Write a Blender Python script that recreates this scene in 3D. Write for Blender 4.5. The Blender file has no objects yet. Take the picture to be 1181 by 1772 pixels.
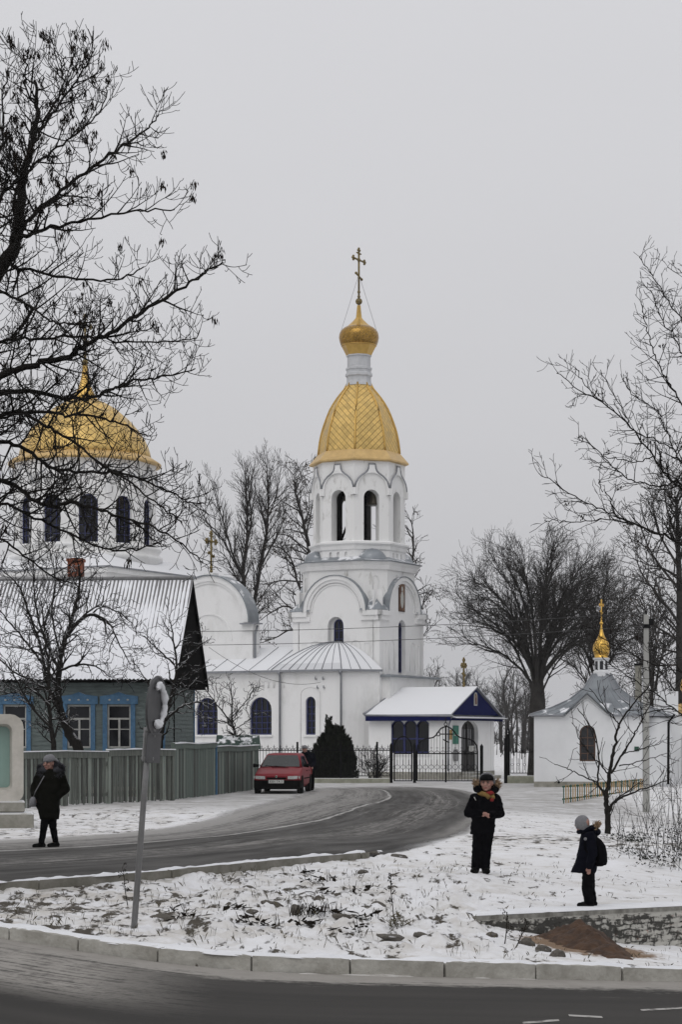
import bpy, bmesh, math, random
import numpy as np
from mathutils import Vector, Matrix, noise as mnoise
from mathutils.geometry import tessellate_polygon
sc = bpy.context.scene
COL = sc.collection
R = math.radians
# ---------------------------------------------------------------- camera
F = 3450.0; CX = 590.5; HY = 1274.0; CH = 2.0      # focal length in photo pixels, horizon row, eye height
cam = bpy.data.cameras.new('camera'); camo = bpy.data.objects.new('camera', cam); COL.objects.link(camo)
camo.location = (0, 0, CH); camo.rotation_euler = (R(90), 0, 0)
cam.sensor_fit = 'HORIZONTAL'; cam.sensor_width = 24.0; cam.lens = 24.0*F/1181
cam.shift_y = (HY-886)/1181; cam.shift_x = 0
cam.clip_start = 0.1; cam.clip_end = 6000
sc.camera = camo
# ---------------------------------------------------------------- sky, sun, exposure
SUN_EL, SUN_AZ = R(50), R(200)
w = bpy.data.worlds.new("World"); sc.world = w; w.use_nodes = True
nt = w.node_tree; nt.nodes.clear()
def wn(t, **k):
    n = nt.nodes.new(t)
    for a, b in k.items(): setattr(n, a, b)
    return n
out = wn('ShaderNodeOutputWorld'); bg = wn('ShaderNodeBackground')
sky = wn('ShaderNodeTexSky', sky_type='NISHITA', sun_disc=False, sun_elevation=SUN_EL, sun_rotation=SUN_AZ)
sky.dust_density = 6; sky.air_density = 2
hs = wn('ShaderNodeHueSaturation'); hs.inputs['Saturation'].default_value = .12
tc = wn('ShaderNodeTexCoord'); sx = wn('ShaderNodeSeparateXYZ')
mr = wn('ShaderNodeMapRange'); mr.inputs['From Min'].default_value = -.02; mr.inputs['From Max'].default_value = 1
mr.inputs['To Min'].default_value = 5.75; mr.inputs['To Max'].default_value = 9.5
cl = wn('ShaderNodeTexNoise'); cl.inputs['Scale'].default_value = 2.2; cl.inputs['Detail'].default_value = 4; cl.inputs['Roughness'].default_value = .45
mp = wn('ShaderNodeMapping'); mp.inputs['Scale'].default_value = (1, 1, 3)
cm = wn('ShaderNodeMapRange'); cm.inputs['To Min'].default_value = .93; cm.inputs['To Max'].default_value = 1.07
mu = wn('ShaderNodeMath', operation='MULTIPLY')
cc = wn('ShaderNodeCombineColor')
ov = wn('ShaderNodeVectorMath', operation='MULTIPLY'); ov.inputs[1].default_value = (.99, .99, 1.03)
mx = wn('ShaderNodeMix', data_type='RGBA'); mx.inputs[0].default_value = .88     # closed cloud deck over the clear-sky light
L = nt.links.new
L(sky.outputs[0], hs.inputs['Color']); L(tc.outputs['Generated'], sx.inputs[0]); L(sx.outputs['Z'], mr.inputs['Value'])
L(tc.outputs['Generated'], mp.inputs['Vector']); L(mp.outputs[0], cl.inputs['Vector']); L(cl.outputs[0], cm.inputs['Value'])
L(mr.outputs[0], mu.inputs[0]); L(cm.outputs[0], mu.inputs[1])
for i in range(3): L(mu.outputs[0], cc.inputs[i])
L(cc.outputs[0], ov.inputs[0])
L(hs.outputs[0], mx.inputs[6]); L(ov.outputs[0], mx.inputs[7]); L(mx.outputs[2], bg.inputs[0]); bg.inputs[1].default_value = .10
L(bg.outputs[0], out.inputs[0])
sun = bpy.data.lights.new('sun', 'SUN'); suno = bpy.data.objects.new('sun', sun); COL.objects.link(suno)
sun.energy = .5; sun.angle = R(40); sun.color = (1, .97, .93)
suno.rotation_euler = (R(90)-SUN_EL, 0, R(180)-SUN_AZ)
sc.view_settings.view_transform = 'Standard'; sc.view_settings.look = 'None'
sc.view_settings.exposure = 0; sc.view_settings.gamma = 1; sc.view_settings.use_curve_mapping = False
# ---------------------------------------------------------------- placing helpers
def P(px, py, Y): return Vector(((px-CX)/F*Y, Y, CH+(HY-py)/F*Y))
def PX(px, Y): return (px-CX)/F*Y
def G(px, py, z=0.0):
    Y = (CH-z)*F/(py-HY); return Vector(((px-CX)/F*Y, Y, z))
# ---------------------------------------------------------------- materials
def M(name, c1, c2=None, rough=.8, metal=0., scale=3., detail=6, bump=0., bscale=None, snow=None, lo=.35, hi=.65, stretch=(1,1,1), spec=.5, coat=0., snz=(.35,.6), nscale=2.5, coords='Object'):
    m = bpy.data.materials.new(name); m.use_nodes = True
    t = m.node_tree; b = t.nodes['Principled BSDF']
    def n(ty, **k):
        q = t.nodes.new(ty)
        for a, v in k.items(): setattr(q, a, v)
        return q
    l = t.links.new
    b.inputs['Roughness'].default_value = rough; b.inputs['Metallic'].default_value = metal
    b.inputs['Specular IOR Level'].default_value = spec
    if coat: b.inputs['Coat Weight'].default_value = coat; b.inputs['Coat Roughness'].default_value = .08
    b.inputs['Base Color'].default_value = (*c1, 1)
    tcn = n('ShaderNodeTexCoord'); mpn = n('ShaderNodeMapping'); mpn.inputs['Scale'].default_value = stretch
    l(tcn.outputs[coords], mpn.inputs[0])
    src = None
    if c2 is not None:
        nz = n('ShaderNodeTexNoise'); nz.inputs['Scale'].default_value = scale; nz.inputs['Detail'].default_value = detail; nz.inputs['Roughness'].default_value = .65
        l(mpn.outputs[0], nz.inputs['Vector'])
        rm = n('ShaderNodeMapRange'); rm.inputs['From Min'].default_value = lo; rm.inputs['From Max'].default_value = hi
        l(nz.outputs[0], rm.inputs['Value'])
        mxn = n('ShaderNodeMix', data_type='RGBA'); mxn.inputs[6].default_value = (*c1, 1); mxn.inputs[7].default_value = (*c2, 1)
        l(rm.outputs[0], mxn.inputs[0]); src = mxn.outputs[2]; l(src, b.inputs['Base Color'])
    if snow is not None:
        ge = n('ShaderNodeNewGeometry'); sp = n('ShaderNodeSeparateXYZ'); l(ge.outputs['Normal'], sp.inputs[0])
        r1 = n('ShaderNodeMapRange'); r1.inputs['From Min'].default_value = snz[0]; r1.inputs['From Max'].default_value = snz[1]; l(sp.outputs['Z'], r1.inputs['Value'])
        n2 = n('ShaderNodeTexNoise'); n2.inputs['Scale'].default_value = nscale; n2.inputs['Detail'].default_value = 7; n2.inputs['Roughness'].default_value = .6
        l(mpn.outputs[0], n2.inputs['Vector'])
        r2 = n('ShaderNodeMapRange'); r2.inputs['From Min'].default_value = .78-snow*.62; r2.inputs['From Max'].default_value = .86-snow*.62; l(n2.outputs[0], r2.inputs['Value'])
        mm = n('ShaderNodeMath', operation='MULTIPLY'); l(r1.outputs[0], mm.inputs[0]); l(r2.outputs[0], mm.inputs[1])
        m3 = n('ShaderNodeMix', data_type='RGBA'); m3.inputs[6].default_value = (*c1, 1); m3.inputs[7].default_value = (.73,.74,.76, 1)
        if src: l(src, m3.inputs[6])
        l(mm.outputs[0], m3.inputs[0]); l(m3.outputs[2], b.inputs['Base Color'])
        rr = n('ShaderNodeMix', data_type='FLOAT'); rr.inputs[2].default_value = rough; rr.inputs[3].default_value = .9; l(mm.outputs[0], rr.inputs[0]); l(rr.outputs[0], b.inputs['Roughness'])
        if metal:
            rm2 = n('ShaderNodeMix', data_type='FLOAT'); rm2.inputs[2].default_value = metal; rm2.inputs[3].default_value = 0; l(mm.outputs[0], rm2.inputs[0]); l(rm2.outputs[0], b.inputs['Metallic'])
    if bump:
        nb = n('ShaderNodeTexNoise'); nb.inputs['Scale'].default_value = bscale or scale*4; nb.inputs['Detail'].default_value = 6
        l(mpn.outputs[0], nb.inputs['Vector'])
        bm_ = n('ShaderNodeBump'); bm_.inputs['Strength'].default_value = min(1, bump); bm_.inputs['Distance'].default_value = .02
        l(nb.outputs[0], bm_.inputs['Height']); l(bm_.outputs[0], b.inputs['Normal'])
    return m
MAT = {}
def mk(name, *a, **k): MAT[name] = M(name, *a, **k)
mk('whitewash', (.79,.79,.785), (.58,.58,.56), rough=.9, scale=1.1, lo=.5, hi=.85, stretch=(1,1,.55), detail=9, bump=.25, bscale=9)
mk('old_whitewash', (.77,.77,.76), (.36,.35,.32), rough=.95, scale=2.6, lo=.57, hi=.76, stretch=(1,1,.45), bump=.4, bscale=12)
mk('snow', (.73,.74,.76), (.65,.66,.685), rough=.9, scale=2, bump=.5, bscale=8)
mk('roof_snow', (.30,.31,.33), (.24,.25,.27), rough=.5, metal=.3, snow=1.15, nscale=1.3, scale=2)
mk('roof_bare', (.27,.29,.31), (.20,.22,.24), rough=.45, metal=.3, snow=.42, nscale=1.6, scale=2)
mk('metal_grey', (.30,.31,.33), (.22,.23,.25), rough=.5, metal=.4, scale=4)
mk('navy', (.006,.010,.07), (.005,.008,.052), rough=.8, spec=.08, scale=5)
mk('glass', (.008,.009,.012), rough=.12, spec=.35)
mk('glass_dim', (.03,.032,.036), (.015,.015,.018), rough=.15, scale=6)
mk('iron', (.006,.006,.0065), rough=.75, spec=.1)
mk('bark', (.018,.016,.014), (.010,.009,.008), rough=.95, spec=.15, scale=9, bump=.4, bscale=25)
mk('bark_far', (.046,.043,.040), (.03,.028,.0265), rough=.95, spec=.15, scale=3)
mk('navy_frame', (.017,.023,.11), (.012,.017,.08), rough=.6, scale=5)
mk('neck_white', (.55,.56,.575), (.45,.46,.475), rough=.6, scale=3)
mk('bark_snowy', (.018,.016,.014), (.010,.009,.008), spec=.15, rough=.95, scale=9, snow=.55, snz=(.55,.85), nscale=5)
mk('dry_leaf', (.055,.038,.024), (.03,.022,.016), rough=.9, scale=4)
mk('seed', (.020,.014,.010), (.012,.009,.007), rough=.95, spec=.1, scale=6)
mk('conifer', (.005,.0068,.0045), (.02,.024,.014), rough=.95, spec=.15, scale=4)
mk('concrete', (.33,.32,.28), (.20,.195,.165), rough=.95, scale=3, bump=.5, bscale=20)
mk('concrete_snow', (.30,.29,.255), (.20,.195,.165), rough=.95, scale=4, bump=.5, bscale=20, snow=.75, snz=(.6,.85), nscale=4)
mk('kerb_pale', (.43,.42,.385), (.27,.26,.23), rough=.95, scale=3, bump=.7, bscale=18, snow=.72, snz=(.7,.9), nscale=4)
mk('kerb_dark', (.22,.21,.185), (.13,.125,.10), rough=.95, scale=3, bump=.5, bscale=22, snow=1.05, snz=(.6,.85), nscale=3)
mk('pole_concrete', (.36,.36,.34), (.27,.27,.255), rough=.9, scale=1.5, stretch=(1,1,.3))
mk('galv', (.24,.24,.24), (.18,.18,.178), rough=.5, metal=.5, scale=6)
mk('sign_back', (.085,.085,.088), (.065,.065,.067), rough=.6, metal=.3, scale=5)
mk('brown_wood', (.085,.042,.024), (.055,.028,.017), rough=.6, scale=6, stretch=(4,4,.6))
mk('belfry_shade', (.075,.072,.068), (.045,.043,.04), rough=.95, scale=3)  # shade inside the belfry, put into a dark colour
mk('door_wood', (.012,.010,.008), (.008,.007,.006), rough=.6, scale=6, stretch=(5,5,.6))
mk('blue_paint', (.07,.165,.28), (.045,.11,.19), rough=.75, scale=7, snow=.5, snz=(.7,.9))
mk('white_frame', (.45,.45,.43), (.3,.3,.28), rough=.8, scale=8)
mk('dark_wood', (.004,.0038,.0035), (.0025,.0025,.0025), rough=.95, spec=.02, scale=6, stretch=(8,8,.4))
mk('brick_red', (.24,.075,.035), (.16,.05,.028), rough=.95, scale=5, bump=.3)
mk('icon', (.11,.05,.03), (.24,.16,.10), rough=.7, scale=6, lo=.5, hi=.6)
mk('green_sign', (.02,.16,.11), rough=.6)
mk('paper', (.5,.5,.47), (.38,.38,.36), rough=.8, scale=30)
mk('yellow_paint', (.42,.27,.09), (.33,.20,.07), rough=.7, scale=9)
mk('green_paint', (.02,.085,.05), (.016,.06,.04), rough=.7, scale=9)
mk('sand', (.078,.044,.026), (.042,.024,.015), rough=1, scale=6, bump=1, bscale=26, lo=.4, hi=.6)
mk('stone', (.11,.10,.085), (.065,.058,.05), rough=.95, scale=8, bump=.7, bscale=20, snow=.35, snz=(.75,.95), nscale=5)
mk('weed', (.012,.010,.008), (.022,.018,.013), rough=.95, spec=.1, scale=12)
mk('dry_grass', (.10,.085,.05), (.055,.05,.03), rough=.95, scale=2)
mk('skin', (.33,.19,.15), (.28,.14,.11), rough=.6, scale=14)
mk('black_cloth', (.0022,.0022,.003), (.004,.004,.0052), rough=.9, spec=.04, scale=9, bump=.3, bscale=14)
mk('navy_cloth', (.0024,.0028,.006), (.004,.0046,.009), rough=.85, spec=.05, scale=7, bump=.3, bscale=12)
mk('green_coat', (.004,.0044,.003), (.007,.007,.005), rough=.9, spec=.04, scale=9, bump=.3, bscale=14)
mk('grey_knit', (.19,.19,.20), (.14,.14,.15), rough=.95, scale=40, bump=.4, bscale=90)
mk('dark_knit', (.004,.004,.0045), rough=.95, spec=.1)
mk('scarf_y', (.21,.13,.035), (.15,.09,.025), rough=.95, scale=30)
mk('scarf_r', (.19,.010,.010), rough=.95)
mk('fur', (.40,.28,.17), (.14,.095,.06), rough=1, scale=25)
mk('fur_dark', (.018,.019,.024), (.035,.036,.042), rough=1, scale=25)
mk('boot', (.003,.003,.003), rough=.7, spec=.08)
mk('lips', (.25,.07,.06), rough=.6)
mk('eye', (.02,.015,.012), rough=.3)
mk('car_red', (.20,.008,.016), (.14,.013,.017), rough=.5, scale=2, coat=.06, spec=.2, lo=.3, hi=.9)
mk('car_black', (.003,.003,.003), rough=.8, spec=.06)
mk('tyre', (.012,.012,.012), (.03,.029,.027), rough=.9, scale=12)
mk('headlight', (.50,.51,.50), (.30,.31,.31), rough=.12, scale=20)
mk('chrome', (.5,.5,.48), rough=.25, metal=1)
mk('car_glass', (.015,.018,.017), (.03,.034,.033), rough=.08, spec=.4, scale=1.3)
mk('plate', (.55,.55,.53), rough=.6)
mk('tealglass', (.23,.33,.295), (.19,.29,.255), rough=.35, scale=1.5)
mk('bronze', (.22,.16,.055), (.13,.10,.04), rough=.5, metal=.5, scale=8)
mk('bell', (.07,.06,.045), rough=.4, metal=.8)
mk('wire', (.05,.05,.05), rough=.7)
def node_mat(name):
    m = bpy.data.materials.new(name); m.use_nodes = True; t = m.node_tree; MAT[name] = m
    def n(ty, **k):
        q = t.nodes.new(ty)
        for a, v in k.items():
            if a.startswith('i_'): q.inputs[a[2:].replace('_', ' ')].default_value = v
            else: setattr(q, a, v)
        return q
    return m, t, n, t.links.new, t.nodes['Principled BSDF']
def gold_mat(name, pitch, c1, c2, rough, metal, weak=.3):
    m, t, n, l, b = node_mat(name)
    uv = n('ShaderNodeUVMap'); s = n('ShaderNodeSeparateXYZ'); l(uv.outputs[0], s.inputs[0])
    def seam(op):
        a = n('ShaderNodeMath', operation=op); l(s.outputs[0], a.inputs[0]); l(s.outputs[1], a.inputs[1])
        d = n('ShaderNodeMath', operation='DIVIDE'); l(a.outputs[0], d.inputs[0]); d.inputs[1].default_value = pitch
        f = n('ShaderNodeMath', operation='FRACT'); l(d.outputs[0], f.inputs[0])
        return f
    f1, f2 = seam('ADD'), seam('SUBTRACT')
    c_ = []
    for f, wd in ((f1, .09), (f2, .09)):
        g = n('ShaderNodeMath', operation='LESS_THAN'); l(f.outputs[0], g.inputs[0]); g.inputs[1].default_value = wd; c_.append(g)
    wk = n('ShaderNodeMath', operation='MULTIPLY'); l(c_[1].outputs[0], wk.inputs[0]); wk.inputs[1].default_value = weak
    mxx = n('ShaderNodeMath', operation='MAXIMUM'); l(c_[0].outputs[0], mxx.inputs[0]); l(wk.outputs[0], mxx.inputs[1])
    tcn = n('ShaderNodeTexCoord'); nz = n('ShaderNodeTexNoise', i_Scale=1.7, i_Detail=5); l(tcn.outputs['Object'], nz.inputs['Vector'])
    cmx = n('ShaderNodeMix', data_type='RGBA'); cmx.inputs[6].default_value = (*c1, 1); cmx.inputs[7].default_value = (*c2, 1); l(nz.outputs[0], cmx.inputs[0])
    sm = n('ShaderNodeMix', data_type='RGBA'); sm.inputs[7].default_value = (.13, .07, .02, 1); l(cmx.outputs[2], sm.inputs[6]); l(mxx.outputs[0], sm.inputs[0])
    cv = n('ShaderNodeCombineXYZ')
    for k_, op in ((0, 'ADD'), (1, 'SUBTRACT')):
        a = n('ShaderNodeMath', operation=op); l(s.outputs[0], a.inputs[0]); l(s.outputs[1], a.inputs[1]); d = n('ShaderNodeMath', operation='DIVIDE'); l(a.outputs[0], d.inputs[0]); d.inputs[1].default_value = pitch
        fl_ = n('ShaderNodeMath', operation='FLOOR'); l(d.outputs[0], fl_.inputs[0]); l(fl_.outputs[0], cv.inputs[k_])
    wn_ = n('ShaderNodeTexWhiteNoise'); l(cv.outputs[0], wn_.inputs['Vector'])
    hv = n('ShaderNodeHueSaturation'); vr = n('ShaderNodeMapRange', i_To_Min=.80, i_To_Max=1.12); l(wn_.outputs['Value'], vr.inputs['Value']); l(vr.outputs[0], hv.inputs['Value']); l(sm.outputs[2], hv.inputs['Color'])
    rv = n('ShaderNodeMapRange', i_To_Min=rough-.10, i_To_Max=rough+.16); l(wn_.outputs['Value'], rv.inputs['Value']); l(rv.outputs[0], b.inputs['Roughness'])
    l(hv.outputs[0], b.inputs['Base Color']); b.inputs['Metallic'].default_value = metal
    bp = n('ShaderNodeBump', invert=True, i_Strength=.6, i_Distance=.02); l(mxx.outputs[0], bp.inputs['Height']); l(bp.outputs[0], b.inputs['Normal'])
gold_mat('gold_tile', .31, (.74,.52,.19), (.60,.41,.13), .42, .6)
gold_mat('gold_diamond', .42, (.74,.52,.19), (.60,.41,.13), .42, .6, .8)
gold_mat('gold_tile_small', .15, (.42,.25,.06), (.33,.195,.05), .25, .9)
mk('gold', (.60,.39,.11), (.48,.30,.08), rough=.35, metal=.7, scale=3)
mk('gold_eave', (.62,.43,.18), (.5,.34,.14), rough=.45, metal=.4, scale=3, snow=.18, nscale=3)
# ---------------------------------------------------------------- mesh helpers
class MB:
    def __init__(s): s.v = []; s.f = []; s.mi = []; s.uv = {}; s.M = None; s.sm = []
    def add(s, pts):
        i = len(s.v)
        for p in pts:
            p = Vector(p)
            s.v.append(tuple(s.M @ p) if s.M else tuple(p))
        return i
    def face(s, idx, m=0, smooth=False, uv=None):
        if uv: s.uv[len(s.f)] = uv
        s.f.append(tuple(idx)); s.mi.append(m); s.sm.append(smooth)
    def quad(s, a, b, c, d, m=0, uv=None):
        i = s.add((a, b, c, d)); s.face((i, i+1, i+2, i+3), m, uv=uv)
    def poly(s, pts, m=0):
        i = s.add(pts); s.face(range(i, i+len(pts)), m)
    def box(s, x0, x1, y0, y1, z0, z1, m=0, bev=0):
        if bev:
            b = bev
            a = [(x0+b,y0),(x1-b,y0),(x1,y0+b),(x1,y1-b),(x1-b,y1),(x0+b,y1),(x0,y1-b),(x0,y0+b)]
            c = [((x+( (x0+x1)/2-x)*.0), y) for x, y in a]
            def ins(q): 
                mx_, my_ = (x0+x1)/2, (y0+y1)/2
                return [(mx_+(x-mx_)*(1-2*b/max(1e-6, x1-x0)), my_+(y-my_)*(1-2*b/max(1e-6, y1-y0))) for x, y in q]
            rings = [[(x,y,z0) for x,y in ins(a)], [(x,y,z0+b) for x,y in a], [(x,y,z1-b) for x,y in a], [(x,y,z1) for x,y in ins(a)]]
            s.loft(rings, m, cap=True); return
        i = s.add([(x0,y0,z0),(x1,y0,z0),(x1,y1,z0),(x0,y1,z0),(x0,y0,z1),(x1,y0,z1),(x1,y1,z1),(x0,y1,z1)])
        for q in ((0,3,2,1),(4,5,6,7),(0,1,5,4),(1,2,6,5),(2,3,7,6),(3,0,4,7)): s.face([i+k for k in q], m)
    def loft(s, rings, m=0, cap=True, smooth=False, closed=True):
        n = len(rings[0]); i0 = None; st = []
        for r in rings: st.append(s.add(r))
        for a, b in zip(st[:-1], st[1:]):
            for k in range(n if closed else n-1):
                k2 = (k+1) % n; s.face((a+k, a+k2, b+k2, b+k), m, smooth)
        if cap:
            s.face([st[0]+k for k in range(n)][::-1], m); s.face([st[-1]+k for k in range(n)], m)
    def prism(s, pts, y0, y1, m=0):                      # (x,z) outline pushed along y
        s.loft([[(x, y0, z) for x, z in pts], [(x, y1, z) for x, z in pts]], m)
    def lathe(s, prof, n=24, c=(0,0), a0=0., m=0, smooth=True, cap=True, uvp=False):
        # prof: (r,z); with uvp the facets get metre UVs for a seam pattern
        st = []
        for r, z in prof:
            st.append(s.add([(c[0]+r*math.cos(a0+2*math.pi*k/n), c[1]+r*math.sin(a0+2*math.pi*k/n), z) for k in range(n)]))
        arc = [0]
        for (r0, z0), (r1, z1) in zip(prof[:-1], prof[1:]): arc.append(arc[-1]+math.hypot(r1-r0, z1-z0))
        for j in range(len(prof)-1):
            a, b = st[j], st[j+1]
            h0, h1 = prof[j][0]*math.sin(math.pi/n), prof[j+1][0]*math.sin(math.pi/n)
            for k in range(n):
                k2 = (k+1) % n
                sg = 1 if k % 2 else -1; uv = [(-h0*sg+k*7.13, arc[j]), (h0*sg+k*7.13, arc[j]), (h1*sg+k*7.13, arc[j+1]), (-h1*sg+k*7.13, arc[j+1])] if uvp else None
                s.face((a+k, a+k2, b+k2, b+k), m, smooth, uv)
        if cap:
            s.face([st[0]+k for k in range(n)][::-1], m); s.face([st[-1]+k for k in range(n)], m)
    def tube(s, pts, r, k=8, m=0, cap=True, smooth=True):
        pts = [Vector(p) for p in pts]; rad = r if isinstance(r, (list, tuple)) else [r]*len(pts)
        rings = []
        for i, p in enumerate(pts):
            t = (pts[min(i+1, len(pts)-1)]-pts[max(i-1, 0)]).normalized()
            ref = Vector((0,0,1)) if abs(t.z) < .9 else Vector((0,1,0))
            u = t.cross(ref).normalized(); v = t.cross(u)
            rings.append([p+(u*math.cos(2*math.pi*j/k)+v*math.sin(2*math.pi*j/k))*rad[i] for j in range(k)])
        s.loft(rings, m, cap, smooth)
    def ball(s, c, r, n=14, m=0, h=8):
        if not isinstance(r, (list, tuple)): r = (r, r, r)
        rings = []
        for j in range(h+1):
            a = -math.pi/2+math.pi*(j+.02 if j == 0 else j-.02 if j == h else j)/h
            rings.append([(c[0]+r[0]*math.cos(a)*math.cos(2*math.pi*k/n), c[1]+r[1]*math.cos(a)*math.sin(2*math.pi*k/n), c[2]+r[2]*math.sin(a)) for k in range(n)])
        s.loft(rings, m, True, True)
    def capsule(s, p, q, r1, r2, n=12, m=0):
        p, q = Vector(p), Vector(q); t = (q-p).normalized()
        pts, rad = [], []
        for a in (-85, -60, -30, 0): pts.append(p+t*r1*math.sin(R(a))); rad.append(r1*math.cos(R(a)))
        for a in (0, 30, 60, 85): pts.append(q+t*r2*math.sin(R(a))); rad.append(r2*math.cos(R(a)))
        s.tube(pts, rad, n, m)
    def rings(s, rs, n=20, m=0, e=2.3):                # (cx,cy,cz,rx,ry): super-ellipse rings, bottom to top
        out = []
        for cx, cy, cz, rx, ry in rs:
            q = []
            for k in range(n):
                a = 2*math.pi*k/n; c, d = math.cos(a), math.sin(a)
                q.append((cx+rx*math.copysign(abs(c)**(2/e), c), cy+ry*math.copysign(abs(d)**(2/e), d), cz))
            out.append(q)
        s.loft(out, m, True, True)
    def facade(s, outline, holes, depth, m=0, mr=None):   # (x,z) outline with holes, outward is -y; reveals run back to y=depth
        loops = [[Vector((x, 0, z)) for x, z in outline]]+[[Vector((x, 0, z)) for x, z in h] for h in holes]
        fl = [p for lp in loops for p in lp]
        tri = tessellate_polygon([[Vector((p.x, p.z, 0)) for p in lp] for lp in loops])
        i = s.add(fl)
        for t in tri: s.face([i+k for k in t], m)
        for h in holes:
            n = len(h)
            for k in range(n):
                a, b = h[k], h[(k+1) % n]
                s.quad((a[0],0,a[1]), (b[0],0,b[1]), (b[0],depth,b[1]), (a[0],depth,a[1]), m if mr is None else mr)
    def mesh(s, name, mats):
        me = bpy.data.meshes.new(name); me.from_pydata(s.v, [], s.f)
        for mm in mats: me.materials.append(MAT[mm] if isinstance(mm, str) else mm)
        me.polygons.foreach_set('material_index', s.mi); me.polygons.foreach_set('use_smooth', s.sm)
        if s.uv:
            ul = me.uv_layers.new(name='UVMap')
            for fi, uv in s.uv.items():
                ls = me.polygons[fi].loop_start
                for k, q in enumerate(uv): ul.data[ls+k].uv = q
        me.update(); return me
    def build(s, name, mats, parent=None):
        if isinstance(mats, str): mats = [mats]
        o = bpy.data.objects.new(name, s.mesh(name, mats)); COL.objects.link(o)
        if parent: o.parent = parent
        return o
def tag(o, label=None, cat=None, group=None, kind=None):
    if label: o['label'] = label
    if cat: o['category'] = cat
    if group: o['group'] = group
    if kind: o['kind'] = kind
    return o
def empty(name, loc=(0,0,0), rz=0., label=None, cat=None, group=None):
    o = bpy.data.objects.new(name, None); COL.objects.link(o); o.location = loc; o.rotation_euler = (0, 0, rz); o.empty_display_size = .2
    return tag(o, label, cat, group)
def solid(mb, name, mats, parent, voxel=.012, smooth=4):  # fuse overlapping volumes into one skin
    o = mb.build(name, mats)
    md = o.modifiers.new('r', 'REMESH'); md.mode = 'VOXEL'; md.voxel_size = voxel
    ms = o.modifiers.new('s', 'SMOOTH'); ms.factor = .5; ms.iterations = smooth
    dg = bpy.context.evaluated_depsgraph_get(); me = bpy.data.meshes.new_from_object(o.evaluated_get(dg))
    bpy.data.objects.remove(o); me.name = name
    me.polygons.foreach_set('use_smooth', [True]*len(me.polygons))
    q = bpy.data.objects.new(name, me); COL.objects.link(q); q.parent = parent
    return q
def arch(cx, z0, w_, h, n=10):                             # round-headed outline, counter-clockwise
    r = w_/2; zs = z0+h-r
    return [(cx-r, z0), (cx+r, z0)]+[(cx+r*math.cos(math.pi*k/n), zs+r*math.sin(math.pi*k/n)) for k in range(n+1)]
def AB(a, b, z=0):                                         # wall frame from plan point a to b (a on the left seen from outside)
    d = Vector((b[0]-a[0], b[1]-a[1], 0)); ln = d.length; d.normalize()
    m = Matrix(((d.x, -d.y, 0, a[0]), (d.y, d.x, 0, a[1]), (0, 0, 1, z), (0, 0, 0, 1)))
    return m, ln
def strip(outl, t):                                        # outline inset by t (rough, for frames)
    n = len(outl); q = []
    for k in range(n):
        p0, p1, p2 = Vector(outl[k-1]), Vector(outl[k]), Vector(outl[(k+1) % n])
        e1, e2 = (p1-p0), (p2-p1)
        if e1.length < 1e-6: e1 = e2
        if e2.length < 1e-6: e2 = e1
        e1.normalize(); e2.normalize()
        nn = Vector((-e1.y-e2.y, e1.x+e2.x))
        if nn.length < 1e-6: nn = Vector((-e1.y, e1.x))
        nn.normalize(); c = max(.35, nn.dot(Vector((-e1.y, e1.x))))
        q.append(tuple(p1+nn*t/c))
    return q
def arch_window(parent, Mx, cx, z0, w_, h, y=.2, frame='navy_frame', pane='glass', t=.06, vb=1, hb=3, name='window'):
    mb = MB(); mb.M = Mx
    o = arch(cx, z0, w_, h); i = strip(o, t); n = len(o)
    i0 = mb.add([(x, y-.05, z) for x, z in o]); i1 = mb.add([(x, y-.05, z) for x, z in i]); i2 = mb.add([(x, y, z) for x, z in i])
    for k in range(n):
        k2 = (k+1) % n
        mb.face((i0+k, i0+k2, i1+k2, i1+k)); mb.face((i1+k, i1+k2, i2+k2, i2+k))
    mb.poly([(x, y-.004, z) for x, z in i], 1)
    r = w_/2; zt = z0+h
    for k in range(1, vb+1):
        x = cx-r+w_*k/(vb+1); top = z0+h-r+math.sqrt(max(0, (r*.98)**2-(x-cx)**2))
        mb.box(x-t*.35, x+t*.35, y-.04, y-.01, z0+t*.5, top-.01)
    for k in range(1, hb+1):
        z = z0+(h-r*.6)*k/(hb+1)
        mb.box(cx-r+t*.5, cx+r-t*.5, y-.037, y-.012, z-t*.3, z+t*.3)
    return mb.build(name, [frame, pane], parent)
def orth_cross(mb, base, H, bar, dirv, t=.06, flare=True):  # three-bar cross with trefoil ends
    b = Vector(base); d = Vector(dirv).normalized()
    def beam(p, q, r): mb.tube([p, q], r, 6)
    up = Vector((0,0,1))
    beam(b, b+up*H*.97, t)
    zc = H*.78
    beam(b+up*zc-d*bar, b+up*zc+d*bar, t*.85)
    beam(b+up*H*.91-d*bar*.38, b+up*H*.91+d*bar*.38, t*.7)
    beam(b+up*(H*.46)-d*bar*.5+up*.18*bar, b+up*(H*.46)+d*bar*.5-up*.18*bar, t*.85)
    if flare:
        for q in (b+up*zc-d*bar, b+up*zc+d*bar):
            s_ = 1 if q.dot(d) > b.dot(d) else -1
            for off in (up*t*1.5, -up*t*1.5, d*s_*t*1.4): mb.ball(q+off, t*1.15, 8, 0, 5)
        q = b+up*H*.97
        for off in (d*t*1.4, -d*t*1.4, up*t*1.6): mb.ball(q+off, t*1.1, 8, 0, 5)
        for q in (b+up*(H*.46+.18*bar)-d*bar*.5, b+up*(H*.46-.18*bar)+d*bar*.5): mb.ball(q, t*1.35, 8, 0, 5)
        mb.ball(b+up*zc, t*1.7, 8, 0, 5)
        for k in (.06, .15): mb.ball(b+up*H*k, t*1.5, 8, 0, 5)
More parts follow.
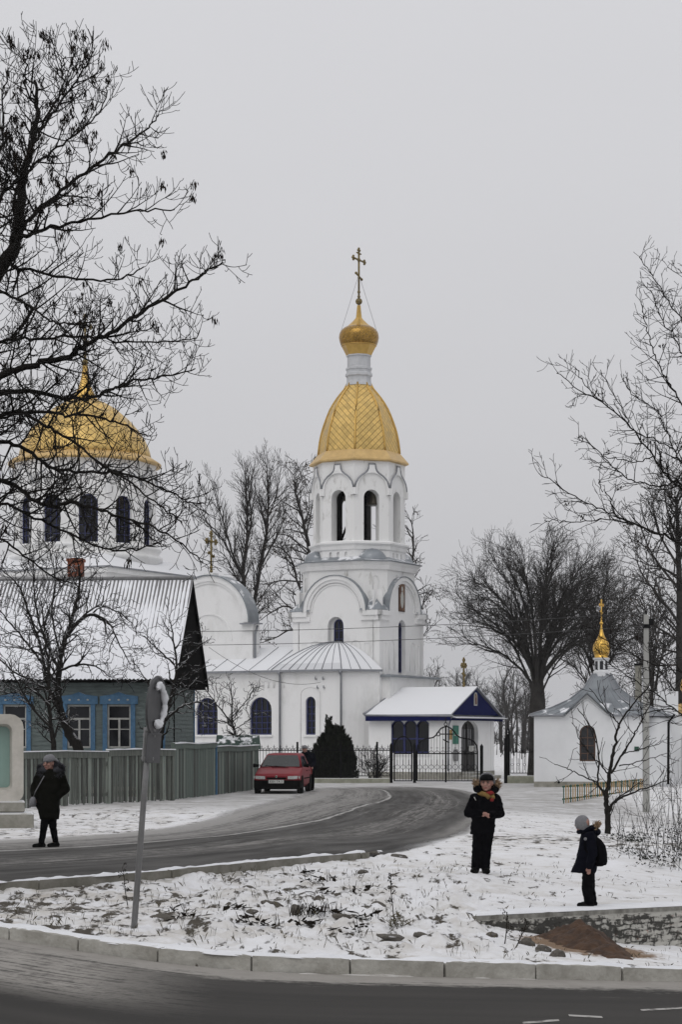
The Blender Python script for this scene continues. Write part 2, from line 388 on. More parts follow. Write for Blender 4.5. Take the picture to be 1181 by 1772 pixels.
# ---------------------------------------------------------------- terrain
rng = np.random.default_rng(5)
kerb_px = [(-420,1560,25.5),(-240,1572,24.2),(-100,1588,22.9),(0,1603,22.0),(192,1632,21.0),(362,1650,20.5),(515,1657,20.5),(769,1664,21.0),(1000,1670,21.5),(1181,1677,22.0),(1400,1684,22.6),(1800,1694,23.6)]
kerb_line = [P(*k) for k in kerb_px]
KX = np.array([-60, -25]+[p.x for p in kerb_line]+[25, 60]); KY = np.array([29, 27.5]+[p.y for p in kerb_line]+[26, 28])
KZ = np.array([kerb_line[0].z]*2+[p.z for p in kerb_line]+[kerb_line[-1].z]*2)
def zroad(x): return -.465-.0625*np.clip(x, -7, 7)-.001*x
def yk(x): return np.interp(x, KX, KY)
side_px = [(-240,1538),(-100,1531),(0,1527),(150,1517),(300,1505),(400,1495),(500,1485),(580,1479),(640,1474)]
side_line = [G(a, b, .05) for a, b in side_px]
wall_a, wall_b = P(820, 1585, 25.3), P(1181, 1567, 26.8)      # top front edge of the retaining wall
wdir = (wall_b-wall_a).normalized(); wall_end = wall_a+(wall_b-wall_a)*2.4; WTOP = -.28
cp = [(p.x, p.y+.2, p.z-.01) for p in kerb_line]
cp += [(p.x, p.y-.25, -.13+.05*max(0, (i-5)/3)) for i, p in enumerate(side_line)]+[(p.x, p.y+.4, 0) for p in side_line]
for a in [(232,1605,22.4),(550,1560,25.9),(550,1602,23.3),(760,1600,23.6),(700,1540,27.6),(1025,1570,26.9),(830,1512,29.0),(900,1540,28.3),(1000,1450,39),(1181,1520,33),(1060,1490,34),(1181,1470,44),(1181,1420,58),(1300,1470,44),(940,1440,42.5),(1053,1442,44)]:
    cp.append(tuple(P(*a)))
for t in (0, .5, 1, 1.6, 2.4):
    p = wall_a+(wall_b-wall_a)*t; cp.append((p.x, p.y+.1, WTOP)); cp.append((p.x+.1, p.y-1.5, WTOP-.12))
for a in [(800,1450),(860,1425),(900,1405),(700,1440),(600,1420),(400,1440),(200,1450),(0,1460),(-300,1470),(450,1375),(700,1360),(900,1370),(1000,1366),(1120,1366),(-200,1420),(-600,1440)]:
    cp.append(tuple(G(*a)))
for x, y in [(-25,60),(-12,75),(0,110),(12,90),(25,80),(30,110),(-30,110),(25,55),(18,40),(-20,45),(-25,30),(22,70)]: cp.append((x, y, 0))
cp.append((14, 45, -.9)); cp.append((16, 32, -.6))
cp = np.array(cp)
def U(r2): return np.where(r2 > 0, .5*r2*np.log(r2+1e-12), 0)
n_ = len(cp); Kt = U(((cp[:, None, :2]-cp[None, :, :2])**2).sum(-1))+np.eye(n_)*.6; Pm = np.hstack([np.ones((n_, 1)), cp[:, :2]])
A_ = np.block([[Kt, Pm], [Pm.T, np.zeros((3, 3))]]); sol = np.linalg.solve(A_, np.concatenate([cp[:, 2], np.zeros(3)]))
def tps(x, y):
    x = np.asarray(x, float); y = np.asarray(y, float); o = sol[n_]+sol[n_+1]*x+sol[n_+2]*y
    for i in range(n_): o = o+sol[i]*U((x-cp[i, 0])**2+(y-cp[i, 1])**2)
    return o
def sstep(a, b, x): t = np.clip((x-a)/(b-a), 0, 1); return t*t*(3-2*t)
def wall_y(x): return wall_a.y+(x-wall_a.x)*wdir.y/wdir.x
def height(x, y):
    x = np.asarray(x, float); y = np.asarray(y, float)
    z = np.clip(tps(x, y), -1.0, .06); z = z*(1-sstep(24, 32, np.abs(x)))*(1-sstep(95, 125, y))
    D = .56*np.clip((x-wall_a.x)/(wall_b.x-wall_a.x), 0, 1)**.6; wy = wall_y(x)
    fr = (y < wy+.12) & (x > wall_a.x-.2)
    zk = np.interp(x, KX, KZ); k = yk(x); t = np.clip((y-k)/np.maximum(.5, wy-k), 0, 1)
    z = np.where(fr, zk*(1-t)+(WTOP-D)*t*1.0, z)
    return np.where(y < k+.10, zroad(x)-.12, z)
def hz(x, y): return float(height(np.array([x]), np.array([y]))[0])
def GZ(px, py, it=12):                                     # terrain point under a photo pixel
    Y = 2*F/(py-HY)
    for _ in range(it):
        z = hz(PX(px, Y), Y); Y = .5*Y+.5*(CH-z)*F/(py-HY)
    return Vector((PX(px, Y), Y, hz(PX(px, Y), Y)))
# grid: fine inside the picture's fan, coarse outside
ta = np.concatenate([np.linspace(-3.5, -.26, 26)[:-1], np.linspace(-.26, .26, 300), np.linspace(.26, 3.5, 26)[1:]])
ys = np.concatenate([[-60, -20, -5, 4, 10, 15], np.arange(18.5, 36, .075), 36*np.exp(np.arange(.004, 1.15, .0055)), 36*np.exp(np.linspace(1.17, 3.0, 40))])
YY = np.repeat(ys, len(ta)); sp = np.maximum(np.abs(YY), 12); XX = np.tile(ta, len(ys))*sp
ZZ = height(XX, YY)
bank = (YY > yk(XX)+.1) & (YY < 36); 
slush = np.zeros(len(XX)); dirt = np.full(len(XX), .30)
pl = sstep(48, 58, YY)*(1-sstep(84, 92, YY))*sstep(-9.5, -7.5, XX)*(1-sstep(8.5, 10.5, XX)); slush = np.maximum(slush, pl*.9)
def near_side(x, y):
    sxs = np.array([p.x for p in side_line]); sys_ = np.array([p.y for p in side_line]); return y-np.interp(x, sxs, sys_)
isl = (XX < 2.2) & (YY < 33)
fine = np.abs(np.tile(ta, len(ys))) < .27
bz = np.zeros(len(XX))
idx = np.where(fine & (YY > 19) & (YY < 62))[0]
for i in idx:
    x, y = XX[i], YY[i]
    b1 = mnoise.noise(Vector((x*1.1, y*1.1, 3.1))); b2 = mnoise.noise(Vector((x*3.3, y*3.3, 7.7))); b3 = mnoise.noise(Vector((x*9, y*9, 1.7)))
    bz[i] = b1*.045+abs(b2)*.05-.015+b3*.022+.012*mnoise.noise(Vector((x*19, y*13, 5.5)))
lump = np.where((XX > -2.2) & (XX < 2.0) & (YY < 30.5) & (YY > 21.6), 1.9, np.where(XX > 2.0, .55, 1.0))
bz = bz*lump*(1-sstep(.0, .35, .35-(YY-yk(XX))))
flat = 1-sstep(33.5, 35.5, YY)*(1-sstep(2.5, 6.5, XX-.06*(YY-36)))*.9
sdx = np.array([p.x for p in side_line]); sdy = np.array([p.y for p in side_line])
onr = (XX < sdx[-1]+.1) & (YY > np.interp(XX, sdx, sdy)+.10) & (YY < 50)
ZZ = ZZ+np.where((YY > yk(XX)+.05) & ~onr, bz*flat, 0); ZZ = np.where(onr, np.minimum(ZZ, 0)-.03, ZZ)
isl_ = (1-sstep(.6, 2.6, XX))*(1-sstep(30.5, 34.5, YY)); dirt = .322+.028*isl_+.06*(1-sstep(-3.4, -1.0, XX))*(YY < 28)-.02*sstep(2, 4, XX)*(1-sstep(34, 44, YY))
band = np.exp(-((YY-(38.5+.35*(XX-3)))/3.2)**2)*sstep(1.5, 3, XX)*(1-sstep(8, 10, XX)); dirt = np.maximum(dirt, .27+.13*band)
nk = np.exp(-((YY-yk(XX)-.2)/.35)**2); dirt = np.maximum(dirt, .28+.14*nk)
dirt = np.where((YY > 36) & (XX < -4), .36, dirt)
sandc = P(1005, 1640, 25.2); sd = np.exp(-(((XX-sandc.x)/1.1)**2+((YY-sandc.y+.9)/1.6)**2))
me = bpy.data.meshes.new('ground'); nr, nc = len(ys), len(ta)
me.vertices.add(nr*nc); me.vertices.foreach_set('co', np.column_stack([XX, YY, ZZ]).ravel())
ii = np.arange(nr*nc).reshape(nr, nc); qd = np.stack([ii[:-1, :-1], ii[:-1, 1:], ii[1:, 1:], ii[1:, :-1]], -1).reshape(-1, 4)
me.loops.add(qd.size); me.loops.foreach_set('vertex_index', qd.ravel()); me.polygons.add(len(qd)); me.polygons.foreach_set('loop_start', np.arange(0, qd.size, 4)); me.polygons.foreach_set('use_smooth', np.ones(len(qd), bool))
for nm, arr in (('dirt', dirt), ('slush', slush), ('sandy', sd)):
    at = me.attributes.new(nm, 'FLOAT', 'POINT'); at.data.foreach_set('value', arr.astype(np.float32))
me.update(calc_edges=True)
m, t, n, l, b = node_mat('ground_snow')
tcn = n('ShaderNodeTexCoord')
def nz(scale, detail, st=(1, 1, 1), rgh=.6):
    mp_ = n('ShaderNodeMapping'); mp_.inputs['Scale'].default_value = st; l(tcn.outputs['Object'], mp_.inputs[0])
    q = n('ShaderNodeTexNoise', i_Scale=scale, i_Detail=detail, i_Roughness=rgh); l(mp_.outputs[0], q.inputs['Vector']); return q.outputs[0]
def mth(op, a, b_):
    q = n('ShaderNodeMath', operation=op)
    for k, v in ((0, a), (1, b_)):
        if isinstance(v, (int, float)): q.inputs[k].default_value = v
        else: l(v, q.inputs[k])
    return q.outputs[0]
def mrange(v, a, b_, c=0, d=1):
    q = n('ShaderNodeMapRange', i_From_Min=a, i_From_Max=b_, i_To_Min=c, i_To_Max=d); l(v, q.inputs['Value']); return q.outputs[0]
def mix(f, a, b_):
    q = n('ShaderNodeMix', data_type='RGBA')
    for k, v in ((0, f), (6, a), (7, b_)):
        if isinstance(v, tuple): q.inputs[k].default_value = (*v, 1)
        elif isinstance(v, float): q.inputs[k].default_value = v
        else: l(v, q.inputs[k])
    return q.outputs[2]
def attr(nm): q = n('ShaderNodeAttribute', attribute_name=nm); return q.outputs['Fac']
d_ = attr('dirt'); big = nz(.8, 5); med = nz(4.5, 8, (1, .45, 1)); fin = nz(17, 6, (1, .4, 1))
val = mth('ADD', mth('MULTIPLY', med, .62), mth('ADD', mth('MULTIPLY', fin, .26), mth('MULTIPLY', big, .22)))
thr = mth('SUBTRACT', .86, mth('MULTIPLY', d_, .72))
bare = mrange(mth('SUBTRACT', val, thr), -.015, .03)
earth = mix(nz(9, 5), (.075, .062, .045), (.035, .030, .022)); snowc = mix(mrange(nz(1.6, 6), .35, .7), (.72,.725,.745), (.62,.615,.605))
snowd = mix(mrange(mth('MULTIPLY', nz(2.4, 7), d_), .16, .28), snowc, (.44, .41, .365))
col = mix(bare, snowd, earth)
sl = attr('slush'); slc = mix(mrange(nz(.8, 7, (.6, .9, 1)), .4, .62), (.42, .415, .41), (.27, .26, .245)); sl2 = mix(mrange(nz(2.2, 6, (.7, .9, 1)), .5, .62), slc, (.52, .52, .525))
col = mix(sl, col, sl2)
sa = attr('sandy'); col = mix(mrange(mth('MULTIPLY', sa, mth('ADD', nz(7, 6), .35)), .42, .55), col, (.19, .125, .075))
l(col, b.inputs['Base Color']); b.inputs['Roughness'].default_value = .92
bh = mth('ADD', mth('MULTIPLY', nz(24, 5), .5), mth('MULTIPLY', bare, -.7)); bp = n('ShaderNodeBump', i_Strength=.7, i_Distance=.03); l(bh, bp.inputs['Height']); l(bp.outputs[0], b.inputs['Normal'])
me.materials.append(m); ground = bpy.data.objects.new('ground', me); COL.objects.link(ground); tag(ground, kind='structure')
# ---------------------------------------------------------------- near road
def ribbon(name, near, far, nu, nv, lift, mat, conform=True):
    ln_ = lambda pts: np.array([[p[0], p[1]] for p in pts], float)
    def resample(p, n):
        tt = np.linspace(0, len(p)-1, n); k = np.clip(tt.astype(int), 0, len(p)-2); f = (tt-k)[:, None]
        p0 = p[np.maximum(k-1, 0)]; p1 = p[k]; p2 = p[k+1]; p3 = p[np.minimum(k+2, len(p)-1)]
        return .5*(2*p1+(p2-p0)*f+(2*p0-5*p1+4*p2-p3)*f**2+(3*p1-p0-3*p2+p3)*f**3)
    a, b_ = resample(ln_(near), nu), resample(ln_(far), nu); mid = (a+b_)/2
    s_ = np.concatenate([[0], np.cumsum(np.linalg.norm(np.diff(mid, axis=0), axis=1))])
    v = np.linspace(0, 1, nv); pts = a[:, None]*(1-v)[None, :, None]+b_[:, None]*v[None, :, None]
    xy = pts.reshape(-1, 2); z = height(xy[:, 0], xy[:, 1])+lift if conform else lift(xy[:, 0], xy[:, 1])
    me = bpy.data.meshes.new(name); me.vertices.add(nu*nv); me.vertices.foreach_set('co', np.column_stack([xy, z]).ravel())
    ii = np.arange(nu*nv).reshape(nu, nv); qd = np.stack([ii[:-1, :-1], ii[1:, :-1], ii[1:, 1:], ii[:-1, 1:]], -1).reshape(-1, 4)
    me.loops.add(qd.size); me.loops.foreach_set('vertex_index', qd.ravel()); me.polygons.add(len(qd)); me.polygons.foreach_set('loop_start', np.arange(0, qd.size, 4)); me.update(calc_edges=True)
    print(name, 'length', s_[-1], 'kerb end', s_[int(nu*9/18)])
    ul = me.uv_layers.new(name='UVMap'); uv = np.column_stack([np.repeat(s_, nv), np.tile(v, nu)])[qd.ravel()]; ul.data.foreach_set('uv', uv.astype(np.float32).ravel())
    me.materials.append(mat); o = bpy.data.objects.new(name, me); COL.objects.link(o); tag(o, kind='structure'); return o
KEND, SEND = 18., 53.5
def asphalt(name, kind):
    global m, t, n, l, b, tcn
    m, t, n, l, b = node_mat(name); tcn = n('ShaderNodeTexCoord')
    uvn = n('ShaderNodeUVMap'); s3 = n('ShaderNodeSeparateXYZ'); l(uvn.outputs[0], s3.inputs[0]); s_, v = s3.outputs[0], s3.outputs[1]
    def nuv(ss, sv, scale, det, off=0.):
        sv = sv*(7 if kind == 'near' else 2.2)
        cx_ = n('ShaderNodeCombineXYZ'); l(mth('MULTIPLY', s_, ss), cx_.inputs[0]); l(mth('MULTIPLY', v, sv), cx_.inputs[1]); cx_.inputs[2].default_value = off
        q = n('ShaderNodeTexNoise', i_Scale=scale, i_Detail=det, i_Roughness=.6); l(cx_.outputs[0], q.inputs['Vector']); return q.outputs[0]
    wob = mth('ADD', v, mth('MULTIPLY', mth('SUBTRACT', nuv(.15, 2, 1, 3), .5), .012 if kind == 'near' else .07))
    asp = mix(nz(30, 5), (.031, .029, .026), (.022, .021, .019)); asp = mix(mrange(nuv(.08, 6, 1, 5, 3.), .42, .6), asp, (.040, .0375, .034))
    cr = n('ShaderNodeValToRGB'); l(wob, cr.inputs[0]); e = cr.color_ramp.elements
    if kind == 'near':      # v: 0 at the kerb
        st = [(0, 1), (.007, .95), (.015, .62), (.023, .28), (.034, .08), (.08, .0), (1, 0)]
    else:                   # v: 0 at the island kerb, 1 at the far verge
        st = [(0, .25), (.04, .10), (.12, .10), (.17, .40), (.25, .56), (.32, .46), (.37, .24), (.45, .34), (.488, .4), (.50, .8), (.512, .5), (.54, .60), (.64, .72), (.72, .58), (.80, .85), (.92, 1), (1, 1)]
    while len(e) < len(st): e.new(.5)
    for q, (p_, c_) in zip(e, st): q.position = p_; q.color = (c_, c_, c_, 1)
    amt = cr.outputs[0]
    grit = mth('MULTIPLY', mth('SUBTRACT', mth('ADD', mth('MULTIPLY', nz(3.5, 8, rgh=.7), .6), mth('MULTIPLY', nz(16, 6, rgh=.7), .4)), .5), .75)
    streak = mth('ADD', grit, mth('ADD', mth('MULTIPLY', nuv(.22, 40 if kind == 'near' else 24, 1, 6, 9.), .55), mth('MULTIPLY', nuv(1.6, 130 if kind == 'near' else 60, 1, 4, 5.), .45)))
    sn = mrange(mth('ADD', streak, mth('MULTIPLY', mth('SUBTRACT', amt, .5), .62)), .455, .655, 0, .93)
    if kind != 'near':
        nzs = nuv(.35, 5, 1, 6, 2.)
        ed = mth('MULTIPLY', mrange(s_, KEND, KEND+6), mrange(mth('ADD', v, mth('MULTIPLY', mth('SUBTRACT', nzs, .5), .10)), .105, .06))
        en = mrange(mth('ADD', s_, mth('MULTIPLY', mth('SUBTRACT', nzs, .5), 14)), SEND-10, SEND-3)
        sn = mth('MAXIMUM', sn, mth('MULTIPLY', mth('MAXIMUM', ed, en), mrange(streak, .3, .6, .6, .98)))
    if kind == 'near':
        geo = n('ShaderNodeNewGeometry'); sp_ = n('ShaderNodeSeparateXYZ'); l(geo.outputs['Position'], sp_.inputs[0])
        lf = mrange(mth('ADD', sp_.outputs[0], mth('MULTIPLY', mth('SUBTRACT', streak, .5), 3.)), -1.2, -2.4); near_k = mrange(mth('ADD', wob, mth('MULTIPLY', mth('SUBTRACT', streak, .5), .05)), .085, .06)
        sn = mth('MAXIMUM', sn, mth('MULTIPLY', mth('MULTIPLY', lf, near_k), mrange(streak, .40, .54, .12, .95)))
    sl_ = mix(nz(3, 6), (.36, .345, .32) if kind == 'near' else (.27, .262, .25), (.23, .215, .195) if kind == 'near' else (.17, .163, .152)); asp = asp if kind == 'near' else mix(mrange(nuv(.3, 9, 1, 6, 8.), .4, .62), asp, (.085, .082, .078))
    if kind != 'near': sl_ = mix(mrange(v, .45, 1.), sl_, (.33, .322, .31)); sl_ = mix(mrange(mth('ABSOLUTE', mth('SUBTRACT', wob, .50), 0), .011, .005), sl_, (.38, .375, .36))
    if kind != 'near':
        fade = mth('MAXIMUM', mth('MULTIPLY', mrange(s_, KEND-1, KEND+3), mrange(mth('ADD', v, mth('MULTIPLY', mth('SUBTRACT', nzs, .5), .07)), .05, .012)), mrange(mth('ADD', s_, mth('MULTIPLY', mth('SUBTRACT', nzs, .5), 9)), SEND-7, SEND-2))
        fade = mth('MAXIMUM', fade, mrange(mth('ADD', v, mth('MULTIPLY', mth('SUBTRACT', nzs, .5), .16)), .86, .96))
        l(mrange(fade, 0, 1, 1, 0), b.inputs['Alpha'])
    l(mix(sn, asp, sl_), b.inputs['Base Color']); l(mrange(sn, 0, 1, .75, .9), b.inputs['Roughness']); b.inputs['Specular IOR Level'].default_value = .15
    bp = n('ShaderNodeBump', i_Strength=.35, i_Distance=.01); l(nz(60, 4), bp.inputs['Height']); l(bp.outputs[0], b.inputs['Normal'])
    return m
xs = [-60, -40, -25]+[p.x for p in kerb_line]+[25, 40, 60]
ribbon('road', [(x, float(yk(x))+.02) for x in xs], [(x, -25) for x in xs], 160, 60, lambda x, y: zroad(x), asphalt('asphalt_near', 'near'), False)
nr_ = [(-420,1552),(-240,1540),(-100,1533),(0,1529),(150,1519),(300,1507),(400,1497),(500,1487),(580,1481),(650,1478),(735,1467),(800,1450),(846,1427),(868,1406),(868,1389),(842,1375),(790,1366),(710,1361),(600,1358.5)]
fr_ = [(-420,1462),(-240,1457),(-100,1452),(0,1447),(110,1442),(200,1436),(270,1429),(330,1419),(380,1408),(415,1399),(440,1392),(460,1386),(475,1381),(488,1377),(500,1373),(510,1370),(518,1367),(525,1364.5),(530,1362)]
ribbon('side_road', [G(*a) for a in nr_], [G(*a) for a in fr_], 260, 36, .016, asphalt('asphalt_side', 'side'))
# ---------------------------------------------------------------- kerbs
def kerb(name, line, seg, w_, zt, zb, mats, gap=.012, jit=.012, foot=-.19):
    pts = [Vector(p) for p in line]; d = [0]
    for a, b_ in zip(pts[:-1], pts[1:]): d.append(d[-1]+(b_-a).length)
    at = lambda s: Vector([np.interp(s, d, [p[k] for p in pts]) for k in range(3)])
    mb = MB(); s = 0; rr = random.Random(3)
    while s < d[-1]-.2:
        e = min(d[-1], s+seg); a, b_ = at(s+gap), at(e-gap); t = (b_-a); t.z = 0; t.normalize(); nrm = Vector((-t.y, t.x, 0)); j = rr.uniform(-jit, jit); o = nrm*rr.uniform(-jit, jit)
        def ring(f):
            p = a.lerp(b_, f); en = .022 if f in (0, 1) else 0; q = lambda sd, k_: .011*mnoise.noise(Vector(((s+f*seg)*7, sd, zt*9)))*k_+.012*min(0, mnoise.noise(Vector(((s+f*seg)*2.3, sd+5, 1)))+.15)*k_
            return [p+o+Vector((0, 0, zb)), p+o+nrm*(.006+q(1, .6)), p+o+nrm*(.012+q(2, 1))+Vector((0, 0, zt+j-.03-en+q(3, 1))), p+o+nrm*(.035+q(4, 1))+Vector((0, 0, zt+j-en*.5+q(5, 1.3))), p+o+nrm*w_+Vector((0, 0, zt+j)), p+o+nrm*w_+Vector((0, 0, zb))]
        mb.loft([ring(k_/12) for k_ in range(13)], 0); s = e
    o = mb.build(name, mats); tag(o, kind='structure')
    mb = MB(); rows = []; n2 = int(d[-1]/.07)                # lumpy slush lying along the foot and snow along the back edge
    for i in range(n2+1):
        a = at(d[-1]*i/n2); b_ = at(min(d[-1], d[-1]*i/n2+.05)); c_ = at(max(0, d[-1]*i/n2-.05)); t = b_-c_; t.z = 0; t.normalize(); nrm = Vector((-t.y, t.x, 0)); h_ = max(.004, .028+.05*mnoise.noise(Vector((i*.09, 1, zt)))+.025*mnoise.noise(Vector((i*.33, 4, zt)))); w2 = .10+.10*mnoise.noise(Vector((i*.06, 8, zt)))
        f = Vector((a.x, a.y, a.z+foot)); rows.append([f-nrm*(w2+.05)+Vector((0, 0, -.02)), f-nrm*(w2*.6)+Vector((0, 0, h_*.55)), f-nrm*.015+Vector((0, 0, h_)), f+nrm*.03+Vector((0, 0, h_))])
    mb.loft(rows, 0, cap=False, smooth=True, closed=False); q = mb.build('kerb_slush', 'slush'); tag(q, kind='structure')
    mb = MB(); rows = []
    for i in range(n2+1):
        a = at(d[-1]*i/n2); b_ = at(min(d[-1], d[-1]*i/n2+.05)); c_ = at(max(0, d[-1]*i/n2-.05)); t = b_-c_; t.z = 0; t.normalize(); nrm = Vector((-t.y, t.x, 0)); h_ = .012+.035*mnoise.noise(Vector((i*.11, 21, zt)))+.02*mnoise.noise(Vector((i*.4, 24, zt))); e = .07+.10*mnoise.noise(Vector((i*.08, 31, zt)))
        f = Vector((a.x, a.y, a.z)); e = max(.01, e); rows.append([f+nrm*e+Vector((0, 0, -.012)), f+nrm*(e+.03)+Vector((0, 0, h_)), f+nrm*(w_+.02)+Vector((0, 0, h_*1.2)), f+nrm*(w_+.16)+Vector((0, 0, -.04))])
    mb.loft(rows, 0, cap=False, smooth=True, closed=False); q = mb.build('kerb_snow', 'snow'); tag(q, kind='structure'); return o
mk('slush', (.50,.49,.47), (.30,.285,.26), rough=.95, scale=5, bump=.6, bscale=25)
kerb('kerb', [P(*k) for k in kerb_px], 1.05, .24, 0, -.30, 'kerb_pale')
kerb('side_kerb', [(p.x, p.y, .05) for p in side_line], 2.6, .15, 0, -.32, 'kerb_dark', gap=.01, jit=.02, foot=-.155)
# worn lane dashes on the near road
mb = MB()
for (x0, y0, x1, y1, hw) in ((985, 1757, 1043, 1760, .06), (1110, 1748, 1185, 1744, .055), (905, 1770, 968, 1765, .06)):
    def on(px, py):
        Y = 18.
        for _ in range(20): Y = .5*Y+.5*(CH-float(zroad(PX(px, Y))))*F/(py-HY)
        return Vector((PX(px, Y), Y, float(zroad(PX(px, Y)))+.004))
    a, b_ = on(x0, y0), on(x1, y1); mb.quad(a-Vector((0, hw, 0)), b_-Vector((0, hw, 0)), b_+Vector((0, hw, 0)), a+Vector((0, hw, 0)))
mk('road_paint', (.36, .35, .33), (.07, .066, .06), rough=.8, scale=6, lo=.5, hi=.6)
tag(mb.build('road_marking', 'road_paint'), kind='structure')
# ---------------------------------------------------------------- church (local frame: x along the nave towards the porch, -y towards the camera's left)
church = empty('church', (.88, 98, 0), R(-28.6), 'white orthodox church with octagonal bell tower and two gilded domes', 'church')
PI = math.pi
# --- bell tower
h = 2.375
mb = MB(); WW, OW, SN, RB, MG = 0, 1, 2, 3, 4
tw_m = ['whitewash', 'old_whitewash', 'snow', 'roof_bare', 'metal_grey', 'belfry_shade', 'dark_wood']
winspec = []
def zak_face(a, b, holes, reveals):
    Mx, ln = AB(a, b); mb.M = Mx; c = ln/2; r = 1.72; zs = 8.0
    outl = [(0, 0), (ln, 0), (ln, zs), (c+r, zs)]+[(c+r*math.cos(PI*k/20), zs+r*math.sin(PI*k/20)) for k in range(1, 20)]+[(c-r, zs), (0, zs)]
    mb.facade(outl, holes, .3, WW)
    def ring(r0, r1, y0, y1, m=WW):
        n = 20
        for k in range(n):
            t0, t1 = PI*k/n, PI*(k+1)/n
            q = [(c+rr*math.cos(t), zs+rr*math.sin(t)) for rr, t in ((r0, t0), (r1, t0), (r1, t1), (r0, t1))]
            A_ = [(x, y0, z) for x, z in q]; B_ = [(x, y1, z) for x, z in q]
            mb.quad(*A_, m); mb.quad(A_[0], A_[3], B_[3], B_[0], m); mb.quad(A_[1], B_[1], B_[2], A_[2], m)
    ring(1.54, 1.725, -.17, .25); ring(1.40, 1.54, -.10, .02); ring(1.28, 1.335, -.045, .01)
    ring(1.722, 1.76, -.21, .75, RB)
    for s_ in (-1, 1):
        xs = sorted((c+s_*1.54, c+s_*(ln/2+.17)))
        mb.box(xs[0], xs[1], -.17, .02, 7.78, 8.02); xs = sorted((c+s_*1.40, c+s_*(ln/2+.10))); mb.box(xs[0], xs[1], -.10, .02, 7.55, 7.78)
        for xx in (.55, 1.68):   # recessed panel borders on the wall
            x = c+s_*(1.1+ (.0 if xx == .55 else .62))
            if xx == .55:
                ring_x = [(x+.26*math.cos(PI*k/8), 6.35+.26*math.sin(PI*k/8)) for k in range(9)]
                pts = [(x-.26, -.012, 5.2)]+[(p, -.012, q) for p, q in ring_x[::-1]]+[(x+.26, -.012, 5.2)]
                mb.tube(pts, .022, 4, WW)
            else:
                for q in ((x-.16, 4.9, x-.13, 6.5), (x+.13, 4.9, x+.16, 6.5), (x-.13, 6.46, x+.13, 6.5), (x-.13, 4.9, x+.13, 4.94)): mb.box(q[0], q[2], -.03, .01, q[1], q[3], WW)
    mb.box(0, ln, .302, .36, 0, 9.0)
    return Mx, c
MA, c = zak_face((-h, -h), (h, -h), [arch(2.375, 5.6, .86, 2.15)], .3); winspec.append((MA, c+.05, 5.9, .54, 1.74))
MBf, c = zak_face((h, -h), (h, h), [arch(2.375, 5.0, .78, 2.65)], .3); winspec.append((MBf, c+.15, 5.1, .48, 2.45))
zak_face((h, h), (-h, h), [], .3); zak_face((-h, h), (-h, -h), [], .3)
mb.M = None
k_ = .88
def cham(o_, z): 
    q = h+o_; kk = k_+o_*.59
    return [(q, -q+kk, z), (q, q-kk, z), (q-kk, q, z), (-q+kk, q, z), (-q, q-kk, z), (-q, -q+kk, z), (-q+kk, -q, z), (q-kk, -q, z)]
mb.loft([cham(-.04, 7.9), cham(-.04, 10.02)], OW)
mb.loft([cham(.06, 10.0), cham(.10, 10.12), cham(.12, 10.2), cham(.22, 10.32), cham(.24, 10.38)], WW)
octo = lambda r, z: [(r*math.cos(R(a)), r*math.sin(R(a)), z) for a in (-22.5, 22.5, 67.5, 112.5, 157.5, 202.5, 247.5, 292.5)]
mb.loft([cham(.30, 10.36), cham(.31, 10.40)], RB)
mb.loft([cham(.29, 10.41), [(x*.5+y*.5, x2*.5+y2*.5, 10.50) for (x, x2, _), (y, y2, _) in zip(cham(.29, 0), octo(2.33, 0))], octo(2.25, 10.66)], RB)
for sx_ in (-1, 1):
    for sy_ in (-1, 1):                                  # corner roofs, niches and half-round bumps on the four chamfers
        c0 = (sx_*(h+.17), sy_*(h+.17), 8.03); a_ = (sx_*(h+.17), sy_*(h-1.0), 8.03); b_ = (sx_*(h-1.0), sy_*(h+.17), 8.03); ap = (sx_*(h-.42), sy_*(h-.42), 8.72)
        mb.poly([c0, a_, ap], RB); mb.poly([c0, ap, b_], RB); mb.poly([a_, (sx_*(h-.02), sy_*(h-.9), 8.3), ap], RB); mb.poly([b_, ap, (sx_*(h-.9), sy_*(h-.02), 8.3)], RB)
        d = Vector((sx_, sy_, 0)).normalized(); p = d*2.36
        Mx = Matrix.Rotation(math.atan2(d.y, d.x)+PI/2, 4, 'Z'); Mx.translation = (p.x, p.y, 0); mb.M = Mx
        mb.ball((0, .12, 10.42), (.72, .55, .62), 18, RB, 8)
        Mx2 = Mx.copy(); Mx2.translation = d*(2.375*1.41421-.622-.03); mb.M = Mx2
        pts = arch(0, 8.95, .26, .75, 8); mb.tube([(x, -.01, z) for x, z in pts]+[(pts[0][0], -.01, pts[0][1])], .02, 4, WW)
        mb.M = None
oct8 = [octo(1, 0)[k][:2] for k in range(8)]
for k in range(8):                                       # drum with small niches
    a_, b_ = oct8[k], oct8[(k+1) % 8]; Rr = 2.30
    Mx, ln = AB((a_[0]*Rr, a_[1]*Rr), (b_[0]*Rr, b_[1]*Rr)); mb.M = Mx
    mb.facade([(0, 10.45), (ln, 10.45), (ln, 10.96), (0, 10.96)], [arch(ln/2+q*.42, 10.60, .15, .29, 6) for q in (-1, 0, 1)], .09, WW)
mb.M = None
mb.lathe([(2.2, 10.4), (2.2, 10.95)], 8, a0=R(22.5), smooth=False)
mb.lathe([(2.28, 10.93), (2.37, 11.0), (2.40, 11.16), (2.50, 11.27), (2.50, 11.35), (2.30, 11.41)], 8, a0=R(22.5), smooth=False, m=WW)
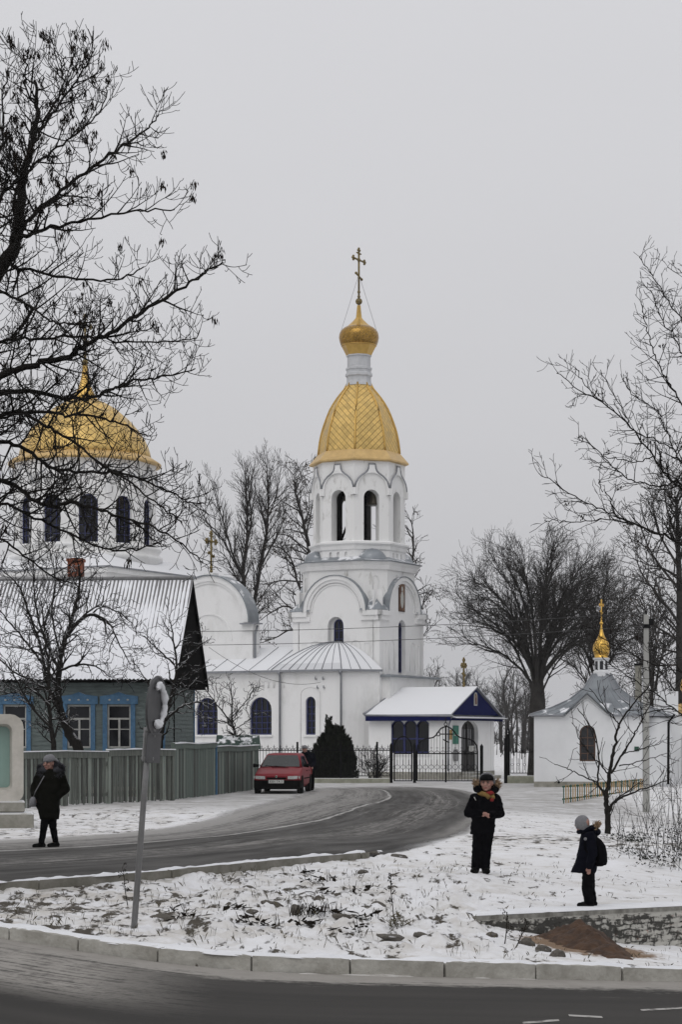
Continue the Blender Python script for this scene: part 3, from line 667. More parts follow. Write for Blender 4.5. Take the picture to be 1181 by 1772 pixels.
for k in range(8):                                       # belfry faces: open arch, ogee hood, pendants
    a_, b_ = oct8[k], oct8[(k+1) % 8]; Rr = 2.27
    Mx, W = AB((a_[0]*Rr, a_[1]*Rr), (b_[0]*Rr, b_[1]*Rr)); mb.M = Mx
    mb.facade([(0, 11.36), (W, 11.36), (W, 15.3), (0, 15.3)], [arch(W/2, 11.43, .78, 2.45, 14)], .55, OW)
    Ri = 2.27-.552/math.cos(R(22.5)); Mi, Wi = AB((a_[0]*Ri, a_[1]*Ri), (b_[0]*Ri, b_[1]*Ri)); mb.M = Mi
    mb.facade([(0, 11.4), (Wi, 11.4), (Wi, 14.3), (0, 14.3)], [arch(Wi/2, 11.43, .78, 2.45, 14)], .004, 5); mb.M = Mx  # inner liner with the belfry's shade painted on as dark colour
    og = [(0, 13.95), (.05, 14.15), (.17, 14.36), (.33, 14.52), (.50, 14.63), (.62, 14.74), (.68, 14.88), (.71, 15.08)]
    og = og+[(W-x, z) for x, z in og[::-1]]
    hole = [(W/2+.73*math.cos(PI*q/16), 13.95+.73*math.sin(PI*q/16)) for q in range(17)]
    mb.prism(og+hole, -.10, .003, WW)
    mb.tube([(x, -.09, z+.02) for x, z in og], .045, 5, MG)
    for x in (0, W): mb.box(x-.13, x+.13, -.11, .0, 13.62, 13.95, WW)
mb.M = None
mb.lathe([(2.1, 11.40), (2.1, 11.42)], 8, a0=R(22.5), smooth=False, m=SN); mb.lathe([(1.66, 14.0), (1.66, 14.1)], 8, a0=R(22.5), smooth=False, m=6); mb.lathe([(1.6, 11.43), (1.6, 11.47)], 8, a0=R(22.5), smooth=False, m=5)  # low dark ceiling and floor liner deepen the belfry shade by colour
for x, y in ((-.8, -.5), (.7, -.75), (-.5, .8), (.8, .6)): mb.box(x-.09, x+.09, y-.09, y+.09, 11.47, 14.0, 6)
mb.tube([(-.7, -.6, 11.5), (.5, -.9, 13.9)], .06, 5, 6); mb.box(-.42, .42, -.35, .45, 11.47, 13.6, 5)  # posts, brace and box added to darken the arches and block the sky
# lower block beside the porch and skirting roof
mb.box(-2.2, 2.8, -2.1, 2.7, 0, 4.82, WW); mb.loft([[(-2.2,-2.3,4.822),(3.0,-2.3,4.82),(3.0,2.95,4.82),(-2.2,2.95,4.82)], [(-2.2,-2.3,4.92),(3.0,-2.3,4.92),(3.0,2.95,4.92),(-2.2,2.95,4.92)], [(-2.2,-2,4.95),(2.3,-2,5.0),(2.3,2.2,5.0),(-2.2,2.2,4.95)]], RB)
mb.tube([(-2.3, -1.2, 6), (-2.75, -.6, 6), (-2.75, -.6, 6.01)], .03, 6, MG)
tower = mb.build('bell_tower', tw_m, church)
for Mx, c, z0, w_, hh in winspec: arch_window(tower, Mx, c, z0, w_, hh, .28, hb=3, t=.05)
mb = MB()                                                # icon panel in the porch-side zakomara
mb.M = MBf; o_ = arch(2.3, 8.05, .62, 1.55); mb.loft([[(x, -.05, z) for x, z in o_], [(x, .01, z) for x, z in o_]], 0)
i_ = strip(o_, .06); mb.poly([(x, -.054, z) for x, z in i_], 1)
mb.ball((2.3, -.05, 9.15), (.10, .02, .13), 10, 2); mb.ball((2.3, -.05, 8.62), (.19, .02, .42), 10, 2)
mb.build('icon', ['brown_wood', 'icon', 'paper'], tower)
mb = MB()
mb.lathe([(.03, 14.2), (.10, 14.17), (.20, 14.0), (.24, 13.7), (.34, 13.35), (.40, 13.2), (.38, 13.2)], 20, c=(1.2, -.7)); mb.lathe([(.03, 14.0), (.09, 13.95), (.14, 13.8), (.2, 13.5), (.24, 13.4)], 16, c=(.2, -1.5))
mb.tube([(-1.9, -.7, 14.3), (1.9, -.7, 14.3)], .07, 6); mb.tube([(.2, -1.5, 14.0), (.2, -.7, 14.3)], .02, 5); mb.build('bell', 'bell', tower)
mb = MB()
mb.lathe([(2.2, 15.24), (2.46, 15.29), (2.46, 15.36), (2.04, 15.84), (1.9, 15.84)], 8, a0=R(22.5), smooth=False, m=0)
mb.build('eave', 'gold_eave', tower)
dp = [(2.01, 15.84), (1.985, 16.1), (1.94, 16.45), (1.87, 16.8), (1.79, 17.1), (1.68, 17.42), (1.56, 17.73), (1.43, 18.03), (1.26, 18.33), (1.07, 18.61), (.88, 18.85), (.71, 19.05), (.585, 19.3)]
mb = MB(); mb.lathe(dp, 8, a0=R(22.5), smooth=False, uvp=True)
for k in range(8):
    a = R(22.5+45*k); mb.tube([(r*math.cos(a)*1.004, r*math.sin(a)*1.004, z) for r, z in dp], .055, 5, 1)
mb.build('gold_dome', ['gold_tile', 'gold'], tower)
mb = MB(); mb.lathe([(.66, 19.2), (.62, 19.35), (.60, 19.45), (.60, 19.62), (.67, 19.68), (.67, 19.80), (.61, 19.84), (.61, 19.95), (.65, 19.99), (.65, 20.08), (.575, 20.12), (.575, 20.62), (.63, 20.64), (.63, 20.70)], 8, a0=R(22.5), smooth=False)
mb.build('neck', ['neck_white'], tower)
mb = MB()
mb.lathe([(.60, 20.66), (.72, 20.90), (.85, 21.15)], 8, a0=R(22.5), smooth=False, m=1)
mb.lathe([(.85, 21.15), (.88, 21.17), (.88, 21.20)], 32, m=1)
mb.lathe([(.88, 21.20), (.95, 21.38), (.985, 21.57), (.96, 21.76), (.90, 21.90), (.80, 22.0), (.70, 22.07)], 32, uvp=True)
mb.lathe([(.70, 22.07), (.52, 22.18), (.36, 22.33), (.24, 22.45), (.15, 22.56), (.12, 22.8), (.085, 23.17)], 10, m=1, smooth=False)
mb.ball((0, 0, 23.36), .17, 14, 2)
mb.build('onion_dome', ['gold_tile_small', 'gold', 'bronze'], tower)
mb = MB(); orth_cross(mb, (0, 0, 23.45), 2.5, .57, (0, 1, 0), .055); mb.build('cross', 'bronze', tower)
mb = MB()
for a in (30, 120, 210, 300): mb.tube([(0, 0, 24.7), (.86*math.cos(R(a)), .86*math.sin(R(a)), 21.95)], .008, 4)
mb.build('guy_wire', 'wire', tower)
mb = MB(); mb.lathe([(.16, 5), (.16, 8.9), (.19, 8.9), (.19, 9.05)], 12, c=(-2.95, .6)); mb.build('flue_pipe', 'iron', church)
# --- nave with rounded end
mb = MB(); nv = ['whitewash', 'roof_snow', 'metal_grey', 'old_whitewash']
yf = -3.64; zE = 5.18
xs0, xs1 = -10.5, 1.05
Mx, ln = AB((xs0, yf), (xs1, yf)); mb.M = Mx
wn_ = [(-3.455-xs0, 2.08, 1.24, 1.82), (-6.53-xs0, 2.08, 1.24, 1.82), (-.68-xs0, 2.08, .55, 1.82)]
mb.facade([(0, 0), (ln, 0), (ln, zE), (0, zE)], [arch(a, b, c, d) for a, b, c, d in wn_], .2, 0)
for a, b, c, d in wn_: mb.box(a-c/2-.08, a+c/2+.08, -.10, .22, b-.09, b-.002, 0)
for k in range(6):                                       # blind arcade under the eaves
    x0 = -3.9-xs0+k*.30; q = [(x0+.15+.13*math.cos(PI*j/8), 4.55+.13*math.sin(PI*j/8)) for j in range(9)]
    mb.tube([(x, -.01, z) for x, z in [(q[0][0], 4.35)]+q+[(q[-1][0], 4.35)]], .03, 4, 0)
mb.tube([(-.15-xs0, -.005, 1.0), (-.15-xs0, -.005, 4.0)]+[(-.68-xs0+.53*math.cos(PI*j/10), -.005, 4.0+.35*math.sin(PI*j/10)) for j in range(1, 10)]+[(-1.21-xs0, -.005, 4.0), (-1.21-xs0, -.005, 1.0)], .028, 4, 0)
mb.box(0, ln, -.06, .02, 4.98, zE, 0); mb.box(0, ln, -.05, .02, 0, .55, 0)
Mx2, l2 = AB((xs1, yf), (2.31, -2.375)); mb.M = Mx2
mb.facade([(0, 0), (l2, 0), (l2, zE), (0, zE)], [], .2, 0); mb.box(0, l2, -.055, .02, 4.98, zE, 0); mb.box(.75, 1.1, -.03, .02, 1.2, 4.4, 0); mb.box(0, l2, -.05, .02, 0, .5, 0)
mb.M = None
mb.box(xs0, 1.0, yf+.3, 2.4, 0, 5.15, 0)
# roofs: slope of the nave, then the ribbed half dome
mb.quad((xs0, yf-.28, zE), (-2.7, yf-.28, zE), (-2.25, -1.3, 6.42), (xs0, -1.3, 6.42), 1); mb.quad((xs0, -1.3, 6.42), (-2.25, -1.3, 6.42), (-2.25, 3, 5.2), (xs0, 3, 5.2), 1)
mb.box(xs0, -2.7, yf-.3, yf-.25, zE-.10, zE-.003, 2)
for k in range(7):
    x = -2.9-k*1.05; mb.tube([(x, yf-.27, zE+.015), (x+.15, -1.32, 6.43)], .018, 4, 2)
eav = [(-2.7, yf-.28), (-1.7, yf-.28), (-.8, yf-.28), (.1, yf-.28), (1.16, yf-.28), (1.8, -3.2), (2.55, -2.42)]
apx = Vector((.08, -2.36, 6.55)); rows = []
for (x, y) in eav:
    e = Vector((x, y, zE)); row = []
    for j in range(9):
        t = j/8; p = e.lerp(apx, t); p.z = zE+(apx.z-zE)*math.sin(t*PI/2)**.92; row.append(p)
    rows.append(row)
for ra, rb in zip(rows[:-1], rows[1:]):
    for j in range(8): mb.quad(ra[j], rb[j], rb[j+1], ra[j+1], 1)
for ra, rb in zip(rows[:-1], rows[1:]):
    for f in (0, .5):
        mb.tube([a.lerp(b, f)+Vector((0, 0, .012)) for a, b in zip(ra, rb)], .028 if f == 0 else .016, 4, 2)
    a, b = ra[0], rb[0]; mb.loft([[a, a+Vector((0, 0, -.10)), a+Vector((0, .05, -.10)), a+Vector((0, .05, 0))], [b, b+Vector((0, 0, -.10)), b+Vector((0, .05, -.10)), b+Vector((0, .05, 0))]], 2)
mb.poly([rows[0][j] for j in range(9)]+[Vector((-2.25, -1.3, 6.4))], 1)
nave = mb.build('nave', nv, church)
for a, b, c, d in wn_: arch_window(nave, Mx, a, b, c, d, .17, 'navy_frame', 'glass', .06, 3 if c > 1 else 1, 4)
for x, y in ((-2.3, yf-.12), (1.06, yf-.14)):
    mb = MB(); mb.tube([(x, y-.1, zE-.05), (x, y, 4.85), (x, y, 0.3), (x, y-.12, .2)], .055, 8); mb.lathe([(.05, zE-.25), (.11, zE-.08)], 8, c=(x, y-.08)); mb.build('downpipe', 'metal_grey', nave)
mb = MB(); mb.M = Mx
for x, z in ((-.35, 4.72), (.05, 4.72), (-.25, 4.3), (.1, 4.3)):
    mb = MB(); mb.M = Mx; mb.tube([(x-xs0, 0, z), (x-xs0, -.12, z), (x-xs0, -.12, z+.12)], .03, 5)
    mb.build('insulator', 'metal_grey', nave)
# --- side arm with the tall arched gable
mb = MB(); xa0, xa1, ya = -9.57, -4.55, -2.6; c = (xa1-xa0)/2; r = 2.36
outl = lambda r_, zs: [(c+r_*math.cos(PI*k/24), zs+r_*math.sin(PI*k/24)) for k in range(25)]
Mx, ln = AB((xa0, ya), (xa1, ya)); mb.M = Mx
body = [(0, 0), (ln, 0), (ln, 7.5)]+outl(r, 7.6)+[(0, 7.5)]
mb.prism(body, 0, .7, 0); mb.box(0, ln-.3, .7, 5.0, 0, 5.9, 0)
def ring(r0, r1, zs, y0, y1, m=0, n=24, t_0=0, t_1=PI):
    for k in range(n):
        a0, a1 = t_0+(t_1-t_0)*k/n, t_0+(t_1-t_0)*(k+1)/n
        q = [(c+rr*math.cos(t), zs+rr*math.sin(t)) for rr, t in ((r0, a0), (r1, a0), (r1, a1), (r0, a1))]
        A_ = [(x, y0, z) for x, z in q]; B_ = [(x, y1, z) for x, z in q]
        mb.quad(*A_, m); mb.quad(A_[0], A_[3], B_[3], B_[0], m); mb.quad(A_[1], B_[1], B_[2], A_[2], m)
ring(2.1, 2.37, 7.6, -.12, .01); ring(1.98, 2.1, 7.6, -.06, .01); ring(1.28, 1.36, 6.75, -.045, .01, t_0=0, t_1=PI)
ring(2.375, 2.43, 7.6, -.2, .8, 1)
for x0, x1 in ((c+1.98, ln+.12), (-.12, c-1.98)): mb.box(x0, x1, -.12, .02, 7.2, 7.5, 0); mb.box(x0, x1+.3, -.35, .3, 7.5, 7.56, 2)
mb.tube([(ln+.25, .1, 7.45), (ln+.1, .1, 7.0), (ln+.1, .1, 4)], .06, 8, 2)
mb.box(c-.25, c+.25, -.05, .5, 9.93, 10.12, 0)
arm = mb.build('side_arm', ['whitewash', 'roof_bare', 'metal_grey'], church)
mb = MB(); orth_cross(mb, (xa0+c, ya+.2, 10.1), 2.05, .42, (0, 1, 0), .06); mb.build('cross', 'bronze', arm)
# --- main block and drum
mb = MB(); cx = -16.5; a = 4.6
mb.box(cx-a, cx+a, -a, a, 0, 9.9, 0); mb.box(cx-a-.12, cx+a+.12, -a-.12, a+.12, 9.9, 10.2, 0); mb.box(cx-a-.28, cx+a+.28, -a-.28, a+.28, 10.2, 10.45, 0)
q = a+.36; mb.loft([[(cx-q,-q,10.45),(cx+q,-q,10.45),(cx+q,q,10.45),(cx-q,q,10.45)], [(cx-q,-q,10.52),(cx+q,-q,10.52),(cx+q,q,10.52),(cx-q,q,10.52)], [(cx-3.2,-3.2,11.35),(cx+3.2,-3.2,11.35),(cx+3.2,3.2,11.35),(cx-3.2,3.2,11.35)]], 1)
for sgn in (-1, 1):
    mb.box(cx-a-3, cx+a+3, sgn*1-1.6, sgn*1+1.6, 0, 8.2, 0)
main = mb.build('main_block', ['whitewash', 'roof_snow'], church)
mb = MB(); N = 12; Rd = 3.82; a0 = R(18.6+5)
dw = []
for k in range(N):
    t0, t1 = a0+2*PI*k/N, a0+2*PI*(k+1)/N
    Mx, W = AB((cx+Rd*math.cos(t0), Rd*math.sin(t0)), (cx+Rd*math.cos(t1), Rd*math.sin(t1))); mb.M = Mx
    mb.facade([(0, 11), (W, 11), (W, 16.5), (0, 16.5)], [arch(W/2, 12.0, .98, 2.45)], .25, 0); dw.append((Mx, W))
    og = [(0, 15.0), (.06, 15.2), (.2, 15.4), (.4, 15.55), (.6, 15.65), (.74, 15.78), (.82, 16.05)]; og = og+[(W-x, z) for x, z in og[::-1]]
    hole = [(W/2+.82*math.cos(PI*q/14), 14.85+.62*math.sin(PI*q/14)) for q in range(15)]
    mb.prism(og+hole, -.09, .003, 0); mb.tube([(x, -.09, z+.02) for x, z in og], .04, 5, 1); mb.box(-.12, .12, -.1, .0, 14.5, 15.0, 0)
mb.M = None
mb.lathe([(3.4, 11), (3.4, 16.6)], N, c=(cx, 0), a0=a0, smooth=False)
mb.lathe([(4.0, 10.8), (4.0, 11.2), (4.12, 11.28), (4.12, 11.45), (3.95, 11.5), (3.95, 11.75), (4.05, 11.8), (4.05, 11.92), (3.8, 11.97)], 36, c=(cx, 0))
drum = mb.build('drum', ['whitewash', 'metal_grey'], church)
for Mx, W in dw: arch_window(drum, Mx, W/2, 12.0, .98, 2.45, .22, 'navy_frame', 'glass', .05, 2, 4)
mb = MB()
mb.lathe([(3.7, 16.3), (4.05, 16.32), (4.05, 16.42), (3.55, 16.75)], 36, c=(cx, 0), m=1)
dpr = [(3.53, 16.68), (3.47, 17.0), (3.34, 17.4), (3.15, 17.78), (2.92, 18.12), (2.62, 18.48), (2.3, 18.82), (1.95, 19.12), (1.6, 19.4), (1.2, 19.62), (.75, 19.82)]
mb.lathe(dpr, 24, c=(cx, 0), uvp=True, smooth=True)
mb.lathe([(.8, 19.8), (.66, 19.95), (.48, 20.25), (.3, 20.65), (.2, 21.1), (.12, 21.7)], 8, c=(cx, 0), m=2, smooth=False); mb.ball((cx, 0, 21.85), .17, 12, 3)
dome = mb.build('gold_dome', ['gold_diamond', 'gold_eave', 'gold', 'bronze'], church)
mb = MB(); orth_cross(mb, (cx, 0, 22), 2.35, .5, (0, 1, 0), .06); mb.build('cross', 'bronze', dome)
# --- porch
mb = MB(); px0, px1, py0, py1 = 2.4, 6.47, -3.5, 1.74; yc = (py0+py1)/2
Mx, ln = AB((px0, py0), (px1, py0)); mb.M = Mx
a1, a2 = 3.57-px0, 5.55-px0
mb.facade([(0, 0), (ln, 0), (ln, 2.95), (0, 2.95)], [[(a1, 1.22), (a2, 1.22), (a2, 2.78), (a1, 2.78)]], .16, 0); mb.box(a1-.08, a2+.08, -.06, .1, 1.12, 1.218, 0); mb.box(0, ln, -.05, .02, 0, .35, 2)
Md, ld = AB((px1, py0), (px1, py1)); mb.M = Md
d0, d1 = -1.94-py0, -.06-py0; dc = (d0+d1)/2
dout = [(d0, .2), (d1, .2), (d1, 2.25)]+[(dc+(d1-d0)/2*math.cos(PI*k/10), 2.25+.5*math.sin(PI*k/10)) for k in range(1, 10)]+[(d0, 2.25)]
mb.facade([(0, 0), (ld, 0), (ld, 2.95), (0, 2.95)], [dout], .22, 0); mb.box(0, ld, -.05, .02, 0, .35, 2)
mb.box(ld-.35, ld, -.02, .01, .36, 2.85, 0)
mb.M = None
mb.box(px0, px1-.3, py0+.25, py1, 0, 2.9, 0)
mb.box(px1+.06, px1+.9, -2.5, .6, 0, .16, 2); mb.box(px1+.06, px1+.5, -2.2, .3, .162, .30, 2)
porch = mb.build('porch', ['whitewash', 'navy', 'concrete_snow'], church)
mb = MB(); ze, zr = 3.02, 4.36; ex, ey = px1+.35, .30
for s_, ye in ((-1, py0-ey), (1, py1+ey)):
    mb.loft([[(2.3, ye, ze), (2.3, ye, ze-.07), (2.78, yc, zr-.07), (2.78, yc, zr)], [(ex, ye, ze), (ex, ye, ze-.07), (ex, yc, zr-.07), (ex, yc, zr)]], 0)
    mb.box(2.4, ex-.01, min(ye, ye-s_*.04)+s_*.045, max(ye, ye-s_*.04)+s_*.045, ze-.30, ze-.07, 1)
    mb.tube([(2.35, ye+.03*s_, ze-.03), (ex+.1, ye+.03*s_, ze-.08)], .05, 6, 2)
mb.poly([(ex-.12, py0-.1, ze-.02), (ex-.12, py1+.1, ze-.02), (ex-.12, yc, zr-.12)], 1)
mb.box(px1-.1, ex+.02, py0-.25, py1+.25, ze-.28, ze-.1, 1); mb.loft([[(ex-.1, py0-.3, ze-.09), (ex+.28, py0-.3, ze-.16), (ex+.28, py0-.3, ze-.19), (ex-.1, py0-.3, ze-.12)], [(ex-.1, py1+.3, ze-.09), (ex+.28, py1+.3, ze-.16), (ex+.28, py1+.3, ze-.19), (ex-.1, py1+.3, ze-.12)]], 0)
mb.tube([(2.3, py0-ey-.02, ze+.03), (2.45, -2.6, 3.5), (2.7, yc, zr+.05)], .07, 5, 2)
mb.tube([(ex+.05, py0-ey+.03, ze-.08), (ex-.2, py0-.12, 2.5), (ex-.25, py0-.1, .4)], .045, 6, 2)
roof = mb.build('roof', ['roof_snow', 'navy', 'metal_grey'], porch)
mb = MB(); o_ = arch(yc, 3.45, .34, .62); mb.loft([[(ex-.09, x, z) for x, z in o_], [(ex-.13, x, z) for x, z in o_]], 0); mb.poly([(ex-.086, x, z) for x, z in strip(o_, .05)], 1); mb.build('icon', ['paper', 'icon'], porch)
mb = MB(); orth_cross(mb, (6.1, yc, 4.3), 1.35, .20, (0, 1, 0), .05); mb.build('cross', 'bronze', porch)
mb = MB(); mb.M = Mx                                      # triple light
mb.box(a1, a2, .13, .15, 1.22, 2.78, 1)
wv = (a2-a1)/3
for k in range(4): mb.box(max(a1, a1+k*wv-.05), min(a2, a1+k*wv+.05), .07, .128, 1.22, 2.45, 0)
mb.box(a1, a2, .075, .126, 1.22, 1.3, 0); mb.box(a1, a2, .08, .124, 1.86, 1.92, 0)
for k in range(3):
    x0 = a1+k*wv; cc_ = x0+wv/2; up = [(cc_+wv/2*math.cos(PI*j/12), 2.40+.33*math.sin(PI*j/12)) for j in range(13)]
    mb.poly([(x0+wv, .06, 2.784), (x0, .06, 2.784)]+[(x, .06, z) for x, z in up[::-1]], 2)
    mb.tube([(x, .065, z) for x, z in up], .035, 5, 0)
mb.build('window', ['navy_frame', 'glass', 'whitewash'], porch)
mb = MB(); mb.M = Md
i_ = [(x, .2, z) for x, z in dout]; mb.poly(i_, 0)
for s_ in (-1, 1):
    mb.box(dc+s_*.47-.42, dc+s_*.47+.42, .15, .19, .25, 1.1, 0)
    for k in range(3): mb.box(dc+s_*.47-.38+k*.27, dc+s_*.47-.38+k*.27+.19, .17, .193, 1.35, 2.35, 1)
mb.box(dc-.02, dc+.02, .13, .19, .22, 2.6, 0); mb.box(d0, d1, .16, .195, .2, .45, 2)
mb.box(d1-.75, d1-.2, .12, .145, 1.28, 1.56, 3)
door = mb.build('door', ['door_wood', 'glass_dim', 'brown_wood', 'paper'], porch)
mb = MB(); mb.M = Md; mb.box(.62, 1.18, -.05, -.003, 1.65, 2.5, 0); mb.box(.64, 1.16, -.054, -.05, 2.03, 2.08, 1); mb.build('notice_board', ['green_sign', 'paper'], porch)
mb = MB(); mb.M = Md; mb.box(.22, .44, -.045, -.003, 1.85, 2.3, 0); mb.build('notice_board', ['yellow_paint'], porch)
mb = MB(); mb.M = Md; mb.rings([(.9, -.03, .85, .22, .02), (.9, -.03, .95, .27, .025), (.9, -.03, 1.25, .27, .025), (.9, -.03, 1.4, .2, .02)], 16); mb.build('plaque', ['galv'], porch)
# ---------------------------------------------------------------- wooden house behind the board fence
mk('clapboard', (.15,.185,.18), (.085,.105,.10), rough=.85, scale=2.5, stretch=(1,1,6), bump=.2)
def corr_mat():
    m, t, n, l, b = node_mat('corrugated')
    tcn = n('ShaderNodeTexCoord'); s = n('ShaderNodeSeparateXYZ'); l(tcn.outputs['Object'], s.inputs[0])
    wv = n('ShaderNodeMath', operation='MULTIPLY'); l(s.outputs[0], wv.inputs[0]); wv.inputs[1].default_value = 2*math.pi/.135
    sn = n('ShaderNodeMath', operation='SINE'); l(wv.outputs[0], sn.inputs[0])
    mp_ = n('ShaderNodeMapping'); mp_.inputs['Scale'].default_value = (7, .5, .5); l(tcn.outputs['Object'], mp_.inputs[0])
    nz_ = n('ShaderNodeTexNoise', i_Scale=1, i_Detail=6, i_Roughness=.6); l(mp_.outputs[0], nz_.inputs['Vector'])
    n3 = n('ShaderNodeTexNoise', i_Scale=.9, i_Detail=4); l(tcn.outputs['Object'], n3.inputs['Vector'])
    zr_ = n('ShaderNodeMapRange', i_From_Min=5.2, i_From_Max=7.3, i_To_Min=-.35, i_To_Max=.5); l(s.outputs[2], zr_.inputs['Value'])
    def mth(op, a, c):
        q = n('ShaderNodeMath', operation=op)
        for k, v in ((0, a), (1, c)):
            if isinstance(v, (int, float)): q.inputs[k].default_value = v
            else: l(v, q.inputs[k])
        return q.outputs[0]
    v = mth('ADD', mth('MULTIPLY', sn.outputs[0], .5), mth('ADD', zr_.outputs[0], mth('ADD', mth('MULTIPLY', mth('SUBTRACT', nz_.outputs[0], .5), 1.5), mth('MULTIPLY', mth('SUBTRACT', n3.outputs[0], .5), 1.2))))
    f = n('ShaderNodeMapRange', i_From_Min=.38, i_From_Max=.62, i_To_Max=.88); l(v, f.inputs['Value'])
    mx_ = n('ShaderNodeMix', data_type='RGBA'); mx_.inputs[6].default_value = (.78, .79, .82, 1); mx_.inputs[7].default_value = (.085, .082, .08, 1); l(f.outputs[0], mx_.inputs[0])
    l(mx_.outputs[2], b.inputs['Base Color']); b.inputs['Roughness'].default_value = .9
corr_mat()
hx, hy = PX(283, 65.5), 65.5
house = empty('wooden_house', (hx, hy, 0), R(-3.8), 'old green boarded wooden house with blue window casings and snowy corrugated roof', 'house')
Lh, Dh, zE_, zR_ = 15.0, 7.2, 4.05, 7.45
mb = MB(); wins = [PX(206, 65.6)-hx, PX(136, 65.6)-hx, PX(25, 65.8)-hx, PX(-60, 66)-hx]
Mx, ln = AB((-Lh, 0), (0, 0)); mb.M = Mx
wh = [(x+Lh, 1.62, .78, 1.42) for x in wins]
mb.facade([(0, 0), (ln, 0), (ln, zE_), (0, zE_)], [[(x-w_/2, z), (x+w_/2, z), (x+w_/2, z+q), (x-w_/2, z+q)] for x, z, w_, q in wh], .12)
for k in range(26):                                       # board edges
    z = .25+k*.145
    xs_ = [0]+sum([[x-w_/2-.14, x+w_/2+.14] for x, z0, w_, q in sorted(wh) if z0-.1 < z < z0+q+.45], [])+[ln]
    for a, b_ in zip(xs_[::2], xs_[1::2]): mb.box(a, b_, -.018, .004, z, z+.022, 0)
mb.box(ln-.15, ln+.03, -.035, .004, .1, zE_-.25, 1); mb.box(0, ln, -.03, .0, zE_-.28, zE_-.1, 2)
mb.M = None
mb.box(-Lh, -.25, .2, Dh-.2, 0, zE_-.05, 0)
Mg, lg = AB((0, 0), (0, Dh)); mb.M = Mg
mb.facade([(0, 0), (lg, 0), (lg, zE_), (0, zE_)], [], .1, 0)
for k in range(26): mb.box(.2, lg-.2, -.018, .004, .25+k*.145, .25+k*.145+.022, 0)
for x in (0.02, lg-.17): mb.box(x, x+.15, -.035, .004, .1, zE_-.25, 1)
mb.box(2.2, 2.3, -.03, .004, .3, 3.6, 2)
mb.facade([(0, zE_+.001), (lg, zE_+.001), (lg/2, zR_-.05)], [], .1, 2); mb.M = None
mb.box(-Lh, .02, -.12, Dh+.12, -.05, .35, 3)
house_wall = mb.build('wall', ['clapboard', 'blue_paint', 'dark_wood', 'concrete'], house)
mb = MB(); ov, xo = .42, .48                               # corrugated slopes
per = .135; nxs = int((Lh+xo+.6)/per*4); x0 = -Lh-.6
for side in (0, 1):
    rows = []
    for j in range(2):
        row = []
        for i in range(nxs+1):
            x = x0+(Lh+xo+.6)*i/nxs; dz = .022*math.sin(2*math.pi*x/per)
            p = ((x, -ov, zE_-.18) if j == 0 else (x, Dh/2, zR_)) if side == 0 else ((x, Dh+ov, zE_-.18) if j == 0 else (x, Dh/2, zR_))
            row.append((p[0], p[1], p[2]+dz))
        rows.append(mb.add(row))
    for i in range(nxs): mb.face((rows[0]+i, rows[0]+i+1, rows[1]+i+1, rows[1]+i), 0, True)
mb.tube([(x0, Dh/2, zR_+.03), (xo, Dh/2, zR_+.03)], .07, 8, 1)
roof = mb.build('roof', ['corrugated', 'galv'], house)
mb = MB()                                                  # soffit, barge boards and dark gable
for ya_, yb_ in ((-ov, Dh/2), (Dh+ov, Dh/2)):
    mb.loft([[(xo-.05, ya_, zE_-.24), (xo, ya_, zE_-.24), (xo, ya_, zE_-.42), (xo-.05, ya_, zE_-.42)], [(xo-.05, yb_, zR_-.06), (xo, yb_, zR_-.06), (xo, yb_, zR_-.26), (xo-.05, yb_, zR_-.26)]], 0)
    mb.quad((x0, ya_, zE_-.25), (xo, ya_, zE_-.25), (xo, yb_, zR_-.07), (x0, yb_, zR_-.07), 0)
mb.quad((x0, -ov, zE_-.26), (xo, -ov, zE_-.26), (xo, 0, zE_-.26), (x0, 0, zE_-.26), 0)
mb.poly([(xo-.1, -ov+.05, zE_-.3), (xo-.1, Dh+ov-.05, zE_-.3), (xo-.1, Dh/2, zR_-.12)], 0); mb.box(-.2, xo-.1, -.3, Dh+.3, zE_-.36, zE_-.3, 0)
mb.build('gable', ['dark_wood'], roof)
xc = PX(111, 69)-hx
mb = MB(); mb.box(xc-.25, xc+.25, Dh/2+.35, Dh/2+.85, 6.0, 8.12, 0); mb.box(xc-.29, xc+.29, Dh/2+.31, Dh/2+.89, 8.12, 8.22, 0); mb.box(xc-.15, xc+.15, Dh/2+.45, Dh/2+.75, 8.222, 8.25, 1); mb.build('chimney', ['brick_red', 'dark_wood'], roof)
for x in wins:
    mb = MB(); z, w_, q = 1.62, .78, 1.42
    for a in ((x-w_/2-.15, x-w_/2, z-.12, z+q+.02), (x+w_/2, x+w_/2+.15, z-.12, z+q+.02)): mb.box(a[0], a[1], -.05, .03, a[2], a[3], 0)
    mb.box(x-w_/2-.2, x+w_/2+.2, -.08, .03, z-.24, z-.12, 0)
    mb.prism([(x-w_/2-.24, z+q+.02), (x+w_/2+.24, z+q+.02), (x+w_/2+.24, z+q+.28), (x+.22, z+q+.34), (x, z+q+.42), (x-.22, z+q+.34), (x-w_/2-.24, z+q+.28)], -.07, .03, 0)
    for k in (-.3, 0, .3): mb.ball((x+k, -.075, z+q+.16), (.045, .015, .03), 8, 1, 5)
    cs = mb.build('casing', ['blue_paint', 'white_frame'], house)
    mb = MB(); t = .055
    for a in ((x-w_/2, x-w_/2+t, z, z+q), (x+w_/2-t, x+w_/2, z, z+q), (x-w_/2+t, x+w_/2-t, z, z+t), (x-w_/2+t, x+w_/2-t, z+q-t, z+q), (x-w_/2+t, x+w_/2-t, z+.93, z+.99), (x-.03, x+.03, z+t, z+.93), (x-w_/2+t, x-.03, z+.6, z+.63), (x+.03, x+w_/2-t, z+.6, z+.63)): mb.box(a[0], a[1], .03, .085, a[2], a[3], 0)
    mb.box(x-w_/2, x+w_/2, .09, .11, z, z+q, 1)
    mb.build('window', ['white_frame', 'glass'], house)
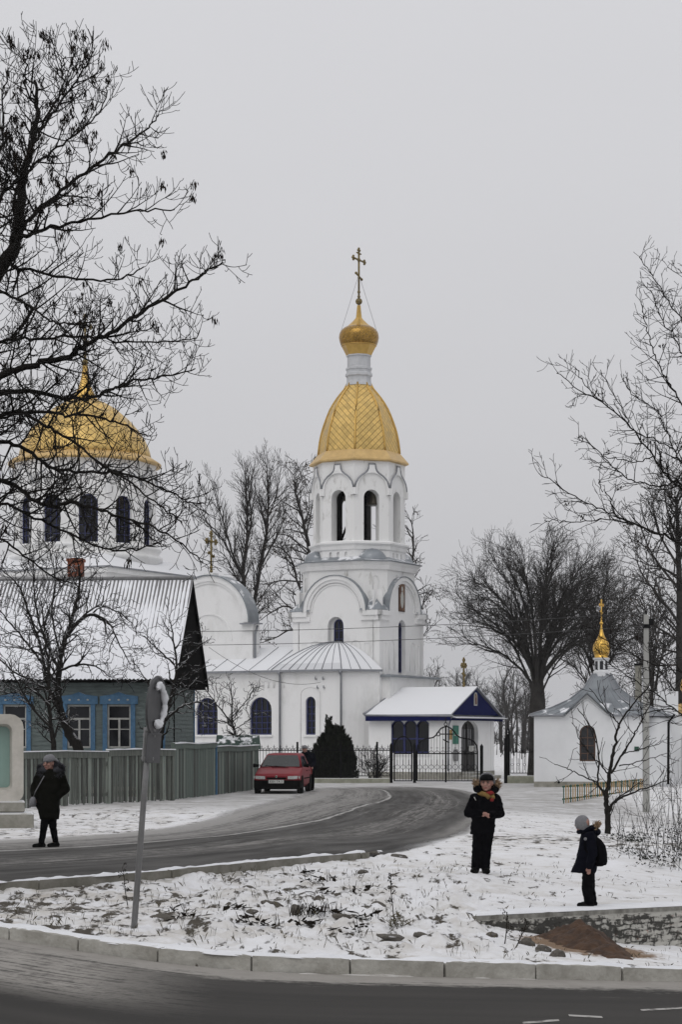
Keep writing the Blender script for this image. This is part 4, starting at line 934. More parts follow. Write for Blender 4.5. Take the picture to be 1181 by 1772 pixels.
# ---------------------------------------------------------------- fences
mk('grey_lath', (.15,.165,.145), (.06,.066,.057), rough=.9, scale=3.5, stretch=(6,6,.5), bump=.3, lo=.3, hi=.7)
mk('green_board', (.125,.155,.135), (.07,.09,.078), rough=.9, scale=2.5, stretch=(4,4,.4), bump=.3, lo=.3, hi=.7)
mk('lath_pale', (.27,.30,.265), (.15,.17,.15), rough=.9, scale=4, stretch=(6,6,.4), lo=.3, hi=.7)
mk('lath_dark', (.075,.08,.07), (.03,.033,.029), rough=.9, scale=3.5, stretch=(6,6,.5))
def board_fence(name, label, a, b_, zt, zbf, step, wd, mat, pale, nb, seed, posts, cap=.16, group='wooden fences in front of the house'):
    # planks as one panel, a top rail with snow, posts
    r_ = random.Random(seed); a, b_ = Vector(a), Vector(b_); d = (b_-a); ln = d.length; d.normalize()
    o = empty(name, (a.x, a.y, hz(a.x, a.y)), math.atan2(d.y, d.x), label, 'fence', group); z0 = o.location.z
    mb = MB(); x = 0
    while x < ln-wd:
        w_ = wd*r_.uniform(.8, 1.1); gx = hz(a.x+d.x*x, a.y+d.y*x)-z0; lean = r_.gauss(0, .008); yy = r_.uniform(0, .012)
        top = zt+r_.uniform(-.015, .01); q_ = r_.random(); m_ = 1 if q_ < pale else 2 if q_ < pale*1.8+.1 else 0
        zl = gx+zbf+r_.uniform(-.02, .03)
        mb.loft([[(x, yy, zl), (x+w_, yy, zl), (x+w_, yy+.02, zl), (x, yy+.02, zl)], [(x+lean, yy, top), (x+w_+lean, yy, top), (x+w_+lean, yy+.02, top), (x+lean, yy+.02, top)]], m_)
        x += step*r_.uniform(.93, 1.07)
    mb.build('planks', [mat, 'lath_pale', 'lath_dark'], o)
    mb = MB(); ms = MB(); n = max(2, int(ln/1.6))
    for k in range(n):
        x0, x1 = ln*k/n, ln*(k+1)/n; e0, e1 = .02*math.sin(k*2.1), .02*math.sin((k+1)*2.1)
        def sec(x, e, ya, yb, za, zb): return [(x, ya, za+e), (x, yb, za+e), (x, yb, zb+e), (x, ya, zb+e)]
        mb.loft([sec(x0, e0, -.03, -.002, zt-cap, zt+.02), sec(x1, e1, -.03, -.002, zt-cap, zt+.02)], 0)
        hs = r_.uniform(.035, .06)
        for q in range(6):
            f0, f1 = q/6, (q+1)/6; hv = lambda f: hs*(.7+.5*mnoise.noise(Vector(((x0+(x1-x0)*f)*3, seed, 0)))); ms.loft([sec(x0+(x1-x0)*f0, e0+(e1-e0)*f0, -.06, .07, zt+.022, zt+.022+hv(f0)), sec(x0+(x1-x0)*f1, e0+(e1-e0)*f1, -.06, .07, zt+.022, zt+.022+hv(f1))], 0)
        mb.loft([sec(x0, e0, .02, .06, zt-.4, zt-.3), sec(x1, e1, .02, .06, zt-.4, zt-.3)], 0); mb.loft([sec(x0, e0, .02, .06, .25, .34), sec(x1, e1, .02, .06, .25, .34)], 0)
    mb.build('rail', [mat], o); ms.build('snow_cap', ['snow'], o)
    for x, m_ in posts: 
        mb = MB(); mb.box(x*ln-.06, x*ln+.06, -.02, .09, -.2, zt+.06, 0); mb.build('post', m_, o)
    return o
board_fence('lath_fence', 'weathered grey lath fence with snow along its top, standing behind the walking woman', G(38, 1402), G(186, 1394), 1.50, .02, .088, .062, 'grey_lath', .25, 3, 1, [(.0, 'grey_lath'), (.5, 'grey_lath')])
board_fence('lath_fence', 'weathered leaning lath fence directly behind the grey road sign post', G(187, 1394), G(302, 1388), 1.52, .02, .090, .064, 'grey_lath', .2, 3, 2, [(.02, 'lath_pale'), (.98, 'grey_lath')])
board_fence('board_fence', 'taller faded green board fence with snow on top, left of its blue post', G(302, 1386), G(374, 1375), 1.70, .0, .15, .145, 'green_board', .1, 3, 3, [(.0, 'green_board')], .14)
board_fence('board_fence', 'faded green board fence beside the red car, right of the blue post', G(375, 1375), G(447, 1366), 1.62, .0, .15, .145, 'green_board', .12, 3, 4, [(.0, 'blue_paint'), (.99, 'green_board')], .16)
# green little well roof peeping over the fence
c = P(412, 1290, 79); well = empty('well_house', (c.x, c.y, 0), R(8), 'small dark green gabled well roof behind the green board fence', 'well')
mb = MB()
for s_ in (-1, 1): mb.loft([[(-.85, s_*.62, 1.55), (-.85, s_*.62, 1.5), (-.85, 0, 2.0), (-.85, 0, 2.05)], [(.85, s_*.62, 1.55), (.85, s_*.62, 1.5), (.85, 0, 2.0), (.85, 0, 2.05)]], 0)
mk('green_roof', (.02,.045,.035), (.012,.03,.024), rough=.7, snow=.42, nscale=3)
mb.build('roof', 'green_roof', well)
mb = MB(); mb.poly([(.8, -.55, 1.52), (.8, .55, 1.52), (.8, 0, 1.97)]); mb.poly([(-.8, -.55, 1.52), (-.8, .55, 1.52), (-.8, 0, 1.97)]); mb.box(-.6, .6, -.45, .45, 0, .85, 0); mb.build('wall', 'green_paint', well)
for x in (-.72, .72):
    for y in (-.5, .5): mb = MB(); mb.box(x-.05, x+.05, y-.05, y+.05, 0, 1.56); mb.build('post', 'green_paint', well)
# ---------------------------------------------------------------- concrete roadside stand at the left edge
c = G(20, 1427); st = empty('concrete_stand', (PX(-22, c.y), c.y, hz(c.x, c.y)), R(9), 'rounded pale concrete frame with green panel on stepped base, beside the lath fence', 'information stand')
mb = MB()
def rrect(w_, z0, z1, r):
    q = []
    for cx_, cz_, a0 in ((w_/2-r, z1-r, 0), (-w_/2+r, z1-r, 90), (-w_/2+r*.7, z0+r*.7, 180), (w_/2-r*.7, z0+r*.7, 270)):
        rr = r if a0 < 180 else r*.7
        q += [(cx_+rr*math.cos(R(a0+a)), cz_+rr*math.sin(R(a0+a))) for a in (0, 22, 45, 68, 90)]
    return q
o1, o2 = rrect(1.62, .54, 2.52, .30), rrect(1.12, .80, 2.30, .16)
n = len(o1); i0 = mb.add([(x, -.22, z) for x, z in o1]); i1 = mb.add([(x, -.22, z) for x, z in o2]); i2 = mb.add([(x, .1, z) for x, z in rrect(1.0, .86, 2.24, .12)]); i3 = mb.add([(x*.97, .25, z) for x, z in o1])
for k in range(n):
    k2 = (k+1) % n; mb.face((i0+k, i0+k2, i1+k2, i1+k)); mb.face((i1+k, i1+k2, i2+k2, i2+k)); mb.face((i0+k2, i0+k, i3+k, i3+k2), 0)
mb.poly([(x*.97, .25, z) for x, z in o1]); mk('pale_concrete', (.50,.475,.43), (.38,.36,.32), rough=.9, scale=2.5, bump=.3); mb.build('frame', 'pale_concrete', st)
mb = MB(); mb.poly([(x, .085, z) for x, z in rrect(1.0, .86, 2.24, .12)]); mb.poly([(x, .11, z) for x, z in rrect(1.0, .86, 2.24, .12)]); mb.build('panel', 'tealglass', st)
mb = MB(); mb.box(-1.0, .84, -.34, .45, .31, .56, 0, .03); mb.box(-1.05, 1.04, -.62, .5, -.1, .30, 0, .03); mb.build('base', 'concrete_snow', st)
# ---------------------------------------------------------------- small chapel on the right
mk('chapel_wall', (.74,.75,.76), (.66,.67,.68), rough=.9, scale=.8, bump=.2, bscale=10)
cc_ = G(1018, 1362); Wc = 4.22
ch = empty('chapel', (cc_.x, cc_.y, 0), R(-7), 'small white chapel with grey tent roof, brown arched window and gold onion cupola', 'chapel')
mb = MB(); hw = Wc/2; Dc = 4.4; ze = 2.86
Mx, ln = AB((-hw, 0), (hw, 0)); mb.M = Mx; g0, g1, gc = PX(979, cc_.y)-cc_.x+hw, PX(1054, cc_.y)-cc_.x+hw, PX(1016.5, cc_.y)-cc_.x+hw
outl = [(0, 0), (ln, 0), (ln, ze), (g1, ze), (gc, ze+.80), (g0, ze), (0, ze)]
wx = PX(1017.5, cc_.y)-cc_.x+hw
mb.facade(outl, [arch(wx, 1.02, .62, 1.42)], .16, 0); mb.box(wx-.36, wx+.36, -.05, .1, .96, 1.018, 0); mb.box(0, ln, -.04, .01, 0, .22, 1)
mb.box(0, .28, -.02, .003, .22, ze-.02, 0)
for (xa, za, xb, zb) in ((g0-.12, ze-.12, gc, ze+.62), (gc, ze+.62, g1+.12, ze-.12)): mb.tube([(xa, -.02, za), (xb, -.02, zb)], .035, 4, 0)
for x0, x1 in ((0, g0-.1), (g1+.1, ln)): mb.box(x0, x1, -.05, .0, ze-.15, ze-.07, 0)
mb.M = None
mb.box(-hw, hw, .17, Dc, 0, ze-.03, 0)
mb.lathe([(1.55, 0), (1.55, .3), (1.48, .32), (1.48, ze-.1)], 20, c=(hw-.25, 2.2), m=0)
ch_w = mb.build('wall', ['chapel_wall', 'concrete'], ch)
arch_window(ch, Mx, wx, 1.02, .62, 1.42, .13, 'brown_wood', 'glass_dim', .06, 1, 3)
mb = MB(); ac = (PX(1042, cc_.y)-cc_.x, 2.0); o_ = .16
prof = [(1.0, 0), (.72, .26), (.46, .60), (.26, 1.05), (.13, 1.66)]
base = [(-hw-o_, -o_), (g0-hw, -o_), (gc-hw, -o_-.02), (g1-hw, -o_), (hw+o_, -o_), (hw+o_+.35, .8), (hw+1.35, 1.6), (hw+1.4, 2.8), (hw+.4, Dc-.6), (hw+o_, Dc+o_), (-hw-o_, Dc+o_)]
rows = []
for (x, y) in base:
    row = []
    for s_, dz in (prof if abs(x-(gc-hw)) > .01 else [(.60, .42), (.55, .48), (.46, .60), (.26, 1.05), (.13, 1.66)]): row.append((ac[0]+(x-ac[0])*s_, ac[1]+(y-ac[1])*s_, ze+dz))
    rows.append(row)
n = len(base)
for k in range(n):
    a, b_ = rows[k], rows[(k+1) % n]
    for j in range(len(prof)-1): mb.quad(a[j], b_[j], b_[j+1], a[j+1], 0)
    if 1 <= k <= 2: continue
    mb.loft([[a[0], (a[0][0], a[0][1], ze-.06), (a[0][0]*.98, a[0][1]*.98+.04, ze-.06)], [b_[0], (b_[0][0], b_[0][1], ze-.06), (b_[0][0]*.98, b_[0][1]*.98+.04, ze-.06)]], 1)
    mb.tube([Vector(p)+Vector((0, 0, .01)) for p in a], .025, 4, 1)
    for f in (.33, .67): mb.tube([Vector(p).lerp(Vector(q), f)+Vector((0, 0, .005)) for p, q in zip(a, b_)], .012, 4, 1)
gx = gc-hw
for s_, gx0 in ((-1, g0-hw), (1, g1-hw)):                  # gablet roof
    mb.loft([[(gx0+s_*.06, -.2, ze-.04), (gx0+s_*.06, -.2, ze+.03), (gx, -.2, ze+.90), (gx, -.2, ze+.83)], [(gx0+s_*.06, .9, ze-.04), (gx0+s_*.06, .9, ze+.03), (gx, 1.2, ze+.90), (gx, 1.2, ze+.83)]], 0)
mb.box(hw+.55, hw+1.5, 2.2, 3.2, ze-.3, ze+.95, 2)
mk('chapel_roof', (.20,.22,.235), (.15,.165,.18), rough=.5, metal=.3, snow=.40, nscale=2.2, snz=(.70,.9), scale=2)
ch_r = mb.build('roof', ['chapel_roof', 'metal_grey', 'chapel_wall'], ch)
mb = MB(); a0 = R(22.5)
mb.lathe([(.36, ze+1.55), (.36, ze+1.75), (.30, ze+1.78), (.30, ze+2.2), (.36, ze+2.24), (.38, ze+2.3)], 8, c=ac, a0=a0, smooth=False)
for k in range(8):
    t = R(45*k); d = Vector((math.cos(t), math.sin(t), 0)); q = Vector((-d.y, d.x, 0)); p = Vector((ac[0], ac[1], 0))+d*.283
    mb.poly([p-q*.07+Vector((0, 0, ze+1.82)), p+q*.07+Vector((0, 0, ze+1.82)), p+q*.07+Vector((0, 0, ze+2.16)), p-q*.07+Vector((0, 0, ze+2.16))], 1)
cup = mb.build('cupola', ['chapel_wall', 'glass_dim'], ch)
mb = MB(); zo = ze+2.28
mb.lathe([(.33, zo), (.27, zo+.05), (.30, zo+.16)], 16, c=ac, m=1)
mb.lathe([(.30, zo+.16), (.345, zo+.30), (.35, zo+.42), (.325, zo+.55), (.26, zo+.68), (.18, zo+.80)], 20, c=ac, uvp=True)
mb.lathe([(.18, zo+.80), (.12, zo+.92), (.07, zo+1.08), (.035, zo+1.28), (.03, zo+1.36)], 12, c=ac, m=1); mb.ball((ac[0], ac[1], zo+1.42), .075, 10, 1)
mk('gold_bright', (.72,.45,.10), (.55,.33,.07), rough=.28, metal=.8, scale=5)
gold_mat('gold_tile_chapel', .09, (.80,.50,.11), (.62,.38,.08), .3, .7)
on = mb.build('onion_dome', ['gold_tile_chapel', 'gold_bright'], cup)
mb = MB(); orth_cross(mb, (ac[0], ac[1], zo+1.46), .88, .14, (.45, .9, 0), .026); mb.build('cross', 'gold_bright', cup)
mb = MB(); cx_ = PX(1092, 81)-cc_.x; mb.box(cx_-.13, cx_+.13, 3.4, 3.66, ze+.2, 4.9, 0); mb.box(cx_-.17, cx_+.17, 3.36, 3.7, 4.9, 4.98, 1); mb.build('chimney', ['concrete', 'iron'], ch_r)
mb = MB(); x = hw+1.05; mb.tube([(x+.25, 1.2, ze), (x+.02, 1.0, ze-.3), (x, .98, .1)], .05, 8); mb.build('downpipe', 'iron', ch)
mb = MB(); mb.box(hw-.30, hw-.12, -.04, -.003, 1.42, 1.60); mb.build('house_number', 'green_paint', ch)
mb = MB(); mb.tube([(PX(970, 78)-cc_.x, -.09, .2), (PX(970, 78)-cc_.x, .05, .2)], .05, 8); mb.build('drain_pipe', 'iron', ch)
# ---------------------------------------------------------------- gatehouse cut by the right edge
gc_ = Vector((PX(1196, 84), 84, 0)); gh = empty('gatehouse', tuple(gc_), R(-9), 'white gatehouse with dark arched opening and gold dome at the right edge', 'gatehouse')
mb = MB(); Mx, ln = AB((-.95, 0), (1.6, 0)); mb.M = Mx
mb.facade([(0, 0), (ln, 0), (ln, 2.95), (0, 2.95)], [arch(1.05, 0, .95, 2.45)], .4, 0); mb.M = None
mb.box(-.95, -.55, .4, 2.4, 0, 2.9, 0); mb.box(.75, 1.6, .4, 2.4, 0, 2.9, 0); mb.box(-.95, 1.6, 2.41, 2.6, 0, 2.9, 0); mb.box(-.85, -.72, -.06, .0, 1.9, 2.5, 0)
mb.build('wall', 'chapel_wall', gh)
mb = MB(); mb.loft([[(-1.15, -.2, 2.97), (1.8, -.2, 2.97), (1.8, 2.8, 2.97), (-1.15, 2.8, 2.97)], [(-1.2, -.25, 3.12), (1.85, -.25, 3.12), (1.85, 2.85, 3.12), (-1.2, 2.85, 3.12)], [(-.1, .9, 3.5), (.6, .9, 3.5), (.6, 1.6, 3.5), (-.1, 1.6, 3.5)]], 0); mb.build('roof', 'gold_eave', gh)
mb = MB(); c2 = (.25, 1.2); mb.lathe([(.42, 3.4), (.42, 3.75), (.5, 3.78)], 8, c=c2, m=1, smooth=False); mb.lathe([(.5, 3.78), (.66, 4.0), (.68, 4.2), (.6, 4.45), (.42, 4.7), (.2, 4.95), (.06, 5.3)], 20, c=c2, uvp=True); mb.build('onion_dome', ['gold_tile_chapel', 'chapel_wall'], gh)
mb = MB(); orth_cross(mb, (c2[0], c2[1], 5.25), 1.1, .22, (.45, .9, 0), .03); mb.build('cross', 'gold_bright', gh)
mb = MB(); mb.box(-.2, .3, -1.2, -1.1, .9, 1.5, 0)
for x in (-.15, .25): mb.box(x-.03, x+.03, -1.17, -1.12, 0, .9, 0)
nb = mb.build('notice_stand', 'galv'); nb.parent = None; nb.location = gc_; nb.rotation_euler = (0, 0, R(-9)); tag(nb, 'grey notice panel on two legs in front of the gatehouse', 'notice stand')
# ---------------------------------------------------------------- concrete pole, overhead wires
b_ = G(1119, 1386); pole = empty('utility_pole', (b_.x, b_.y, hz(b_.x, b_.y)), 0, 'slender grey concrete utility pole in front of the chapel', 'utility pole')
mb = MB(); z1 = CH+(HY-1045)/F*b_.y
mb.loft([[(-.10, -.09, -.3), (.10, -.09, -.3), (.10, .09, -.3), (-.10, .09, -.3)], [(-.068, -.065, z1), (.068, -.065, z1), (.068, .065, z1), (-.068, .065, z1)]]); mb.build('post', 'pole_concrete', pole)
mb = MB(); mb.box(-.09, .11, -.1, .1, z1-.42, z1-.3); mb.box(-.03, .22, -.05, .05, z1-.32, z1-.12); mb.tube([(0, 0, z1), (0, 0, z1+.12)], .03, 6); mb.build('bracket', 'iron', pole)
def wires(label, ends, sag, r=.009):
    mb = MB()
    for a, b2 in ends:
        a, b2 = Vector(a), Vector(b2); pts = []
        for k in range(25): t = k/24; p = a.lerp(b2, t); p.z -= sag*4*t*(1-t); pts.append(p)
        mb.tube(pts, r, 4)
    return tag(mb.build('overhead_wire', 'wire'), label, 'wire', 'overhead wires')
ptop = Vector((b_.x, b_.y, z1-.25))
wires('upper thin overhead wire crossing the white bell tower', [(ptop, P(-60, 1086, 72))], .33)
wires('lower thin overhead wire crossing the white bell tower', [(ptop-Vector((0, 0, .42)), P(-60, 1112, 72))], .30)
wires('slack cable running from the wooden house gable to the church wall', [(P(362, 1120, 72), P(556, 1180, 93.6))], .55)
# coloured picket fence
a, b_ = G(976, 1381), G(1112, 1366); d = (b_-a); lnp = d.length; d.normalize()
pf = empty('picket_fence', (a.x, a.y, hz(a.x, a.y)), math.atan2(d.y, d.x), 'low picket fence of green and yellow slats in front of the chapel', 'fence')
mb = MB(); mb.box(0, lnp, .02, .05, .52, .57); mb.box(0, lnp, .02, .05, .12, .17); mb.build('rail', 'green_paint', pf)
k = 0; x = 0
while x < lnp:
    z_ = hz(a.x+d.x*x, a.y+d.y*x)-pf.location.z; mb = MB(); mb.box(x, x+.055, -.005, .018, z_-.05, .60 if k % 2 else .58); mb.build('picket', ['yellow_paint', 'green_paint'][(k % 3 == 0)*1], pf); k += 1; x += lnp/38
# ---------------------------------------------------------------- iron fence and gates before the porch
def iron_panel(mb, x0, x1, zb, zt, n, crosses=True):
    # bars with ring band, arches and little crosses
    mb.box(x0, x1, -.015, .015, zb, zb+.035); mb.box(x0, x1, -.018, .018, zt-.24, zt-.20)
    zm = zb+(zt-.22-zb)*.42
    for k in range(n+1):
        x = x0+(x1-x0)*k/n; mb.box(x-.009, x+.009, -.009, .009, zb, zt-.2 if k % 2 else zt-.12)
        if k < n:
            xm = x+(x1-x0)/n/2; r = (x1-x0)/n*.5
            mb.tube([(xm-r+2*r*j/6, 0, zt-.20+.09*math.sin(math.pi*j/6)) for j in range(7)], .009, 4)
            if k % 2 == 0:
                mb.tube([(xm+r*.75*math.cos(2*math.pi*j/8), 0, zm+r*.75*math.sin(2*math.pi*j/8)) for j in range(9)], .009, 4)
                mb.box(xm-.012, xm+.012, -.01, .01, zm+r*.7, zm+r*.7+.22); mb.box(xm-.012, xm+.012, -.01, .01, zm-r*.7-.2, zm-r*.7)
            if crosses and k % 2 == 1:
                mb.box(xm-.009, xm+.009, -.009, .009, zt-.2, zt+.02); mb.box(xm-.045, xm+.045, -.008, .008, zt-.075, zt-.057)
Yf = 86.0; fz = .20
fx = lambda px: PX(px, Yf)
fe = empty('iron_fence', (fx(440), Yf, 0), 0, 'long black iron fence with little crosses on a low plinth, behind the red car', 'fence', 'iron fences of the churchyard'); bx = fx(440)
mb = MB(); mb.box(0, fx(675)-bx, -.16, .16, -.1, fz, 0, .02); mk('plinth', (.33,.33,.27), (.20,.205,.155), rough=.95, scale=3, snow=.7, snz=(.6,.85), nscale=3); mb.build('plinth', 'plinth', fe)
posts_ = [445, 515, 590, 653, 675]
for a, b2 in zip(posts_[:-1], posts_[1:]):
    x0, x1 = fx(a)-bx, fx(b2)-bx; mb = MB(); iron_panel(mb, x0, x1, fz+.08, 1.62, max(3, int((x1-x0)/.13))); mb.build('panel', 'iron', fe)
for p_ in posts_[:-1]:
    mb = MB(); x = fx(p_)-bx; mb.box(x-.045, x+.045, -.045, .045, 0, 1.68, 0); mb.ball((x, 0, 1.72), .05, 8); mb.build('post', 'iron', fe)
def post(mb, x, w_, z1): mb.box(x-w_/2, x+w_/2, -w_/2, w_/2, -.1, z1); mb.lathe([(w_*.7, z1), (.01, z1+.1)], 4, c=(x, 0), a0=R(45), smooth=False)
gt = empty('iron_gate', (fx(772), Yf, 0), 0, 'black iron double gate with arched top and three-bar cross before the church porch', 'gate'); g0_ = fx(772); gx = lambda px: fx(px)-g0_
for p_, zz in ((677.5, 1.62), (718, 1.62), (834, 1.58)):
    mb = MB(); post(mb, gx(p_), .13, zz); mb.build('post', 'iron', gt)
ztop = lambda py: CH+(HY-py)/F*Yf
def leaf(xa, xb, pts, zb, n, zt, nm):
    mb = MB(); mb.tube(pts, .032, 6)
    mb.box(min(xa, xb), max(xa, xb), -.02, .02, zb, zb+.05); mb.box(min(xa, xb), max(xa, xb), -.02, .02, zt-.02, zt+.03)
    px_ = [p[0] for p in pts]; pz_ = [p[2] for p in pts]; o = np.argsort(px_)
    for k in range(1, n):
        x = xa+(xb-xa)*k/n; top = float(np.interp(x, np.array(px_)[o], np.array(pz_)[o])); mb.box(x-.008, x+.008, -.008, .008, zb, top)
    x0, x1 = min(xa, xb), max(xa, xb); zm = zb+.62
    for k in range(n//2):
        xm = x0+(x1-x0)*(k+.5)/(n//2); r = (x1-x0)/(n//2)*.4
        mb.tube([(xm+r*math.cos(2*math.pi*j/8), 0, zm+r*math.sin(2*math.pi*j/8)) for j in range(9)], .01, 4); mb.box(xm-.014, xm+.014, -.01, .01, zm+r, zm+r+.22); mb.box(xm-.014, xm+.014, -.01, .01, zm-r-.2, zm-r)
        mb.tube([(xm-r*1.2+2.4*r*j/6, 0, zt+.03+.1*math.sin(math.pi*j/6)) for j in range(7)], .01, 4); mb.box(xm-.009, xm+.009, -.009, .009, zt, zt+.34); mb.box(xm-.05, xm+.05, -.009, .009, zt+.24, zt+.26)
    mb.build(nm, 'iron', gt)
zt = ztop(1304); zb = .06; bar0 = .02
A1 = [(722, 1351), (722, 1300), (723.5, 1290), (728, 1283), (735, 1278.5), (744, 1277), (750, 1276), (755, 1272), (759, 1266), (764, 1260), (772, 1256.5)]
A2 = [(827, 1351), (827, 1300), (825.5, 1290), (821, 1283), (814, 1279), (804, 1277), (797, 1276), (791, 1272), (787, 1266), (781, 1260), (773, 1256.5)]
for A1_ in (A1, A2):
    pts = [(gx(a), 0, ztop(b2)) for a, b2 in A1_]; mb = MB(); leaf(pts[0][0], gx(772), pts, zb, 10, zt, 'gate_leaf')
pts = [(gx(683), 0, zb)]+[(gx(698)+(gx(713)-gx(683))/2*math.cos(math.pi*(1-j/12)), 0, ztop(1294)+.5*math.sin(math.pi*j/12)) for j in range(13)]+[(gx(713), 0, zb)]
leaf(gx(683), gx(713), pts, zb, 6, zt, 'wicket_leaf')
mb = MB(); mb.box(-.035, .035, -.035, .035, .02, ztop(1256)); mb.box(gx(761), gx(785), -.02, .02, ztop(1271), ztop(1269)); mb.tube([(gx(767), 0, ztop(1279)), (gx(778), 0, ztop(1285))], .028, 6)
mb.tube([(gx(759)+.08*math.cos(2*math.pi*j/10), 0, ztop(1270)+.08*math.sin(2*math.pi*j/10)) for j in range(11)], .02, 5); mb.tube([(.07*math.cos(2*math.pi*j/10), 0, ztop(1253)+.07*math.sin(2*math.pi*j/10)) for j in range(11)], .02, 5)
mb.box(-.015, .015, -.015, .015, ztop(1251), ztop(1240)); mb.box(-.06, .06, -.012, .012, ztop(1245.5), ztop(1244.5)); mb.build('cross', 'iron', gt)
f2 = empty('iron_fence', (fx(873), Yf-1, 0), 0, 'short black iron fence panel beside the chapel wall with a folded-back gate leaf', 'fence', 'iron fences of the churchyard'); b0 = fx(873)
mb = MB(); mb.box(.05, fx(930)-b0, -.17, .17, -.1, .33, 0, .02); mb.build('plinth', 'plinth', f2)
mb = MB(); iron_panel(mb, .2, fx(928)-b0, .42, 1.55, 9); mb.build('panel', 'iron', f2)
mb = MB(); post(mb, 0, .16, 1.9); mb.build('post', 'iron', f2); mb = MB(); post(mb, fx(929)-b0, .09, 1.62); mb.build('post', 'iron', f2)
mb = MB(); mb.tube([(.02, -.1, .1), (.02, -.1, 1.9)]+[(.11-.09*math.cos(math.pi*j/8), -.1+.9*j/8, 2.0+.35*math.sin(math.pi*j/8)) for j in range(9)]+[(.20, .8, 1.9), (.20, .8, .1)], .04, 6)
for k in range(6): mb.box(.02+.03*k, .04+.03*k, -.1+.15*k, -.08+.15*k, .1, 2.1)
mb.box(.095, .115, .3, .32, 2.3, 2.75); mb.build('gate_leaf', 'iron', f2)
# ---------------------------------------------------------------- trees
class Tree:
    def __init__(s, seed): s.V = []; s.Fc = []; s.n = 0; s.r = random.Random(seed); s.tips = []; s.nb = 0
    def tube(s, pts, rad, k):
        p = np.array(pts, float); r = np.array(rad, float); t = np.gradient(p, axis=0); t /= np.linalg.norm(t, axis=1)[:, None]+1e-9
        ref = np.array([.31, .87, .38]) if abs(t[0] @ np.array([.31, .87, .38])) < .9 else np.array([1., 0, 0])
        u = np.cross(t, ref); u /= np.linalg.norm(u, axis=1)[:, None]+1e-9; v = np.cross(t, u)
        a = 2*np.pi*np.arange(k)/k
        ring = p[:, None]+r[:, None, None]*(u[:, None]*np.cos(a)[None, :, None]+v[:, None]*np.sin(a)[None, :, None])
        m_ = len(p); s.V.append(ring.reshape(-1, 3)); i = s.n+np.arange(m_*k).reshape(m_, k); j = np.roll(i, -1, 1)
        s.Fc.append(np.stack([i[:-1], j[:-1], j[1:], i[1:]], -1).reshape(-1, 4)); s.n += m_*k; s.nb += 1
    def path(s, p, d, ln, n, wander, up, gx=None):
        r = s.r; p = Vector(p); d = Vector(d).normalized(); pts = [tuple(p)]
        for i in range(n):
            d = d+Vector((r.gauss(0, wander), r.gauss(0, wander), r.gauss(0, wander)))+Vector((0, 0, up)); d.normalize(); p = p+d*(ln/n); pts.append(tuple(p))
        return pts
    def along(s, pts, rad, ln, level, P_):
        # children on a finished path
        if level >= len(P_['len']): return
        r = s.r; pts = [Vector(p) for p in pts]; n = len(pts)-1
        cnt = ln*P_['dens'][level]; cnt = int(cnt)+(r.random() < cnt-int(cnt))
        for c in range(cnt):
            t = P_['t0'][level]+(1-P_['t0'][level])*(c+r.random())/max(1, cnt); t = min(t, .999); k = int(t*n); f = t*n-k
            p = pts[k].lerp(pts[k+1], f); d = (pts[k+1]-pts[k]).normalized(); rr = rad[k]*(1-f)+rad[k+1]*f
            q = Vector((r.gauss(0, 1), r.gauss(0, 1)*P_.get('flat', 1), r.gauss(0, 1))); q = (q-d*q.dot(d)).normalized()
            if P_.get('lift', 0): q = (q+Vector((0, 0, P_['lift']))).normalized()
            a = R(P_['ang'][level]*r.uniform(.75, 1.25)); cd = d*math.cos(a)+q*math.sin(a)
            l_ = P_['len'][level]*r.uniform(.55, 1.2)*(1-P_.get('taper', .45)*t)
            s.grow(p, cd, l_, min(rr*.75, P_['rad'][level]), level, P_)
    def grow(s, p, d, ln, r0, level, P_):
        n = P_['seg'][level]; pts = s.path(p, d, ln, n, P_['wan'][level], P_['up'][level])
        rm = P_['rmin']; rad = [max(rm, r0*(1-.8*i/n)) for i in range(n+1)]
        s.tube(pts, rad, P_['side'][level])
        s.along(pts, rad, ln, level+1, P_)
        if level == len(P_['len'])-1: s.tips.append(pts[-1])
    def limb(s, pts, r0, r1, P_, k=7, level=0, sub=6):
        pts = [Vector(p) for p in pts]; out = []; n = len(pts)-1
        for i in range(n):                                # smooth through the given points
            p0, p1, p2, p3 = pts[max(0, i-1)], pts[i], pts[i+1], pts[min(n, i+2)]
            for j in range(sub):
                f = j/sub; out.append(.5*(2*p1+(p2-p0)*f+(2*p0-5*p1+4*p2-p3)*f*f+(3*p1-p0-3*p2+p3)*f**3))
        out.append(pts[-1]); m_ = len(out)
        out = [p+Vector((s.r.gauss(0, .012), s.r.gauss(0, .012), s.r.gauss(0, .012))) if 0 < i < m_-1 else p for i, p in enumerate(out)]
        rad = [r0+(r1-r0)*(i/(m_-1))**.8 for i in range(m_)]; s.tube([tuple(p) for p in out], rad, k)
        ln = sum((a-b).length for a, b in zip(out[:-1], out[1:])); s.along(out, rad, ln, level, P_); return out
    def build(s, name, mat, parent, kids=None):
        V = np.concatenate(s.V); Fq = np.concatenate(s.Fc); me = bpy.data.meshes.new(name)
        me.vertices.add(len(V)); me.vertices.foreach_set('co', V.astype(np.float32).ravel()); me.loops.add(Fq.size); me.loops.foreach_set('vertex_index', Fq.ravel().astype(np.int32))
        me.polygons.add(len(Fq)); me.polygons.foreach_set('loop_start', np.arange(0, Fq.size, 4, dtype=np.int32)); me.polygons.foreach_set('use_smooth', np.ones(len(Fq), bool)); me.update(calc_edges=True)
        me.materials.append(MAT[mat]); o = bpy.data.objects.new(name, me); COL.objects.link(o); o.parent = parent; return o
